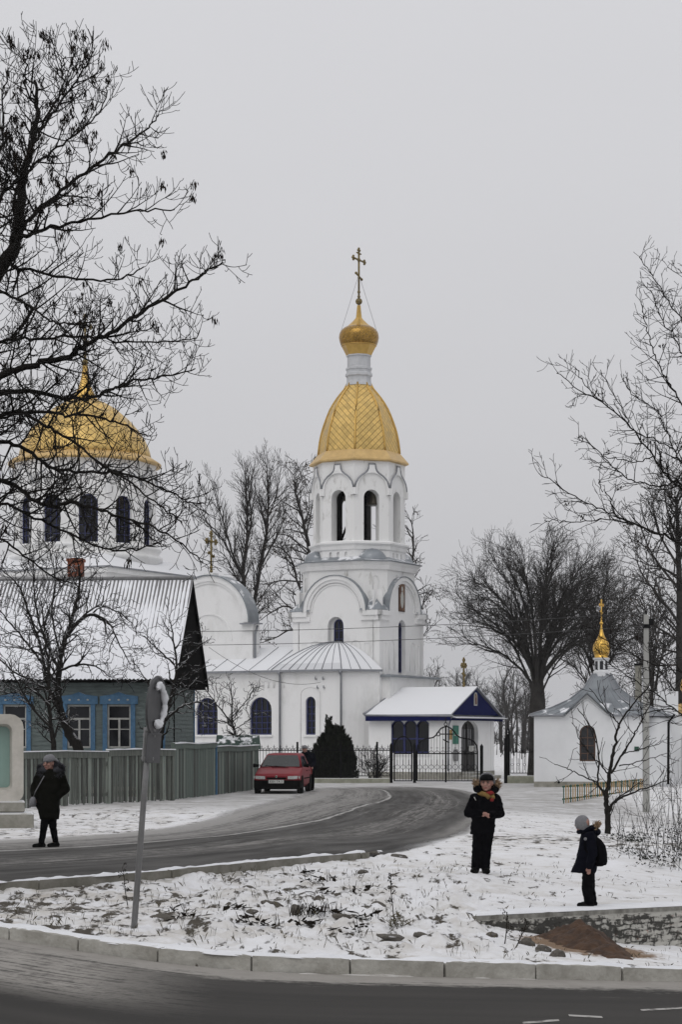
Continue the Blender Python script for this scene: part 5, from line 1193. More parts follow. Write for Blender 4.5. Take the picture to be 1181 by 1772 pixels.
def blades(pts, n, ln, wd, seed, hang=1., spread=.05):
    # small bunches of slim leaf-like faces hanging from points
    r = random.Random(seed); V = []; Fc = []
    for p in pts:
        for k in range(n):
            q = np.array(p)+np.array([r.gauss(0, spread), r.gauss(0, spread), -r.random()*ln*1.6]); a = r.uniform(0, 6.3); t = np.array([math.cos(a), math.sin(a), 0])*wd*r.uniform(.6, 1.2); dn = np.array([r.gauss(0, .35), r.gauss(0, .35), -hang])*ln*r.uniform(.6, 1.2)
            i = len(V); V += [q, q+dn*.5+t, q+dn, q+dn*.5-t]; Fc.append((i, i+1, i+2, i+3))
    return V, Fc
def blade_obj(name, V, Fc, mat, parent):
    me = bpy.data.meshes.new(name); me.from_pydata([tuple(v) for v in V], [], Fc); me.materials.append(MAT[mat]); o = bpy.data.objects.new(name, me); COL.objects.link(o); o.parent = parent; return o
def shift(px_pts, Y, dy0, dy1):
    n = len(px_pts); return [P(a, b, Y+dy0+(dy1-dy0)*(i/(n-1))**1.2) for i, (a, b) in enumerate(px_pts)]
# --- big ash reaching in from the left
ASH = dict(len=[1.05, .50, .26], rad=[.015, .0085, .006], ang=[56, 60, 56], dens=[7.2, 8.0, 7.4], t0=[.12, .14, .18], seg=[7, 5, 4], wan=[.09, .12, .12], up=[.07, .15, .24], side=[4, 3, 3], rmin=.0040, lift=0, taper=.72)
Ya = 24.5; T = Tree(11)
base = P(-190, 1600, Ya); base.z = hz(base.x, base.y)-.2
tr = [base, P(-186, 1350, Ya), P(-172, 1100, Ya+.1), P(-150, 900, Ya), P(-120, 740, Ya-.1), P(-62, 570, Ya), P(0, 470, Ya), P(30, 405, Ya), P(36, 330, Ya+.1), P(52, 262, Ya+.15), P(66, 195, Ya+.2), P(60, 140, Ya+.2)]
T.limb(tr[:6], .30, .15, dict(ASH, dens=[0, 0, 0]), 10)
T.limb(tr[5:], .115, .016, dict(ASH, len=[.85, .42, .24]), 8)
tp = lambda i: tr[i]
for (st, pl, d0, d1, r0) in [
    (None, [(33,405),(62,368),(107,331),(171,281),(222,246),(256,220),(274,199)], 0, .9, .055),
    (None, [(33,412),(60,402),(85,395),(153,382),(228,366),(302,363)], 0, -.9, .05),
    (None, [(10,455),(30,465),(53,469),(149,485),(213,480),(249,462)], 0, .6, .045),
    ((-150,900), [(-90,720),(0,653),(53,633),(117,619),(149,599),(199,571),(256,533),(320,496),(360,468),(390,450)], 0, -.7, .095),
    ((-160,950), [(-80,740),(7,679),(89,685),(142,690),(185,677),(231,660),(284,651),(338,638)], .1, 1.0, .07),
    ((-160,980), [(-90,780),(0,720),(46,713),(107,717),(171,722),(220,738),(256,756)], 0, -.3, .06),
    (None, [(40,714),(80,736),(124,763),(178,805),(231,841),(282,880),(315,905)], -.1, -1.0, .04),
    ((-165,1000), [(-90,800),(0,765),(64,791),(92,811),(149,816),(213,820),(270,839),(320,864),(356,873)], .2, 1.3, .06),
    ((-168,1040), [(-100,850),(0,832),(60,866),(92,875),(128,871),(185,887),(249,907),(306,934),(352,973)], 0, -.8, .065),
    ((-150,880), [(-80,640),(0,592),(64,587),(153,582),(213,592),(284,592),(341,585)], .2, 1.5, .045),
    ((-168,1060), [(-80,890),(0,873),(71,900),(142,934),(199,953),(249,948),(280,936)], .3, 1.2, .045),
    (None, [(-30,520),(-25,430),(0,345),(40,300),(71,228),(117,160),(142,125),(151,100)], 0, -1.0, .05),
    (None, [(-40,530),(-35,400),(-15,300),(5,240),(5,170),(12,125)], .2, 1.0, .05),
    (None, [(30,405),(25,340),(45,300),(90,262),(140,225),(176,190),(186,150)], 0, 1.4, .04),
    (None, [(-20,500),(40,520),(75,548),(110,560),(150,562)], 0, -1.3, .035),
    ((-170,1080), [(-90,960),(-20,930),(40,960),(95,1000),(140,1010)], 0, .9, .04),
    (None, [(58,240),(90,190),(110,150),(108,120),(114,98)], .2, .8, .03),
    (None, [(64,180),(44,150),(46,115),(47,88)], .2, -.5, .025)]:
    pts = shift(pl, Ya, d0, d1)
    if st: pts = [P(st[0], st[1], Ya)]+pts
    T.limb(pts, r0*.60, .0075, ASH, 6)
r2 = random.Random(61)
for i, (sx_, sy_) in enumerate([(-172,1080),(-165,1000),(-158,940),(-150,880),(-135,800),(-110,710),(-62,570),(-40,530),(-20,500),(-150,900),(-120,740)]):   # the side of the crown outside the picture
    l_ = r2.uniform(330, 520)*(1 if i < 6 else .7); rise = r2.uniform(80, 330); dy = r2.uniform(-2.2, 2.2)
    T.limb([P(sx_, sy_, Ya), P(sx_-l_*.3, sy_-rise*.45, Ya+dy*.2), P(sx_-l_*.7, sy_-rise*.8, Ya+dy*.6), P(sx_-l_, sy_-rise, Ya+dy)], .05, .009, ASH, 6)
print('ash branches', T.nb)
ash = empty('ash_tree', (0, 0, 0), 0, 'large bare ash tree with hanging seed bunches, leaning in from the left edge', 'tree', 'bare winter trees')
def rebase(o, base):                                       # put the thing's origin at the foot of its trunk
    o.location = base
    for c in o.children: c.data.transform(Matrix.Translation(-Vector(base)))
T.build('trunk', 'bark', ash)
rr = random.Random(4)
def wgt(p):
    x = CX+p[0]/p[1]*F; y = HY-(p[2]-CH)/p[1]*F; return 1.0 if y < 330 and x < 180 else .55 if y < 420 else .16 if y < 620 else .06
cl = []
for p in T.tips:
    if rr.random() < wgt(p)*.13: cl.append(p)
V, Fc = blades(cl, 18, .06, .010, 3, 1.2, .018); blade_obj('seed_bunches', V, Fc, 'seed', ash); rebase(ash, base)
# --- tree reaching in from the right
RT = dict(len=[.70, .36, .21], rad=[.012, .007, .0055], ang=[46, 48, 45], dens=[6.2, 6.6, 5.4], t0=[.15, .2, .25], seg=[6, 5, 4], wan=[.12, .16, .16], up=[.03, .05, .05], side=[4, 3, 3], rmin=.0035, lift=.05, taper=.68)
Yr = 27.5; T = Tree(23); base = P(1345, 1500, 30); base = Vector((base.x, 29.2, hz(base.x, 29.2)-.2)); tk = lambda px, py: P(px, py, 29)
T.limb([base, tk(1340, 1250), tk(1330, 1000), tk(1300, 800), tk(1280, 660), tk(1272, 580), tk(1265, 520)], .20, .03, dict(RT, dens=[1.5, 5, 4.5]), 9)
for (st, pl, d0, d1, r0) in [
    ((1330,980), [(1250,900),(1181,847),(1159,827),(1130,790),(1100,747),(1045,698),(1009,679),(964,646)], .5, -.5, .05),
    ((1330,960), [(1240,880),(1181,803),(1167,777),(1149,734),(1133,708),(1094,682),(1080,655)], .3, .8, .035),
    (None, [(1166,776),(1130,760),(1095,742),(1075,705),(1040,640)], .2, .9, .022),
    ((1310,850), [(1240,780),(1181,701),(1159,665),(1139,629),(1126,590),(1118,561),(1113,531)], .2, .3, .035),
    ((1290,740), [(1230,670),(1181,607),(1156,571),(1139,538),(1126,502)], 0, -.6, .028),
    ((1270,640), [(1220,600),(1181,557),(1153,515),(1130,476),(1107,445)], .2, .6, .028),
    (None, [(1240,930),(1181,842),(1143,841),(1094,831),(1061,806),(1028,775),(1002,754)], .4, 1.0, .032),
    ((1338,1120), [(1270,990),(1181,944),(1140,922),(1097,908),(1066,891),(1028,875),(979,849),(933,819)], .3, -.4, .05),
    (None, [(1097,908),(1048,898),(1012,904),(969,904),(943,901)], -.1, -.6, .02), (None, [(1066,891),(1055,860),(1040,842),(1036,830)], -.1, .2, .018),
    (None, [(1130,790),(1100,800),(1070,795),(1040,790)], 0, .5, .02), (None, [(1045,698),(1010,660),(998,638)], 0, .1, .015),
    ((1338,1180), [(1240,1170),(1174,1162),(1124,1147),(1086,1127),(1060,1112),(1020,1085)], 0, .8, .022),
    ((1342,1330), [(1240,1280),(1181,1237),(1146,1209),(1114,1183),(1060,1153),(1030,1120)], 0, -.6, .03),
    (None, [(1235,540),(1205,500),(1185,480),(1175,465)], 0, .2, .016)]:
    pts = shift(pl, Yr, d0, d1)
    if st: pts = [tk(*st)]+pts
    T.limb(pts, r0*.44, .0055, RT, 6)
r2 = random.Random(62)
for i in range(13):
    sx_, sy_ = [(1340,1200),(1337,1120),(1333,1050),(1328,980),(1318,900),(1308,840),(1300,800),(1292,740),(1284,690),(1278,640),(1272,590),(1268,550),(1265,525)][i]
    l_ = r2.uniform(200, 360)*(1 if i < 8 else .6); rise = r2.uniform(90, 260); dy = r2.uniform(-2, 2)
    T.limb([tk(sx_, sy_), P(sx_+l_*.3, sy_-rise*.45, 29+dy*.2), P(sx_+l_*.65, sy_-rise*.8, 29+dy*.6), P(sx_+l_, sy_-rise, 29+dy)], .045, .008, RT, 6)
print('right branches', T.nb)
rt = empty('maple_tree', (0, 0, 0), 0, 'bare tree with fine twigs reaching in from the right edge, in front of the chapel', 'tree', 'bare winter trees'); T.build('trunk', 'bark', rt)
rr = random.Random(9); V, Fc = blades([p for p in T.tips if rr.random() < .022], 9, .045, .012, 5, 1., .03); blade_obj('dry_leaves', V, Fc, 'seed', rt); rebase(rt, base)
# --- garden trees before the house
GT = dict(len=[1.2, .6, .32], rad=[.035, .018, .012], ang=[50, 50, 48], dens=[5.0, 4.8, 4.0], t0=[.2, .2, .2], seg=[7, 6, 4], wan=[.22, .24, .22], up=[.05, .02, .05], side=[5, 3, 3], rmin=.008, lift=.12, taper=.4)
def garden(nm, label, seed, Y, trunks, prm, mat='bark_snowy', leaf=None):
    T = Tree(seed); base = None
    for i, (pl, d0, d1, r0, r1) in enumerate(trunks):
        pts = shift(pl, Y, d0, d1)
        if base is None: base = Vector((pts[0].x, pts[0].y, hz(pts[0].x, pts[0].y)-.15)); pts = [base]+pts
        T.limb(pts, r0, r1, prm, 7)
    o = empty(nm, (0, 0, 0), 0, label, 'tree', 'bare winter trees'); T.build('trunk', mat, o); rebase(o, base); return o, T
garden('apple_tree', 'gnarled bare apple tree with snowy trunk before the blue-cased house windows', 31, 61.5, [
    ([(135,1300),(120,1270),(106,1235),(100,1191),(106,1130),(118,1090),(129,1056),(138,1014),(135,975)], 0, .3, .20, .02),
    ([(106,1235),(85,1190),(70,1120),(50,1060),(30,1010),(0,985)], 0, -.9, .07, .012), ([(104,1160),(75,1100),(60,1030),(58,960)], 0, .8, .06, .012),
    ([(110,1110),(150,1065),(185,1075),(205,1110),(225,1150)], 0, -.8, .06, .012), ([(101,1160),(140,1150),(170,1155),(190,1172)], 0, .7, .05, .012),
    ([(120,1090),(165,1050),(205,1060),(230,1080)], .1, 1, .04, .012), ([(104,1210),(60,1180),(20,1160),(-20,1120)], 0, .7, .06, .012), ([(100,1185),(60,1130),(20,1080),(-15,1040)], 0, -.5, .05, .012),
    ([(104,1140),(90,1060),(95,1000),(85,950)], .2, .6, .04, .012)], GT)
garden('plum_tree', 'thin dark many-stemmed tree left of the gnarled apple tree', 32, 60, [
    ([(93,1297),(86,1240),(85,1175),(78,1100),(72,1040)], 0, .3, .11, .014), ([(90,1260),(60,1230),(35,1190),(12,1140)], 0, -.5, .05, .012), ([(86,1220),(50,1190),(20,1200),(-10,1190)], 0, .5, .04, .012), ([(85,1180),(110,1130),(116,1080)], 0, .5, .03, .012)], GT)
garden('plum_tree', 'bare fruit tree with snow-lined boughs at the house corner, behind the road sign', 33, 62, [
    ([(278,1300),(283,1256),(296,1207),(306,1156),(301,1110),(296,1075)], 0, .2, .10, .015), ([(284,1250),(310,1225),(345,1215),(372,1222)], 0, -.5, .05, .012), ([(296,1207),(325,1190),(345,1170)], 0, .4, .035, .012), ([(302,1150),(270,1120),(250,1100)], 0, -.4, .035, .012), ([(305,1160),(335,1130),(350,1100)], 0, .5, .03, .012),
    ([(290,1230),(262,1190),(235,1150)], 0, .6, .035, .012)], dict(GT, len=[.9, .5, .3]))
garden('young_tree', 'small bare young tree before the arched blue church windows', 34, 79, [
    ([(407,1291),(406,1268),(401,1245),(402,1215),(400,1190)], 0, .2, .08, .014), ([(402,1250),(380,1225),(358,1195),(350,1178)], 0, -.4, .035, .012), ([(402,1240),(425,1215),(440,1190)], 0, .4, .03, .012), ([(404,1262),(425,1250),(445,1235)], 0, -.3, .025, .012), ([(403,1255),(375,1245),(352,1240)], 0, .3, .025, .012)], dict(GT, len=[.9, .5, .35], rmin=.0095))
ST = dict(len=[.75, .36], rad=[.012, .008], ang=[42, 42], dens=[3.4, 3.2], t0=[.15, .2], seg=[6, 4], wan=[.10, .14], up=[.04, .04], side=[4, 3], rmin=.0062, lift=.1, taper=.4)
b_ = GZ(1053, 1442); Ys = b_.y
garden('sapling', 'small forked bare tree on the snowy slope behind the boy with the backpack', 35, Ys, [
    ([(1053,1440),(1052,1404),(1050,1382),(1055,1343),(1059,1320),(1065,1285),(1072,1253),(1095,1221),(1121,1191)], 0, .3, .085, .012),
    ([(1058,1338),(1080,1303),(1098,1272),(1113,1244),(1134,1204)], 0, -.3, .03, .010), ([(1051,1382),(1040,1363),(1035,1354),(1036,1311),(1030,1270),(1000,1225)], 0, .3, .035, .010),
    ([(1035,1354),(1007,1341),(984,1330),(960,1322)], 0, -.3, .018, .008), ([(1054,1405),(1065,1386),(1091,1374),(1119,1363),(1158,1350)], 0, .4, .04, .010), ([(1065,1386),(1090,1366),(1115,1350)], 0, -.3, .018, .008),
    ([(1055,1343),(1035,1318),(1010,1290),(990,1250)], 0, .5, .02, .008), ([(1072,1253),(1050,1225),(1020,1190)], 0, .3, .016, .008), ([(1080,1303),(1115,1295),(1150,1283)], 0, .3, .014, .007), ([(1072,1325),(1110,1317),(1155,1303)], 0, -.4, .016, .007)], ST, 'bark')
# --- background trees
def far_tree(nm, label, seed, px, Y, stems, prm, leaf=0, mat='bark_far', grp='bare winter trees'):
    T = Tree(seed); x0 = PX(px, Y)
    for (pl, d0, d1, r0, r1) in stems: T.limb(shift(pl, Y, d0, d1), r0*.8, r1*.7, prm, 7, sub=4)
    b0 = Vector((x0, Y, 0)); o = empty(nm, (0, 0, 0), 0, label, 'tree', grp); T.build('trunk', mat, o)
    if leaf:
        r_ = random.Random(seed); V, Fc = blades([p for p in T.tips if r_.random() < leaf], 5, .13, .04, seed, .8, .10); blade_obj('dry_leaves', V, Fc, 'dry_leaf', o)
    rebase(o, b0); print(nm, T.nb); return o
PO = dict(len=[2.6, 1.3, .75], rad=[.04, .02, .013], ang=[32, 32, 34], dens=[2.6, 3.8, 3.8], t0=[.2, .2, .2], seg=[7, 5, 4], wan=[.06, .09, .12], up=[.07, .07, .08], side=[4, 3, 3], rmin=.0072, lift=.2, taper=.68)
far_tree('poplar_tree', 'tall bare forked tree behind the church arm, left of the leaning one', 41, 428, 117, [
    ([(428,1345),(427,1110),(425,1045),(421,990),(427,940),(428,900),(427,860),(424,815)], 0, .5, .26, .03), ([(421,995),(405,965),(390,915),(376,870),(366,830)], 0, -1, .11, .02), ([(421,1000),(397,955),(380,925),(360,905),(345,880)], 0, 1.2, .08, .02), ([(424,950),(435,900),(432,860),(440,810)], 0, 1, .09, .02), ([(425,1040),(395,970),(372,950)], .3, -1.5, .06, .02)], PO)
far_tree('poplar_tree', 'tall bare tree leaning right, its straight trunk crossing behind the church roofs', 42, 432, 119, [
    ([(418,1345),(430,1110),(437,1060),(450,985),(461,925),(464,880),(463,840),(462,798)], 0, -.5, .24, .03), ([(450,985),(470,945),(485,915),(495,880)], 0, 1, .08, .02), ([(461,920),(452,880),(440,840)], 0, -1, .07, .02), ([(464,895),(478,860),(486,815)], 0, .8, .07, .02)], PO)
LI = dict(len=[2.6, 1.2, .65], rad=[.05, .028, .02], ang=[45, 46, 45], dens=[1.9, 2.7, 2.5], t0=[.15, .2, .2], seg=[6, 5, 4], wan=[.14, .17, .18], up=[.02, .02, .02], side=[4, 3, 3], rmin=.0115, lift=.1, taper=.4)
far_tree('alder_tree', 'bare tree with brown dry leaves crowding behind the left of the bell tower', 43, 560, 113, [
    ([(560,1345),(552,1050),(538,965),(530,925),(522,890),(512,855),(515,825)], 0, .5, .26, .03), ([(560,1110),(520,1020),(505,970),(480,945),(455,950)], 0, -1, .12, .02), ([(538,965),(505,930),(478,925)], 0, 1, .07, .02), ([(555,1090),(500,1050),(470,1060),(448,1075)], 0, 1.5, .10, .02), ([(555,1120),(510,1090),(475,1105),(450,1112)], 0, -1.2, .1, .02), ([(530,925),(540,880),(545,835)], 0, 1, .07, .02), ([(545,1010),(500,1005),(470,1010),(450,1035)], 0, .5, .08, .02)], LI, .30)
far_tree('alder_tree', 'bare tree with brown dry leaves showing on the right of the bell tower', 44, 690, 113, [
    ([(690,1345),(695,1150),(700,1060),(712,1000),(716,940),(712,900)], 0, .5, .26, .03), ([(697,1120),(718,1080),(735,1040),(740,1020)], 0, -1, .08, .02), ([(700,1060),(690,1000),(680,950),(670,930)], 0, 1, .08, .02), ([(696,1150),(725,1110),(742,1085)], 0, .6, .07, .02)], dict(LI, len=[1.9, 1.0, .6]), .28)
RL = dict(len=[2.0, 1.0, .55], rad=[.034, .016, .011], ang=[28, 36, 42], dens=[2.9, 4.0, 4.2], t0=[.30, .15, .2], seg=[7, 5, 4], wan=[.07, .10, .14], up=[.035, .03, .03], side=[4, 3, 3], rmin=.0070, lift=.0, taper=.35)
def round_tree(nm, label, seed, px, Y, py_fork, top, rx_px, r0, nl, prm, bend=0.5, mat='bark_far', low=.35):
    r_ = random.Random(seed); T = Tree(seed); fk = P(px, py_fork, Y); base = Vector((fk.x, Y, -.1)); zt = P(px, top, Y).z; Rx = rx_px*Y/F
    T.tube([tuple(base), tuple(base.lerp(fk, .4)), tuple(base.lerp(fk, .8)), tuple(fk+Vector((0, 0, .6)))], [r0*1.3, r0, r0*.95, r0*.55], 10)
    zc = fk.z+(zt-fk.z)*low; H = zt-zc
    for i in range(nl):
        az = i*2.39996+r_.uniform(-.2, .2); e = (i+.5)/nl; el = math.asin(max(-.35, min(1, 1-1.25*e)))  # spread over a tall dome
        el = max(-.30, el); d = Vector((math.cos(az)*math.cos(el)*Rx, math.sin(az)*math.cos(el)*Rx, math.sin(el)*H)); tip = Vector((fk.x, Y, zc))+d*r_.uniform(.72, .86)
        st = base.lerp(fk, r_.uniform(.72, 1.08)); out = Vector((tip.x-st.x, tip.y-st.y, 0)); mid = st+out*.38+Vector((0, 0, (tip.z-st.z)*.52+.55+.4*(1-e))); q = st+out*.14+Vector((0, 0, (tip.z-st.z)*.24+.35)); m2 = st+out*.70+Vector((0, 0, (tip.z-st.z)*.80+.45))
        T.limb([st, q, mid, m2, tip], r0*r_.uniform(.14, .27), .014, prm, 6, sub=4)
    o = empty(nm, (0, 0, 0), 0, label, 'tree', 'bare winter trees'); T.build('trunk', mat, o); rebase(o, base); print(nm, T.nb); return o
round_tree('linden_tree', 'broad round-crowned bare tree rising between the porch and the chapel', 51, 931, 99, 1180, 912, 185, .42, 32, RL)
round_tree('linden_tree', 'smaller bare round tree directly behind the chapel cupola', 52, 1035, 112, 1200, 940, 95, .34, 18, RL)
far_tree('oak_tree', 'dark tall tree with straight trunk beside the gatehouse, at the right edge', 53, 1178, 92, [
    ([(1178,1340),(1178,1180),(1177,1040),(1174,930),(1172,860)], 0, .3, .36, .08), ([(1177,1080),(1140,1030),(1110,990),(1098,950)], 0, -1, .10, .02), ([(1176,1020),(1130,960),(1108,910)], 0, 1.3, .10, .02), ([(1175,980),(1140,920),(1130,870)], 0, .6, .09, .02), ([(1177,1110),(1130,1080),(1095,1060)], 0, 1, .09, .02), ([(1177,1130),(1140,1120),(1105,1110)], 0, -1.2, .08, .02), ([(1178,1060),(1220,1000),(1260,960)], 0, 1, .1, .02), ([(1174,930),(1200,880),(1230,850)], 0, -1, .09, .02), ([(1174,940),(1155,880),(1150,835)], 0, -.8, .08, .02), ([(1177,1150),(1150,1150),(1120,1150)], 0, .8, .07, .02), ([(1177,1000),(1150,985),(1115,985)], 0, 1.2, .08, .02), ([(1176,970),(1200,930),(1215,880)], 0, .5, .08, .02)], dict(LI, len=[2.8, 1.3, .7], dens=[2.2, 2.9, 2.7]), .08)
for i, (px, top, rx) in enumerate([(800, 1150, 40), (868, 1165, 32), (905, 1185, 30), (1130, 1000, 70)]):
    lab = ['slim bare tree far behind the porch gable', 'hazy bare tree far off in the gap between porch and chapel, nearer the porch', 'hazy bare tree far off in the gap, nearer the chapel', 'bare tree behind the utility pole'][i]
    round_tree('bare_tree', lab, 60+i, px, [240, 300, 330, 118][i], 1262 if i < 3 else 1210, top, rx, .22, 16, dict(RL, len=[1.9, 1.0, .6], dens=[1.9, 2.4, 2.0], rmin=.014))
# far wood behind everything
T = Tree(77); r_ = random.Random(77); FW = dict(len=[3.0, 1.5], rad=[.06, .035], ang=[35, 40], dens=[1.6, 1.4], t0=[.3, .3], seg=[5, 4], wan=[.12, .15], up=[.05, .05], side=[3, 3], rmin=.022, lift=.1, taper=.5)
for k in range(210):
    Y = r_.uniform(230, 330); x = r_.uniform(-.24, .24)*Y; hgt = r_.uniform(6, 11.5); T.limb([(x, Y, -.2), (x+r_.gauss(0, .3), Y, hgt*.4), (x+r_.gauss(0, .5), Y, hgt*.75), (x+r_.gauss(0, .8), Y, hgt)], r_.uniform(.12, .2), .03, FW, 4, sub=3)
for k in range(420):
    Y = r_.uniform(170, 240); x = r_.uniform(-.22, .22)*Y; hgt = r_.uniform(1.2, 3.6); T.limb([(x, Y, -.2), (x+r_.gauss(0, .3), Y, hgt*.5), (x+r_.gauss(0, .7), Y, hgt)], .05, .02, dict(FW, len=[1.4, .8], dens=[3.2, 2.2]), 3, sub=3)
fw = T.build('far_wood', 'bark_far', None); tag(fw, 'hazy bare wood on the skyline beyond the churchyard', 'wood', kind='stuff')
# --- dark conifer and bushes
def conifer(nm, label, seed, px, py, Y, peaks, hw_px):
    r_ = random.Random(seed); c = Vector((PX(px, Y), Y, .15)); V = []; Fc = []; T = Tree(seed)
    T.tube([(c.x, c.y, -.1), (c.x, c.y, 1.2), (c.x, c.y, 2.4)], [.12, .08, .03], 6)
    for (pk, top, wpx, base_) in peaks:
        ax = PX(pk, Y); zt = P(pk, top, Y).z; zb = base_; W = wpx*Y/F
        for q_ in range(38):
            t = r_.random()**.9; z = zb+(zt-zb)*t*.82; w_ = W*min(1, (1-t)**.55*1.1)*r_.uniform(.55, 1.0); a = r_.uniform(0, 6.283)
            tp_ = np.array([ax+w_*math.cos(a), Y+w_*math.sin(a), z]); L_ = (zt-zb)*r_.uniform(.16, .30)*(1-.3*t); out = np.array([math.cos(a)*.28, math.sin(a)*.28, 1.0]); out /= np.linalg.norm(out)
            for k in range(78):
                f = r_.random()**.8; rr_ = (.17*(1-f)+.015)*r_.uniform(.3, 1); a2 = r_.uniform(0, 6.283); p = tp_+out*L_*(f-.35)+np.array([rr_*math.cos(a2), rr_*math.sin(a2), 0])
                dn = out*.10+np.array([math.cos(a2)*.05, math.sin(a2)*.05, r_.uniform(-.02, .06)]); tt = np.array([-math.sin(a2), math.cos(a2), r_.gauss(0, .3)])*.022*r_.uniform(.6, 1.3)
                i = len(V); V += [p, p+dn*.5+tt, p+dn, p+dn*.5-tt]; Fc.append((i, i+1, i+2, i+3))
        for k in range(500):
            t = r_.random(); z = zb+(zt-zb)*t*.8; w_ = W*min(1, (1-t)**.6)*.75; a = r_.uniform(0, 6.283); rr_ = w_*math.sqrt(r_.random()); p = np.array([ax+rr_*math.cos(a), Y+rr_*math.sin(a), z])
            dn = np.array([math.cos(a)*.08, math.sin(a)*.08, .2]); tt = np.array([-math.sin(a), math.cos(a), 0])*.07
            i = len(V); V += [p, p+dn*.5+tt, p+dn, p+dn*.5-tt]; Fc.append((i, i+1, i+2, i+3))
    o = empty(nm, (0, 0, 0), 0, label, 'shrub'); T.build('trunk', 'bark', o); blade_obj('crown', V, Fc, 'conifer', o); rebase(o, (c.x, c.y, 0)); return o
conifer('evergreen_shrub', 'dense dark pointed evergreen shrub before the church wall, right of the red car', 71, 575, 1338, 87.4, [(570, 1229, 22, .15), (585, 1240, 24, .15), (558, 1262, 20, .12), (596, 1262, 20, .12), (575, 1262, 38, .1), (580, 1290, 40, .08), (548, 1285, 14, .1), (605, 1280, 14, .1)], 40)
def bush(nm, label, seed, px, py, Y, n, ln, r0, spread, mat='bark', z0=None, prm=None, cat='bush', grp='bare bushes'):
    T = Tree(seed); x = PX(px, Y); z = hz(x, Y) if z0 is None else z0; r_ = random.Random(seed)
    prm = prm or dict(len=[ln*.4, ln*.2], rad=[.007, .005], ang=[35, 40], dens=[1.8/ln, 3], t0=[.3, .3], seg=[5, 3], wan=[.10, .12], up=[.06, .05], side=[3, 3], rmin=.0034, lift=.1, taper=.5)
    for k in range(n):
        a = r_.uniform(0, 6.28); s_ = r_.uniform(.1, 1)*spread; l_ = ln*r_.uniform(.6, 1.15); p0 = Vector((x+r_.gauss(0, .08*ln), Y+r_.gauss(0, .08*ln), z-.05)); d = Vector((math.cos(a)*s_, math.sin(a)*s_, 1)).normalized()
        pts = T.path(p0, d, l_, 6, .06, .02); rad = [r0*(1-.7*i/6) for i in range(7)]; T.tube(pts, rad, 4); T.along(pts, rad, l_, 0, prm)
    o = empty(nm, (0, 0, 0), 0, label, cat, grp); T.build('stems', mat, o); rebase(o, (x, Y, z)); return o
bush('bare_bush', 'bare twiggy bush behind the iron fence beside the evergreen shrub', 81, 648, 1340, 88, 26, 1.3, .016, .9, z0=.1, prm=dict(len=[.6, .35], rad=[.012, .01], ang=[38, 40], dens=[4, 4], t0=[.2, .2], seg=[4, 3], wan=[.12, .15], up=[.05, .05], side=[3, 3], rmin=.009, lift=.1, taper=.4))
for i, (px, py, n, ln, sp) in enumerate([(1135,1482,10,1.35,.6),(1160,1470,9,1.6,.35),(1181,1480,9,1.6,.5),(1108,1488,7,1.1,.8),(1172,1505,6,1.0,.8),(1082,1470,6,.8,1.1)]):
    g = GZ(px, py); bush('shoot_bush', ['tall thin bare shoots midway down the snowy slope at right', 'dense bare shoots rising beside the right edge, behind the lower ones', 'bare shoots cut by the right edge above the retaining wall slope', 'small spreading bare bush right of the forked sapling', 'low bare bush nearest the right edge on the slope', 'low tangled twigs just behind the backpack'][i], 90+i, px, py, g.y, n, ln*1.1, .0052, sp)
def leafy(nm, label, seed, px, py, w_, hgt, n, mat='conifer'):
    g = GZ(px, py); r_ = random.Random(seed); V = []; Fc = []
    for k in range(int(n*.55)):
        p = np.array([r_.gauss(0, w_*.45), r_.gauss(0, w_*.4), abs(r_.gauss(0, hgt*.5))]); a = r_.uniform(0, 6.28); t = np.array([math.cos(a), math.sin(a), r_.gauss(0, .5)])*.016; dn = np.array([r_.gauss(0, 1), r_.gauss(0, 1), r_.uniform(-.4, 1)]); dn = dn/np.linalg.norm(dn)*.05
        i = len(V); V += [p, p+dn*.5+t, p+dn, p+dn*.5-t]; Fc.append((i, i+1, i+2, i+3))
    o = blade_obj(nm, V, Fc, mat, None); o.location = g; tag(o, label, 'bush', 'low evergreen bushes'); return o
for i, (px, py, w_, hgt, n) in enumerate([(1080,1452,.55,.22,420),(1100,1458,.4,.18,260),(1158,1450,.5,.35,420),(1168,1490,.55,.45,520),(1120,1486,.25,.15,150),(1088,1478,.3,.12,140),(1135,1500,.3,.15,170)]):
    leafy('low_shrub', ['dark low shrub at the foot of the forked sapling', 'small dark shrub just right of the sapling foot', 'dark shrub among tall shoots near the right edge, the upper one', 'dark shrub clump at the right edge, the biggest and lowest', 'tiny dark shrub under the thin shoots', 'tiny dark tuft right behind the backpack', 'small dark shrub on the slope below the thin shoots'][i], 100+i, px, py, w_, hgt, n)
# ---------------------------------------------------------------- retaining wall with crumbling whitewash
m, t, n, l, b = node_mat('peeling_brick'); tcn = n('ShaderNodeTexCoord')
s3 = n('ShaderNodeSeparateXYZ'); l(tcn.outputs['Object'], s3.inputs[0]); cb = n('ShaderNodeCombineXYZ'); l(s3.outputs[0], cb.inputs[0]); l(s3.outputs[2], cb.inputs[1])
bk = n('ShaderNodeTexBrick', i_Scale=1.0, i_Mortar_Size=.012, i_Brick_Width=.25, i_Row_Height=.075); bk.inputs['Color1'].default_value = (.20, .075, .045, 1); bk.inputs['Color2'].default_value = (.13, .06, .04, 1); bk.inputs['Mortar'].default_value = (.11, .10, .09, 1)
nzd = n('ShaderNodeTexNoise', i_Scale=5, i_Detail=4); l(tcn.outputs['Object'], nzd.inputs['Vector']); vs_ = n('ShaderNodeVectorMath', operation='SCALE', i_Scale=.13); l(nzd.outputs['Color'], vs_.inputs[0]); va_ = n('ShaderNodeVectorMath', operation='ADD'); l(cb.outputs[0], va_.inputs[0]); l(vs_.outputs[0], va_.inputs[1]); l(va_.outputs[0], bk.inputs['Vector'])
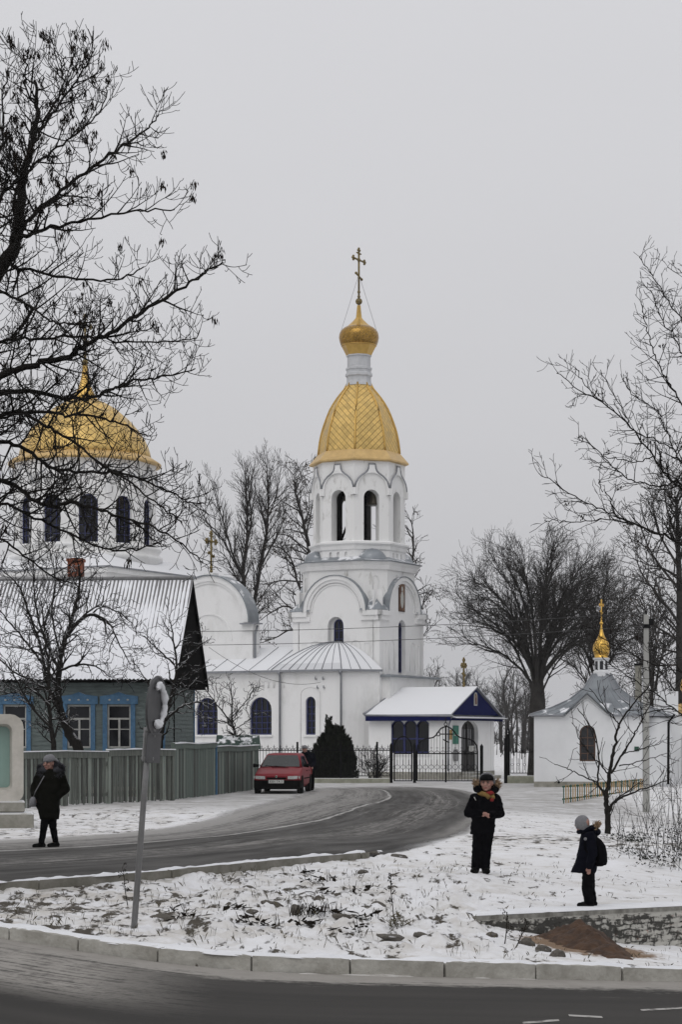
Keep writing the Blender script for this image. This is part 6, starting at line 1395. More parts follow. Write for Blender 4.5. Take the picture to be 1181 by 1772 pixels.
ww = mix(nz(6, 6), (.50, .49, .45), (.34, .33, .30))
zz = s3.outputs[2]; n1 = nz(4.2, 9, (1, 1, 1.25), .68); n2_ = nz(15, 6, (1, 1, .8)); gro = bk.outputs['Fac']
band = mth('MULTIPLY', mrange(zz, -.05, -.11, -.14, .03), 1); low = mrange(zz, -.42, -.60, 0, -.05); xg = mrange(s3.outputs[0], .3, 2.8, .045, -.035)
pm = mth('ADD', mth('ADD', mth('MULTIPLY', n1, .72), mth('MULTIPLY', n2_, .28)), mth('ADD', mth('MULTIPLY', gro, .06), mth('ADD', band, mth('ADD', low, xg))))
dk = mrange(pm, .475, .545)
red = mth('MULTIPLY', mrange(nz(7, 3, (1, 1, 1.6)), .60, .66), mrange(zz, -.10, -.14))
c1 = mix(mth('MULTIPLY', gro, .16), ww, (.16, .155, .14)); c1 = mix(mth('MULTIPLY', red, .85), c1, bk.outputs['Color']); c1 = mix(mth('MULTIPLY', dk, .93), c1, (.020, .019, .016))
c1 = mix(mrange(zz, -.07, -.05), c1, mix(mrange(nz(5, 6, (1, 1, .5)), .4, .62), (.27, .265, .24), (.13, .125, .11)))
l(c1, b.inputs['Base Color']); b.inputs['Roughness'].default_value = .95
bp = n('ShaderNodeBump', i_Strength=.9, i_Distance=.02); l(mth('ADD', pm, mth('MULTIPLY', bk.outputs['Fac'], -.5)), bp.inputs['Height']); l(bp.outputs[0], b.inputs['Normal'])
ang = math.atan2(wdir.y, wdir.x); rw = empty('retaining_wall', (wall_a.x, wall_a.y, WTOP), ang, 'low crumbling whitewashed brick retaining wall below the boy with the backpack', 'wall')
Lw = (wall_end-wall_a).length; r_ = random.Random(8)
mb = MB(); nx, nz_ = 90, 9; rows = []
for j in range(nz_+1):
    z = -1.0+1.0*j/nz_; rows.append(mb.add([(Lw*i/nx, mnoise.noise(Vector((i*.9, j*.8, 2)))*.03*(j < nz_), z+(mnoise.noise(Vector((i*.35, 5, 1)))*.012 if j == nz_ else 0)) for i in range(nx+1)]))
for j in range(nz_):
    for i in range(nx): mb.face((rows[j]+i, rows[j]+i+1, rows[j+1]+i+1, rows[j+1]+i))
mb.quad((0, 0, 0), (Lw, 0, 0), (Lw, .38, 0), (0, .38, 0)); mb.quad((0, .38, -1), (0, .0, -1), (0, 0, 0), (0, .38, 0)); mb.build('masonry', 'peeling_brick', rw)
mb = MB(); rows = []
for i in range(61):
    x = Lw*i/60; hgt = .035+.012*mnoise.noise(Vector((i*.4, 0, 0))); rows.append([(x, .004+.012*mnoise.noise(Vector((i*.7, 3, 0))), .002), (x, .03, hgt*.8), (x, .12, hgt), (x, .42, hgt*.9), (x, .6, -.03)])
mb.loft(rows, 0, cap=False, smooth=True, closed=False); mb.build('snow_cap', 'snow', rw)
# ---------------------------------------------------------------- sand heap
sx0, sy0 = PX(1003, 25.35), 25.35; N = 100; cones = [(sx0, sy0-.1, .30, .58), (sx0+.03, sy0-.6, .29, .60), (sx0+.07, sy0-1.2, .22, .58), (sx0+.12, sy0-1.8, .14, .5), (sx0+.16, sy0-2.3, .07, .4), (sx0-.22, sy0-.3, .17, .5)]
mb = MB(); i0 = None; ids = {}
for i in range(N+1):
    for j in range(N+1):
        x = sx0-.9+1.9*i/N; y = sy0-3.2+3.3*j/N; wy = float(wall_y(x)); yy = min(y, wy-.02)
        g = hz(x, min(yy, wy-.05)); e = max(c_[2]-c_[3]*math.hypot(x-c_[0], yy-c_[1]) for c_ in cones)
        e += .045*mnoise.noise(Vector((x*4, yy*4, 0)))+.03*mnoise.noise(Vector((x*11, yy*11, 3)))+.014*mnoise.noise(Vector((x*26, yy*26, 3)))
        ids[i, j] = mb.add([(x, yy, g+max(-.08, min(e, .5-.2*(e > .45))))])
for i in range(N):
    for j in range(N): mb.face((ids[i, j], ids[i+1, j], ids[i+1, j+1], ids[i, j+1]), 0, True)
tag(mb.build('sand_heap', 'sand'), 'heap of reddish brown sand against the crumbling retaining wall', 'sand heap')
# ---------------------------------------------------------------- road sign seen from behind
g = GZ(232, 1605); top = P(265, 1172, g.y); sg = empty('road_sign', tuple(g), 0, 'leaning grey pole with edge-on round sign caked in snow and a lower plate', 'road sign')
tl = top-g; up_ = tl.normalized(); H = tl.length
mb = MB(); mb.tube([(-up_.x*.2, 0, -.2), tuple(up_*H*.55), tuple(up_*H*.99)], [.036, .033, .032], 12); mb.build('pole', 'galv', sg)
def plate_frame(py, yaw): # frame with z along the pole, -y plate normal turned by yaw
    s_ = (1605-py)/(1605-1172.)*H; c = up_*s_; q = Matrix.Rotation(R(yaw), 4, 'Z'); tilt = Matrix.Rotation(math.atan2(up_.x, up_.z), 4, 'Y'); return Matrix.Translation(c) @ tilt @ q
mb = MB(); mb.M = plate_frame(1221, 77) @ Matrix.Translation((0, -.06, 0)) @ Matrix.Rotation(R(90), 4, 'X')
mb.lathe([(.30, -.012), (.335, -.012), (.345, .0), (.335, .016), (.315, .016), (.31, .004), (.001, .004)], 40, smooth=False); mb.build('round_plate', 'sign_back', sg)
mb = MB(); mb.M = plate_frame(1221, 77) @ Matrix.Translation((0, -.06, 0)) @ Matrix.Rotation(R(90), 4, 'X')
pts = []; rad = []
for k in range(15):
    a = R(125-205*k/14); pts.append((.215*math.cos(a), .225*math.sin(a), .03)); rad.append(.020+.018*math.sin(math.pi*k/14)+.008*math.sin(k*2.1))
mb.tube(pts, rad, 10); mb.ball((.03, -.20, .03), (.11, .06, .035), 12); mb.ball((-.02, .235, .03), (.09, .05, .03), 12)
cr_ = solid(mb, 'snow_crust', ['snow'], sg, .010, 3)
for v in cr_.data.vertices: v.co += Vector((mnoise.noise(v.co*14), mnoise.noise(v.co*14+Vector((9, 0, 0))), mnoise.noise(v.co*14+Vector((0, 9, 0)))))*.018+Vector((mnoise.noise(v.co*45), 0, mnoise.noise(v.co*45+Vector((0, 9, 0)))))*.007
mb = MB(); mb.M = plate_frame(1293, 72); mb.box(-.20, .20, -.075, -.060, -.17, .17, 0, .006); mb.box(-.19, .19, -.085, -.075, -.165, -.145); mb.box(-.19, .19, -.085, -.075, .145, .165); mb.build('lower_plate', 'sign_back', sg)
for py in (1262, 1272, 1312): mb = MB(); mb.M = plate_frame(py, 40); mb.box(-.052, .052, -.07, .045, -.022, .022, 0, .006); mb.build('clamp', 'galv', sg)
mb = MB(); mb.M = plate_frame(1290, 10); mb.box(-.055, .055, -.045, .045, -.18, .18, 0, .01); mb.build('sleeve', 'galv', sg)
# ---------------------------------------------------------------- stones, withered plants, dry grass on the island
def rock(label, seed, px, py, sx_, sy_, sz_, rz=0., tilt=0.):
    g = GZ(px, py); bmm = bmesh.new(); bmesh.ops.create_icosphere(bmm, subdivisions=3, radius=1)
    for v in bmm.verts:
        q = v.co*1.0; d = 1+.35*mnoise.noise(q*1.3+Vector((seed, 0, 0)))+.12*mnoise.noise(q*3.5+Vector((0, seed, 0))); v.co = Vector((q.x*sx_*d, q.y*sy_*d, q.z*sz_*d))
    me = bpy.data.meshes.new('stone'); bmm.to_mesh(me); bmm.free(); me.materials.append(MAT['stone']); o = bpy.data.objects.new('stone', me); COL.objects.link(o)
    o.location = g+Vector((0, 0, sz_*.22)); o.rotation_euler = (R(tilt), R(tilt*.5), R(rz)); tag(o, label, 'stone', 'stones scattered on the snowy island')
for i, a in enumerate([('dark flat stone left of the road sign foot', 125,1576,.15,.10,.06,0,0), ('slanting grey slab right of the road sign foot', 285,1592,.22,.09,.07,-25,22), ('brown stone half buried near the middle of the side kerb', 430,1538,.14,.08,.05,-15,5), ('long fallen grey log-like stone amid the weeds', 470,1566,.26,.07,.06,-38,10), ('grey stone left of the long log-like stone', 436,1581,.12,.08,.06,10,0), ('upright brown stone beside the dark reed stubs', 512,1577,.09,.07,.09,0,0), ('leaning grey wedge of stone left of the tall weed stalk', 655,1568,.16,.06,.06,-40,14), ('reddish stone on the upper bank below the side kerb end', 629,1510,.12,.08,.05,-5,0),
    ('flat stone below the green tuft', 676,1623,.20,.09,.05,-18,8), ('dark stone at right of the green tuft', 729,1619,.14,.06,.04,-35,8), ('grey stone just past the side kerb end', 690,1483,.20,.10,.06,-5,0), ('small stone touching the side kerb end', 648,1479,.13,.09,.07,0,0), ('low stone buried among the black weeds', 592,1587,.17,.07,.05,-20,5),
    ('pointed grey stone left of the sand heap', 912,1636,.13,.09,.11,-20,15), ('square brown brick-like stone beside the sand heap', 941,1645,.14,.08,.07,0,0), ('dark round stone in front of the sand heap', 966,1655,.12,.09,.08,0,0), ('small stone below the wall end', 851,1621,.11,.08,.06,0,0)]):
    rock(a[0], i*3.7+1, a[1], a[2], a[3]*.72, a[4]*.72, a[5]*.8, a[6], a[7])
def plant(name, label, seed, px, py, n, hgt, spread, ln, wd, mat='weed', droop=.4, grp='withered plants on the island', stalk=0):
    g = GZ(px, py); r_ = random.Random(seed); V = []; Fc = []
    for k in range(n):
        p = np.array([r_.gauss(0, spread), r_.gauss(0, spread), r_.uniform(-.02, hgt)]); a = r_.uniform(0, 6.28); t = np.array([math.cos(a), math.sin(a), r_.gauss(0, .4)])*wd*r_.uniform(.5, 1.2); dn = np.array([r_.gauss(0, .8), r_.gauss(0, .8), r_.uniform(-droop, 1-droop)])*ln*r_.uniform(.5, 1.2)
        i = len(V); V += [p, p+dn*.45+t, p+dn, p+dn*.5-t]; Fc.append((i, i+1, i+2, i+3))
    for k in range(stalk):
        x, y = r_.gauss(0, spread*1.1), r_.gauss(0, spread*1.1); lx, ly, h_ = r_.gauss(0, .04), r_.gauss(0, .04), hgt*r_.uniform(.7, 1.6)+.06; w_ = .005
        i = len(V); V += [np.array([x-w_, y, -.03]), np.array([x+w_, y, -.03]), np.array([x+w_*.6+lx, y+ly, h_]), np.array([x-w_*.6+lx, y+ly, h_])]; Fc.append((i, i+1, i+2, i+3))
        i = len(V); V += [np.array([x, y-w_, -.03]), np.array([x, y+w_, -.03]), np.array([x+lx, y+w_*.6+ly, h_]), np.array([x+lx, y-w_*.6+ly, h_])]; Fc.append((i, i+1, i+2, i+3))
    o = blade_obj(name, V, Fc, mat, None); o.location = g; tag(o, label, 'plant', grp)
pl = [(540,1530,'clump of black rotted leaves high in the middle of the bank'),(574,1524,'black leafy clump just below the side kerb'),(552,1550,'black leaves under the topmost leaf clump'),(406,1577,'dark leaves at the left end of the weed patch'),(420,1596,'drooping dark leaves low at the left of the weed patch'),(461,1602,'dark leaf cluster below the log-like stone'),(534,1603,'drooping black leaves under the reed stubs'),(552,1578,'black leaves right of the reed stubs'),(583,1582,'flat dark leaves in the middle right of the weed patch'),(632,1588,'black crumpled leaves left of the green tuft'),(610,1614,'reddish black leaves low in the middle of the bank'),(625,1544,'small dark leaves uphill of the leaning wedge stone'),(534,1513,'spiky dark leaves near the middle of the side kerb'),(300,1578,'black leaves beside the slanting slab'),(318,1592,'small dark leaves right of the slanting slab')]
for i, (px, py, lb) in enumerate(pl): plant('withered_plant', lb, 200+i, px, py, 24, .07, .085, .12, .034, stalk=2)
plant('reed_stubs', 'row of short dark upright reed stubs in the weed patch', 231, 538, 1580, 6, .05, .14, .08, .012, stalk=46, grp=None)
plant('green_tuft', 'mossy green tuft beside the tall weed stalk', 232, 686, 1608, 150, .16, .06, .10, .008, 'moss' if 'moss' in MAT else 'dry_grass', .1, None)
for i, (px, py, hgt, lb) in enumerate([(683,1592,.62,'tall withered weed stalk at the right of the bank'),(222,1565,.55,'withered weed stalk just left of the road sign pole'),(873,1632,.42,'withered seed-headed stalk left of the sand heap'),(892,1638,.38,'thin withered stalk nearest the sand heap')]):
    g = GZ(px, py); r_ = random.Random(300+i); T = Tree(300+i); pts = T.path((0, 0, -.05), (r_.gauss(0, .08), 0, 1), hgt, 6, .05, .02); T.tube(pts, [.008, .007, .006, .006, .005, .004, .003], 4); T.along(pts, [.006]*7, hgt, 0, dict(len=[.12], rad=[.004], ang=[45], dens=[16], t0=[.3], seg=[3], wan=[.15], up=[.1], side=[3], rmin=.003, taper=.4))
    o = empty('weed_stalk', tuple(g), 0, lb, 'plant', 'withered plants on the island'); T.build('stem', 'weed', o); V, Fc = blades([p for p in T.tips if True]*2, 4, .035, .010, 300+i, .6, .015); blade_obj('seed_heads', V, Fc, 'weed', o)
mk('moss', (.055,.06,.018), (.03,.035,.012), rough=.95, scale=10)
V = []; Fc = []; r_ = random.Random(17); pts = []
for k in range(30000):
    Y = r_.uniform(20.4, 44); x = r_.uniform(-.185, .185)*Y
    if Y < yk(x)+.3: continue
    sdk = np.interp(x, sdx, sdy)
    if x < sdx[-1] and Y > sdk-.05: continue
    if x > wall_a.x and abs(Y-wall_y(x)) < .45: continue
    if Y > 33.6 and x < 2.4+.06*(Y-36)+2.2: continue
    dn_ = mnoise.noise(Vector((x*.9, Y*.9, 4)))+.5*mnoise.noise(Vector((x*3, Y*3, 9)))
    if r_.random() > (.05+.34*max(0, dn_-.12))*(1.0 if x < 1.8 else .6): continue
    pts.append((x, Y))
pa = np.array(pts); zs = height(pa[:, 0], pa[:, 1])
for (x, Y), z in zip(pts, zs):
    for q in range(r_.choice((1, 2, 2, 3))):
        h_ = r_.uniform(.02, .085)*(1.2 if x < 2 else .7); w_ = r_.uniform(.0009, .0018); a = r_.uniform(0, 6.28); lx, ly = r_.gauss(0, .028), r_.gauss(0, .028); ox, oy = r_.gauss(0, .025), r_.gauss(0, .025); i = len(V); c, s_ = math.cos(a)*w_, math.sin(a)*w_
        V += [(x+ox-c, Y+oy-s_, z-.03), (x+ox+c, Y+oy+s_, z-.03), (x+ox+lx*.5+c*.8, Y+oy+ly*.5+s_*.8, z+h_*.65), (x+ox+lx, Y+oy+ly, z+h_)]; Fc.append((i, i+1, i+2, i+3))
gr = blade_obj('dry_grass', V, Fc, 'dry_grass', None); tag(gr, 'thin dry grass poking through the snow of the bank', 'grass', kind='stuff'); print('grass', len(Fc))
# ---------------------------------------------------------------- red hatchback
g = G(480, 1373.5); Lc = 1.93
car = empty('parked_car', (g.x+.16, g.y+Lc*.99, 0), R(-5.5), 'red five-door hatchback parked by the green board fence, facing the road', 'car')
mb = MB()
st_ = [(-1.94,.66,.34,.60),(-1.90,.75,.30,.665),(-1.80,.79,.26,.70),(-1.55,.805,.24,.76),(-1.15,.815,.23,.835),(-.80,.82,.22,.905),(-.2,.825,.22,.93),(.6,.825,.22,.935),(1.3,.82,.24,.935),(1.72,.80,.28,.93),(1.88,.77,.32,.90),(1.93,.70,.40,.82)]
rings = []
for y, hw, zb, zt_ in st_:
    half = [(hw*.88, zb), (hw, zb+.10), (hw+.012, .52 if .52 < zt_-.1 else zt_-.12), (hw*.985, zt_-.07), (hw*.93, zt_-.012), (hw*.55, zt_+.012), (0, zt_+.02)]
    rings.append([(x, y, z) for x, z in half]+[(-x, y, z) for x, z in half[-2::-1]])
mb.loft(rings, 0, True, True)
def rr4(y0, y1, hw, z, n=6):                              # rounded plan rectangle
    q = []; r = .16
    for cx_, cy_, a0 in ((hw-r, y1-r, 0), (-hw+r, y1-r, 90), (-hw+r, y0+r, 180), (hw-r, y0+r, 270)):
        q += [(cx_+r*math.cos(R(a0+a)), cy_+r*math.sin(R(a0+a)), z) for a in (0, 30, 60, 90)]
    return q
mb.loft([rr4(-.84, 1.80, .765, .90), rr4(-.16, 1.42, .60, 1.335), rr4(-.06, 1.34, .55, 1.385), rr4(.1, 1.2, .40, 1.405)], 0, True, True)
body = mb.build('body', 'car_red', car)
Bf, Tf = -.84, -.16
def gpt(u, v): # windshield plane: u across -1..1, v up
    y = Bf+(Tf-Bf)*v; hw = .765+(.60-.765)*v; z = .90+(1.335-.90)*v; nrm = Vector((0, -(1.335-.90), (Tf-Bf))).normalized()
    return Vector((u*hw, y, z))+Vector((0, -.54, .84))*.012
def pane(pts, name='window', m_='car_glass'):
    mb = MB(); mb.poly(pts); return mb.build(name, m_, car)
pane([gpt(-.90, .06), gpt(.90, .06), gpt(.93, .5), gpt(.88, .97), gpt(-.88, .97), gpt(-.93, .5)], 'windscreen')
def spt(s_, y, v):
    hw = .765+(.60-.765)*v; return Vector((s_*(hw+.010), y, .90+.435*v))
for s_ in (-1, 1):
    pane([spt(s_, -.62, .08), spt(s_, .30, .08), spt(s_, .30, .92), spt(s_, .02, .92)], 'side_window'); pane([spt(s_, .38, .08), spt(s_, 1.12, .08), spt(s_, 1.06, .92), spt(s_, .38, .92)], 'side_window')
    mb = MB(); mb.box(s_*.835-.006, s_*.835+.006, -.75, 1.55, .50, .545); mb.build('side_trim', 'car_black', car)
    mb = MB(); mb.loft([[(s_*.80, -.66, .92), (s_*.80, -.56, .92), (s_*.80, -.56, 1.0), (s_*.80, -.66, 1.0)], [(s_*.98, -.70, .90), (s_*.98, -.60, .90), (s_*.98, -.60, 1.04), (s_*.98, -.70, 1.04)], [(s_*1.0, -.68, .93), (s_*1.0, -.62, .93), (s_*1.0, -.62, 1.01), (s_*1.0, -.68, 1.01)]]); mb.build('mirror', 'car_black', car)
    for y in (-.02, .72): mb = MB(); mb.box(s_*.838-.008, s_*.838+.012, y, y+.14, .77, .80); mb.build('door_handle', 'car_black', car)
pane([(-.60, 1.755, .97), (.60, 1.755, .97), (.50, 1.47, 1.32), (-.50, 1.47, 1.32)], 'rear_window')
mb = MB(); mb.loft([[(x, y, z) for x, y in [(.80,-1.45),(.83,-1.62),(.80,-1.88),(.60,-1.985),(0,-2.01),(-.60,-1.985),(-.80,-1.88),(-.83,-1.62),(-.80,-1.45)]] for z in (.20, .235, .40, .475)]); mb.build('front_bumper', 'car_black', car)
mb = MB(); mb.loft([[(x, y, z) for x, y in [(.80,1.4),(.83,1.6),(.80,1.90),(.55,1.98),(-.55,1.98),(-.80,1.90),(-.83,1.6),(-.80,1.4)]] for z in (.24, .28, .42, .50)]); mb.build('rear_bumper', 'car_black', car)
mb = MB(); mb.box(-.78, .78, -1.87, -1.6, .16, .24); mb.box(-.70, .70, -1.5, 1.6, .18, .26); mb.build('underbody', 'car_black', car)
for s_ in (-1, 1):
    mb = MB(); mb.loft([[(s_*.40, -1.965, .515), (s_*.40, -1.965, .615), (s_*.40, -1.90, .615), (s_*.40, -1.90, .515)], [(s_*.60, -1.958, .515), (s_*.60, -1.955, .625), (s_*.60, -1.88, .625), (s_*.60, -1.88, .515)], [(s_*.735, -1.925, .525), (s_*.735, -1.915, .63), (s_*.735, -1.83, .63), (s_*.735, -1.83, .525)]]); mb.build('headlight', 'headlight', car)
    mb = MB(); mb.box(s_*.775-.03, s_*.775+.03, -1.86, -1.78, .53, .62); mb.build('turn_signal', 'headlight', car)
    mb = MB(); mb.box(s_*.72-.09, s_*.72+.095, 1.80, 1.945, .62, .86); mb.build('tail_light', 'scarf_r', car)
mb = MB(); mb.box(-.34, .34, -1.962, -1.92, .515, .575); mb.build('grille', 'car_black', car)
mb = MB(); mb.M = Matrix.Translation((0, -1.965, .60)) @ Matrix.Rotation(R(90), 4, 'X'); mb.lathe([(.001, .012), (.02, .014), (.026, .008)], 20, m=1); mb.lathe([(.026, -.0), (.03, .014), (.038, .014), (.042, .0)], 20, m=0); mb.build('badge', ['chrome', 'green_paint'], car)
mb = MB(); mb.box(-.265, .265, -2.03, -2.012, .375, .488); pl_ = mb.build('licence_plate', 'plate', car)
fc = bpy.data.curves.new('plate_text', 'FONT'); fc.body = '8201 TA-3'; fc.size = .105; fc.align_x = 'CENTER'; fc.align_y = 'CENTER'; fc.extrude = .0015
fo = bpy.data.objects.new('plate_text', fc); COL.objects.link(fo); fo.rotation_euler = (R(90), 0, 0); fo.location = (0, -2.033, .43)
dg = bpy.context.evaluated_depsgraph_get(); tm = bpy.data.meshes.new_from_object(fo.evaluated_get(dg)); tm.transform(Matrix.Translation((0, -2.033, .43)) @ Matrix.Rotation(R(90), 4, 'X')); bpy.data.objects.remove(fo)
tm.materials.clear(); tm.materials.append(MAT['iron']); to = bpy.data.objects.new('lettering', tm); COL.objects.link(to); to.parent = pl_
mb = MB(); mb.tube([gpt(-.1, .03), gpt(-.75, .14)], .012, 5); mb.build('wiper', 'car_black', car)
mb = MB(); mb.tube([gpt(.25, .03), gpt(-.30, .10)], .012, 5); mb.build('wiper', 'car_black', car)
mb = MB(); mb.box(-.30, .30, -.98, -.90, .895, .905); mb.build('air_intake', 'car_black', car)
for sx_ in (-1, 1):
    for y in (-1.22, 1.24):
        mb = MB(); mb.M = Matrix.Translation((sx_*.735, y, .285)) @ Matrix.Rotation(R(90), 4, 'Y')
        mb.lathe([(.20, -.085), (.26, -.085), (.285, -.06), (.287, 0), (.285, .06), (.26, .085), (.20, .085)], 28); wh_ = mb.build('wheel', 'tyre', car)
        mb = MB(); mb.M = Matrix.Translation((sx_*.735, y, .285)) @ Matrix.Rotation(R(90), 4, 'Y'); s_ = sx_
        mb.lathe([(.20, s_*.08), (.185, s_*.06), (.12, s_*.05), (.05, s_*.072), (.001, s_*.072)], 24); mb.build('hubcap', 'galv', wh_)
        mb = MB(); mb.M = Matrix.Translation((sx_*.80, y, .30)) @ Matrix.Rotation(R(90), 4, 'Y'); mb.lathe([(.30, -.02*s_), (.345, .034*s_), (.335, .038*s_), (.0, .034*s_)], 28, smooth=False); mb.build('wheel_arch', 'car_black', car)
for x in (-.36, .36):                                     # front seats behind the glass
    mb = MB(); mb.box(x-.22, x+.22, .25, .40, .60, 1.08, 0, .05); mb.box(x-.13, x+.13, .27, .36, 1.09, 1.24, 0, .03); mb.build('seat', 'black_cloth', car)
# ---------------------------------------------------------------- people
def head_parts(par, mb, c, r, yaw, hair=None):
    # skull, jaw, nose, ears go into the body mesh; eyes, brows and lips are children
    c = Vector(c); q = Matrix.Translation(c) @ Matrix.Rotation(R(yaw), 4, 'Z'); old = mb.M; mb.M = q
    mb.ball((0, .01, .15*r), (.76*r, .90*r, .92*r), 18, 0, 12); mb.ball((0, -.12*r, -.45*r), (.60*r, .66*r, .55*r), 16, 0, 10); mb.ball((0, -.55*r, -.78*r), (.26*r, .22*r, .2*r), 10)
    mb.capsule((0, -.80*r, .18*r), (0, -.99*r, -.20*r), .09*r, .15*r, 8); mb.ball((0, -.72*r, -.52*r), (.24*r, .13*r, .10*r), 10)
    for s in (-1, 1): mb.ball((s*.77*r, .08*r, -.02*r), (.09*r, .2*r, .28*r), 8); mb.ball((s*.38*r, -.66*r, -.18*r), (.22*r, .16*r, .2*r), 10)
    mb.M = old
    for s in (-1, 1):
        e = MB(); e.M = q; e.ball((s*.30*r, -.80*r, .10*r), (.13*r, .06*r, .065*r), 10, 0, 6); e.build('eye', 'eye', par)
        e = MB(); e.M = q; e.tube([(s*.16*r, -.88*r, .26*r), (s*.32*r, -.87*r, .31*r), (s*.46*r, -.78*r, .26*r)], .035*r, 5); e.build('eyebrow', 'weed', par)
    e = MB(); e.M = q; e.ball((0, -.83*r, -.52*r), (.22*r, .06*r, .065*r), 10, 0, 6); e.build('mouth', 'lips', par)
def hand(mb, w_, d, side, r=.030, spread=(0, 0, 1), curl=.6):
    # palm with four bent fingers and a thumb leaving its side
    w_ = Vector(w_); d = Vector(d).normalized(); sp = Vector(spread); sp = (sp-d*sp.dot(d)).normalized(); nr = d.cross(sp)*side
    mb.capsule(w_, w_+d*.055, r*.75, r*.9, 10)
    for i, (o, ln) in enumerate(((-1.05, .050), (-.35, .058), (.35, .054), (1.05, .042))):
        a = w_+d*.06+sp*r*o*.72; k = a+d*ln*.5+nr*ln*.12; e = k+(d*(1-curl)+nr*curl)*ln*.6
        mb.capsule(a-d*.02, k, r*.30, r*.27, 7); mb.capsule(k, e, r*.27, r*.21, 7)
    a = w_+d*.02-sp*r*.8; k = a+d*.025-sp*.016+nr*.010; mb.capsule(a, k, r*.34, r*.30, 7); mb.capsule(k, k+d*.025+nr*.008, r*.30, r*.22, 7)
def frame_body(mb, J):
    # slim body under the clothes so that head, trunk, arms and legs are one skin
    mb.capsule(J['pel'], J['chest'], .09, .10); mb.capsule(J['chest'], J['neck'], .07, .045); mb.capsule(J['neck'], J['head'], .042, .05)
    for s in 'LR':
        mb.capsule(J['chest'], J['sh'+s], .06, .045); mb.capsule(J['sh'+s], J['el'+s], .042, .035); mb.capsule(J['el'+s], J['wr'+s], .035, .026)
        mb.capsule(J['pel'], J['hip'+s], .08, .07); mb.capsule(J['hip'+s], J['kn'+s], .065, .05); mb.capsule(J['kn'+s], J['an'+s], .05, .024); mb.capsule(J['an'+s], Vector(J['an'+s]).lerp(Vector(J['toe'+s]), .4), .022, .015)
def wrinkle(o, amp, sc_, seed):
    me = o.data; me.update(); ns = [v.normal.copy() for v in me.vertices]
    for v, nn in zip(me.vertices, ns): q = v.co*sc_; v.co += nn*amp*(mnoise.noise(Vector((q.x, q.y, q.z*1.8+seed)))+.4*mnoise.noise(q*2.3))
    me.update()
def limbs(mb, J, segs):
    for a, b_, r1, r2 in segs: mb.capsule(J[a], J[b_], r1, r2, 14)
def boots(par, J, r=.052, mat='boot'):
    for s in 'LR':
        a, t = Vector(J['an'+s]), Vector(J['toe'+s]); d = (t-a); d.z = 0; d.normalize(); mb = MB(); h_ = Vector((a.x, a.y, 0))
        mb.capsule(h_-d*.035+Vector((0, 0, r)), h_+d*.13+Vector((0, 0, r*.82)), r, r*.86); mb.capsule(h_-d*.01+Vector((0, 0, r)), h_+Vector((0, 0, .15)), r*1.0, r*1.02); mb.box(h_.x-.04, h_.x+.04, h_.y-.04, h_.y+.04, 0, .03)
        solid(mb, 'boot', [mat], par, .011, 3)
def fur(par, name, pts, ln, n, seed, mat):
    r_ = random.Random(seed); V = []; Fc = []
    for (p, out) in pts:
        for k in range(n):
            q = np.array(p)+np.array([r_.gauss(0, .014) for _ in range(3)]); d = np.array(out)+np.array([r_.gauss(0, .55) for _ in range(3)]); d = d/np.linalg.norm(d)*ln*r_.uniform(.5, 1.1); t = np.cross(d, [r_.gauss(0, 1) for _ in range(3)]); t = t/(np.linalg.norm(t)+1e-9)*.007
            i = len(V); V += [q-t, q+t, q+d*.6+t*.7, q+d]; Fc.append((i, i+1, i+2, i+3))
    return blade_obj(name, V, Fc, mat, par)
def ringpts(c, rx, rz, tilt, a0, a1, n, lean=0.):
    o = []
    for k in range(n):
        a = R(a0+(a1-a0)*k/(n-1)); o.append(((c[0]+rx*math.cos(a), c[1]+tilt*math.cos(a)*0+lean*math.sin(a), c[2]+rz*math.sin(a)), (math.cos(a), -.2, math.sin(a))))
    return o
# --- boy facing the camera, hands clasped
g = GZ(827, 1511); k = 1.0; p1 = empty('person', tuple(g), 0, 'boy in black jacket and striped red and yellow scarf, clasping his hands on the snow', 'person', 'people outdoors')
J = dict(pel=(.10,.02,.76), chest=(.11,.0,1.04), neck=(.125,.0,1.20), head=(.135,-.01,1.32), shL=(-.04,.0,1.12), shR=(.27,.0,1.11), elL=(-.135,.0,.90), elR=(.335,.02,.89), wrL=(.03,-.17,.895), wrR=(.19,-.175,.865), hipL=(.02,.0,.72), hipR=(.175,.0,.72), knL=(-.005,-.01,.40), knR=(.135,-.01,.40), anL=(-.03,.0,.09), anR=(.115,-.02,.09), toeL=(-.075,-.12,.04), toeR=(.135,-.14,.04))
mb = MB(); frame_body(mb, J); head_parts(p1, mb, (.135,-.02,1.335), .118, -14)
hand(mb, J['wrL'], (.9,-.25,-.10), 1, .030, (0,.3,1), .5); hand(mb, J['wrR'], (-.9,-.35,.12), -1, .030, (0,.3,1), .5)
solid(mb, 'body', ['skin'], p1, .0065, 2)
mb = MB(); mb.rings([(.065,.0,.585,.175,.125),(.07,.0,.62,.182,.132),(.085,.0,.78,.178,.128),(.095,.0,.92,.178,.128),(.105,.0,1.04,.180,.125),(.115,.0,1.12,.150,.11),(.12,.0,1.18,.10,.09),(.125,.0,1.22,.085,.08)])
limbs(mb, J, [('shL','elL',.080,.074),('elL','wrL',.074,.052),('shR','elR',.080,.074),('elR','wrR',.074,.052)])
o = solid(mb, 'jacket', ['black_cloth'], p1, .012, 4); wrinkle(o, .010, 11, 1)
mb = MB(); mb.capsule((.065,.0,.70),(.12,.0,.70),.13,.13); limbs(mb, J, [('hipL','knL',.090,.078),('knL','anL',.077,.068),('hipR','knR',.090,.078),('knR','anR',.077,.068)]); o = solid(mb, 'trousers', ['black_cloth'], p1, .012, 4); wrinkle(o, .008, 13, 5)
boots(p1, J)
mb = MB(); mb.M = Matrix.Translation((.135,-.02,1.335)) @ Matrix.Rotation(R(-14), 4, 'Z')
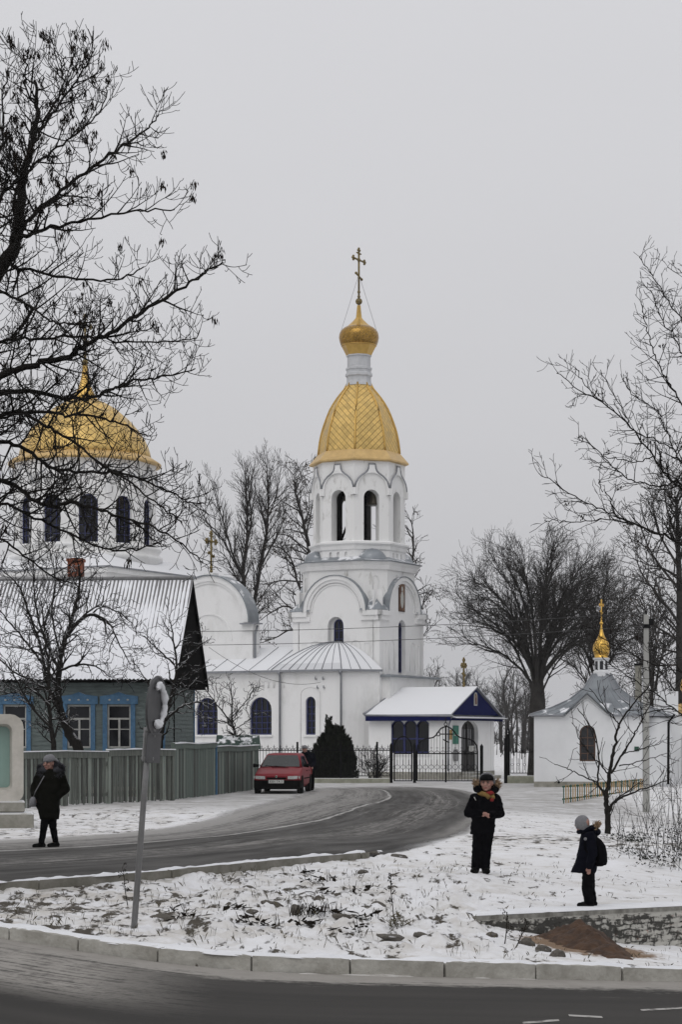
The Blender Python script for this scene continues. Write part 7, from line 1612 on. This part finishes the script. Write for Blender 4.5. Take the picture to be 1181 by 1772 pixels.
mb.rings([(0,.0,.045,.102,.118),(0,.002,.075,.103,.118),(0,.008,.105,.094,.108),(0,.012,.128,.066,.08),(0,.012,.138,.03,.04)], 24, 0, 2.0); mb.build('hat', 'dark_knit', p1)
mb = MB(); mb.M = Matrix.Translation((.135,-.02,1.335)) @ Matrix.Rotation(R(-14), 4, 'Z'); mb.tube([(.108*math.cos(R(a)), .02, .02+.125*math.sin(R(a))) for a in range(-10, 191, 20)], .022, 8); mb.build('hat_band', 'grey_knit', p1)
mb = MB(); mb.M = Matrix.Translation((.13,.02,1.24)); mb.tube([(.145*math.cos(R(a)), .12*math.sin(R(a)), .035*math.cos(R(a*2))*0+.02+.05*math.sin(R(a))) for a in range(-65, 246, 20)], [.03,.045]+[.055]*12+[.045,.03], 10); mb.ball((0,.10,.02),(.14,.08,.10),14); o = solid(mb, 'hood', ['black_cloth'], p1, .012, 3)
fur(p1, 'fur_trim', [((.13+.15*math.cos(R(a)), .0, 1.30+.09*math.sin(R(a))), (math.cos(R(a)), -.2, .5+.6*math.sin(R(a)))) for a in (-25,-12,0,10,20,30,150,162,175)], .085, 46, 5, 'fur')
mb = MB(); pts = [(.125+.105*math.cos(R(a)), -.005+.10*math.sin(R(a)), 1.205-.03*math.sin(R(-a))*(math.sin(R(a)) < 0)) for a in range(-250, 111, 24)]
mb.tube(pts, .036, 8, 0); mb.tube([(.12,-.112,1.175),(.19,-.10,1.195),(.235,-.055,1.215)], .034, 8, 1); mb.tube([(.05,-.09,1.195),(.125,-.125,1.165),(.17,-.125,1.12)], [.032,.036,.03], 8, 0); mb.tube([(.215,-.112,1.15),(.225,-.13,1.11)], .03, 8, 0); mb.tube([(.205,-.13,1.11),(.20,-.14,1.075)], [.03,.026], 8, 1); mb.build('scarf', ['scarf_y', 'scarf_r'], p1)
mb = MB(); mb.tube([(-.055,-.078,1.135),(-.03,-.087,1.085)], .006, 5); mb.build('reflective_stripe', 'paper', p1)
# --- boy seen from the side on the wall
g = GZ(1022, 1558); gy = float(wall_y(PX(1022, 26.6)))+.32; g = Vector((PX(1021, gy), gy, WTOP+.015)); p2 = empty('person', tuple(g), 0, 'boy in dark parka and grey knit hat standing side-on atop the retaining wall', 'person', 'people outdoors')
k = gy/F; X = lambda px: (px-1021)*k; Z = lambda py: (1567-py)*k
J = dict(pel=(X(1019),.0,Z(1500)), chest=(X(1020),.0,Z(1455)), neck=(X(1017),.0,Z(1434)), head=(X(1010),.0,Z(1422)), shL=(X(1021),-.10,Z(1444)), shR=(X(1023),.11,Z(1443)), elL=(X(1024),-.165,Z(1474)), elR=(X(1024),.16,Z(1474)), wrL=(X(1018),-.165,Z(1495)), wrR=(X(1012),.14,Z(1495)), hipL=(X(1018),-.055,Z(1503)), hipR=(X(1021),.055,Z(1503)), knL=(X(1016),-.06,Z(1535)), knR=(X(1022),.06,Z(1535)), anL=(X(1019),-.06,.075), anR=(X(1026),.05,.075), toeL=(X(1004),-.075,.035), toeR=(X(1011),.04,.035))
mb = MB(); frame_body(mb, J); head_parts(p2, mb, (X(1008),-.01,Z(1423.5)), .104, -128); hand(mb, J['wrL'], (-.12,0,-1), 1, .026, (1,0,0), .45); hand(mb, J['wrR'], (-.12,0,-1), -1, .026, (1,0,0), .45); solid(mb, 'body', ['skin'], p2, .0065, 2)
mb = MB(); mb.rings([(X(1010),.0,Z(1507),.165,.145),(X(1012),.0,Z(1502),.165,.150),(X(1016),.0,Z(1485),.145,.145),(X(1019),.0,Z(1465),.130,.145),(X(1020),.0,Z(1450),.125,.145),(X(1020),.0,Z(1441),.105,.12),(X(1017),.0,Z(1434),.08,.085),(X(1014),.0,Z(1430),.072,.078)], 22); limbs(mb, J, [('shL','elL',.068,.062),('elL','wrL',.062,.047),('shR','elR',.068,.062),('elR','wrR',.062,.047)])
mb.capsule((X(999),-.02,Z(1500)), (X(1006),-.02,Z(1480)), .05, .05); o = solid(mb, 'parka', ['navy_cloth'], p2, .011, 4); wrinkle(o, .009, 12, 3)
mb = MB(); mb.capsule((X(1017),.0,Z(1500)),(X(1021),.0,Z(1500)),.10,.10); limbs(mb, J, [('hipL','knL',.082,.072),('knL','anL',.072,.066),('hipR','knR',.082,.072),('knR','anR',.072,.066)]); o = solid(mb, 'trousers', ['black_cloth'], p2, .011, 4); wrinkle(o, .008, 13, 8); boots(p2, J, .042)
mb = MB(); mb.M = Matrix.Translation((X(1008.3),-.005,Z(1420))) @ Matrix.Rotation(R(14), 4, 'Y'); mb.rings([(0.022,0,-.10,.080,.090),(0.014,0,-.065,.098,.10),(0.006,0,-.035,.102,.104),(0,0,0,.101,.104),(0,0,.04,.088,.092),(0,0,.07,.066,.07),(0,0,.088,.035,.04),(0,0,.094,.01,.012)], 24, 0, 2.0); mb.build('hat', 'grey_knit', p2)
mb = MB(); mb.tube([(X(1006),-.06,Z(1436)),(X(1002),-.0,Z(1437)),(X(1006),.06,Z(1436)),(X(1018),.085,Z(1432)),(X(1027),.06,Z(1429)),(X(1029),.0,Z(1428)),(X(1027),-.06,Z(1429)),(X(1018),-.085,Z(1432)),(X(1006),-.06,Z(1436))], .034, 8); mb.ball((X(1032),0,Z(1437)), (.07,.11,.055), 12); solid(mb, 'hood', ['navy_cloth'], p2, .011, 3)
fur(p2, 'fur_trim', [((X(1031+q),-.07+.03*q2,Z(1428-q)), (.5,-.2,.6)) for q in (-1,1.5,4) for q2 in range(5)], .055, 30, 6, 'fur')
mb = MB(); mb.M = Matrix.Translation((X(1011),-.168,Z(1448))) @ Matrix.Rotation(R(90), 4, 'X'); mb.lathe([(.022,0),(.018,.008),(.0,.008)], 14); mb.build('badge', 'grey_knit', p2)
mb = MB(); mb.rings([(X(1036),0,Z(1496),.06,.12),(X(1038),0,Z(1490),.085,.15),(X(1039),0,Z(1475),.095,.16),(X(1037),0,Z(1460),.085,.155),(X(1033),0,Z(1450),.06,.13),(X(1030),0,Z(1445),.03,.08)], 22); mb.rings([(X(1047),0,Z(1494),.02,.09),(X(1047),0,Z(1488),.035,.11),(X(1046.5),0,Z(1475),.035,.11),(X(1043),0,Z(1464),.02,.09)], 16)
bpk = solid(mb, 'backpack', ['black_cloth'], None, .011, 4); bpk.location = g; tag(bpk, 'round black backpack on the shoulders of the boy in the grey knit hat', 'backpack')
mb = MB()
for s in (-1, 1): mb.tube([(X(1032),s*.09,Z(1450)),(X(1024),s*.10,Z(1440)),(X(1012),s*.115,Z(1447)),(X(1010),s*.14,Z(1465)),(X(1022),s*.155,Z(1482)),(X(1034),s*.10,Z(1488))], .014, 6)
sp_ = mb.build('strap', 'black_cloth', bpk)
# --- walking woman
g = GZ(80, 1467); p3 = empty('person', tuple(g), 0, 'woman in long dark fur-collared coat and grey hat walking along the road', 'person', 'people outdoors')
k = g.y/F; X = lambda px: (px-80)*k; Z = lambda py: (1468-py)*k
J = dict(pel=(X(86),.0,Z(1392)), chest=(X(87),.0,Z(1352)), neck=(X(88),.0,Z(1333)), head=(X(87),-.01,Z(1322)), shL=(X(71),.0,Z(1341)), shR=(X(103),.0,Z(1341)), elL=(X(60),.02,Z(1366)), elR=(X(112),.03,Z(1366)), wrL=(X(62),-.10,Z(1379)), wrR=(X(102),-.05,Z(1377)), hipL=(X(82),.0,Z(1398)), hipR=(X(90),.0,Z(1398)), knL=(X(77),-.06,Z(1432)), knR=(X(91),.05,Z(1432)), anL=(X(72),-.04,.09), anR=(X(94),.14,.11), toeL=(X(61),-.12,.04), toeR=(X(86),.06,.045))
mb = MB(); frame_body(mb, J); head_parts(p3, mb, (X(84.5),-.03,Z(1322)), .112, -24); hand(mb, J['wrL'], (.1,-.2,-1), 1, .028, (0,1,0), .6); hand(mb, J['wrR'], (-.6,-.4,-.5), -1, .026, (0,1,0), .4); solid(mb, 'body', ['skin'], p3, .0065, 2)
mb = MB(); mb.rings([(X(85.5),.0,Z(1418),.165,.15),(X(85.5),.0,Z(1412),.175,.16),(X(83),.0,Z(1395),.205,.175),(X(83),.0,Z(1375),.215,.175),(X(85),.0,Z(1358),.225,.17),(X(87),.0,Z(1346),.205,.15),(X(87),.0,Z(1337),.15,.12),(X(87),.0,Z(1331),.10,.10)], 24); limbs(mb, J, [('shL','elL',.095,.088),('elL','wrL',.086,.066),('shR','elR',.095,.088),('elR','wrR',.088,.07)]); o = solid(mb, 'coat', ['green_coat'], p3, .014, 5); wrinkle(o, .012, 8, 2)
mb = MB(); limbs(mb, J, [('hipL','knL',.085,.068),('knL','anL',.066,.052),('hipR','knR',.085,.068),('knR','anR',.066,.052)]); mb.capsule(J['hipL'], J['hipR'], .09, .09); o = solid(mb, 'trousers', ['black_cloth'], p3, .012, 4); wrinkle(o, .006, 13, 4)
boots(p3, J, .05); 
mb = MB(); pts = [(X(88)+.185*math.cos(R(a)), .03-.11*math.sin(R(a))*(-1), Z(1330)+.045*math.sin(R(a))) for a in range(-75, 256, 22)]; mb.tube(pts, [.04,.06]+[.072]*12+[.06,.04], 10); mb.ball((X(89),.09,Z(1326)), (.17,.09,.13), 14); solid(mb, 'hood', ['fur_dark'], p3, .014, 3)
fur(p3, 'fur_trim', [((X(88)+.20*math.cos(R(a)), -.03-.07*abs(math.sin(R(a))), Z(1331)+.11*math.sin(R(a))-.02), (math.cos(R(a)), -.5, math.sin(R(a)))) for a in list(range(-170, 40, 11))+[150, 165]], .07, 36, 7, 'fur_dark')
mb = MB(); mb.M = Matrix.Translation((X(85.5),-.015,Z(1316.5))) @ Matrix.Rotation(R(-14), 4, 'Y'); mb.rings([(0,0,-.03,.10,.115),(.0,0,.01,.105,.118),(.005,0,.05,.10,.11),(.008,0,.085,.075,.085),(.01,0,.102,.035,.04)], 24, 0, 2.0); mb.capsule((.09,.0,-.0),(.135,.01,-.045),.03,.02); mb.build('hat', 'grey_knit', p3)
mb = MB(); k0 = Vector((X(60),-.12,Z(1386))); mb.rings([(X(58),-.13,Z(1396),.045,.10),(X(58.5),-.13,Z(1393),.06,.12),(X(59),-.13,Z(1384),.055,.11),(X(60),-.13,Z(1379),.03,.08)], 18); hb = mb.build('handbag', ['handbag_grey' if 'handbag_grey' in MAT else 'grey_knit']); hb.location = g; tag(hb, 'grey handbag hanging at the hip of the walking woman', 'handbag')
mb = MB(); mb.tube([(X(60),-.16,Z(1380)),(X(64),-.185,Z(1370)),(X(72),-.19,Z(1356)),(X(79),-.17,Z(1343))], .009, 5); mb.build('strap', 'grey_knit', hb)
# --- person bending behind the red car
Yp = 73.6; p4 = empty('person', (PX(533.5, Yp), Yp, 0), 0, 'person in grey hat and dark blue jacket behind the red car', 'person', 'people outdoors'); p4.scale = (1.07, 1.07, 1.08); k = Yp/F; X = lambda px: (px-533)*k; Z = lambda py: (HY-py)*k+CH
J = dict(pel=(X(536),.05,.86), chest=(X(534),.0,1.14), neck=(X(530),-.04,1.30), head=(X(527.5),-.08,1.42), shL=(X(525),.0,1.22), shR=(X(541),.0,1.20), elL=(X(523),-.05,.98), elR=(X(543),-.03,.95), wrL=(X(526),-.24,.84), wrR=(X(540),-.24,.82), hipL=(X(533),.05,.82), hipR=(X(539),.05,.82), knL=(X(532),.02,.45), knR=(X(540),.02,.45), anL=(X(532),.06,.09), anR=(X(540),.06,.09), toeL=(X(530),-.08,.04), toeR=(X(540),-.08,.04))
mb = MB(); frame_body(mb, J); head_parts(p4, mb, (X(527.5),-.09,1.415), .115, 8); hand(mb, J['wrL'], (0,-.8,-.6), 1, .03, (1,0,0)); hand(mb, J['wrR'], (0,-.8,-.6), -1, .03, (1,0,0)); solid(mb, 'body', ['skin'], p4, .008, 2)
mb = MB(); mb.rings([(X(536),.03,.68,.19,.14),(X(536),.03,.85,.185,.14),(X(535),.02,1.0,.19,.14),(X(534),.0,1.12,.195,.14),(X(532),-.01,1.22,.16,.12),(X(530),-.03,1.30,.10,.10)]); limbs(mb, J, [('shL','elL',.085,.075),('elL','wrL',.075,.055),('shR','elR',.085,.075),('elR','wrR',.075,.055)]); mb.tube([(X(530)+.12*math.cos(R(a)), -.02+.10*math.sin(R(a)), 1.30+.02*math.sin(R(a))) for a in range(0, 361, 24)], .05, 8); solid(mb, 'jacket', ['navy_cloth'], p4, .014, 4)
mb = MB(); limbs(mb, J, [('hipL','knL',.095,.08),('knL','anL',.078,.065),('hipR','knR',.095,.08),('knR','anR',.078,.065)]); mb.capsule(J['hipL'], J['hipR'], .10, .10); solid(mb, 'trousers', ['black_cloth'], p4, .014, 4); boots(p4, J)
mb = MB(); mb.M = Matrix.Translation((X(527.5),-.08,1.46)); mb.rings([(0,0,-.02,.098,.11),(0,0,.02,.10,.112),(0,0,.06,.085,.095),(0,0,.088,.05,.055),(0,0,.096,.01,.012)], 22, 0, 2.0); mb.build('hat', 'grey_knit', p4)
# ---------------------------------------------------------------- damp winter air
mb = MB(); mb.box(-2700, 2700, -75, 740, -2.6, 32)
m = bpy.data.materials.new('haze'); m.use_nodes = True; t = m.node_tree; t.nodes.clear(); ho = t.nodes.new('ShaderNodeOutputMaterial'); hv = t.nodes.new('ShaderNodeVolumePrincipled')
hv.inputs['Color'].default_value = (.93, .94, .96, 1); hv.inputs['Density'].default_value = .0002; hv.inputs['Anisotropy'].default_value = .2
t.links.new(hv.outputs[0], ho.inputs['Volume']); MAT['haze'] = m
tag(mb.build('haze', 'haze'), kind='stuff')['label'] = 'thin damp winter haze filling the air'
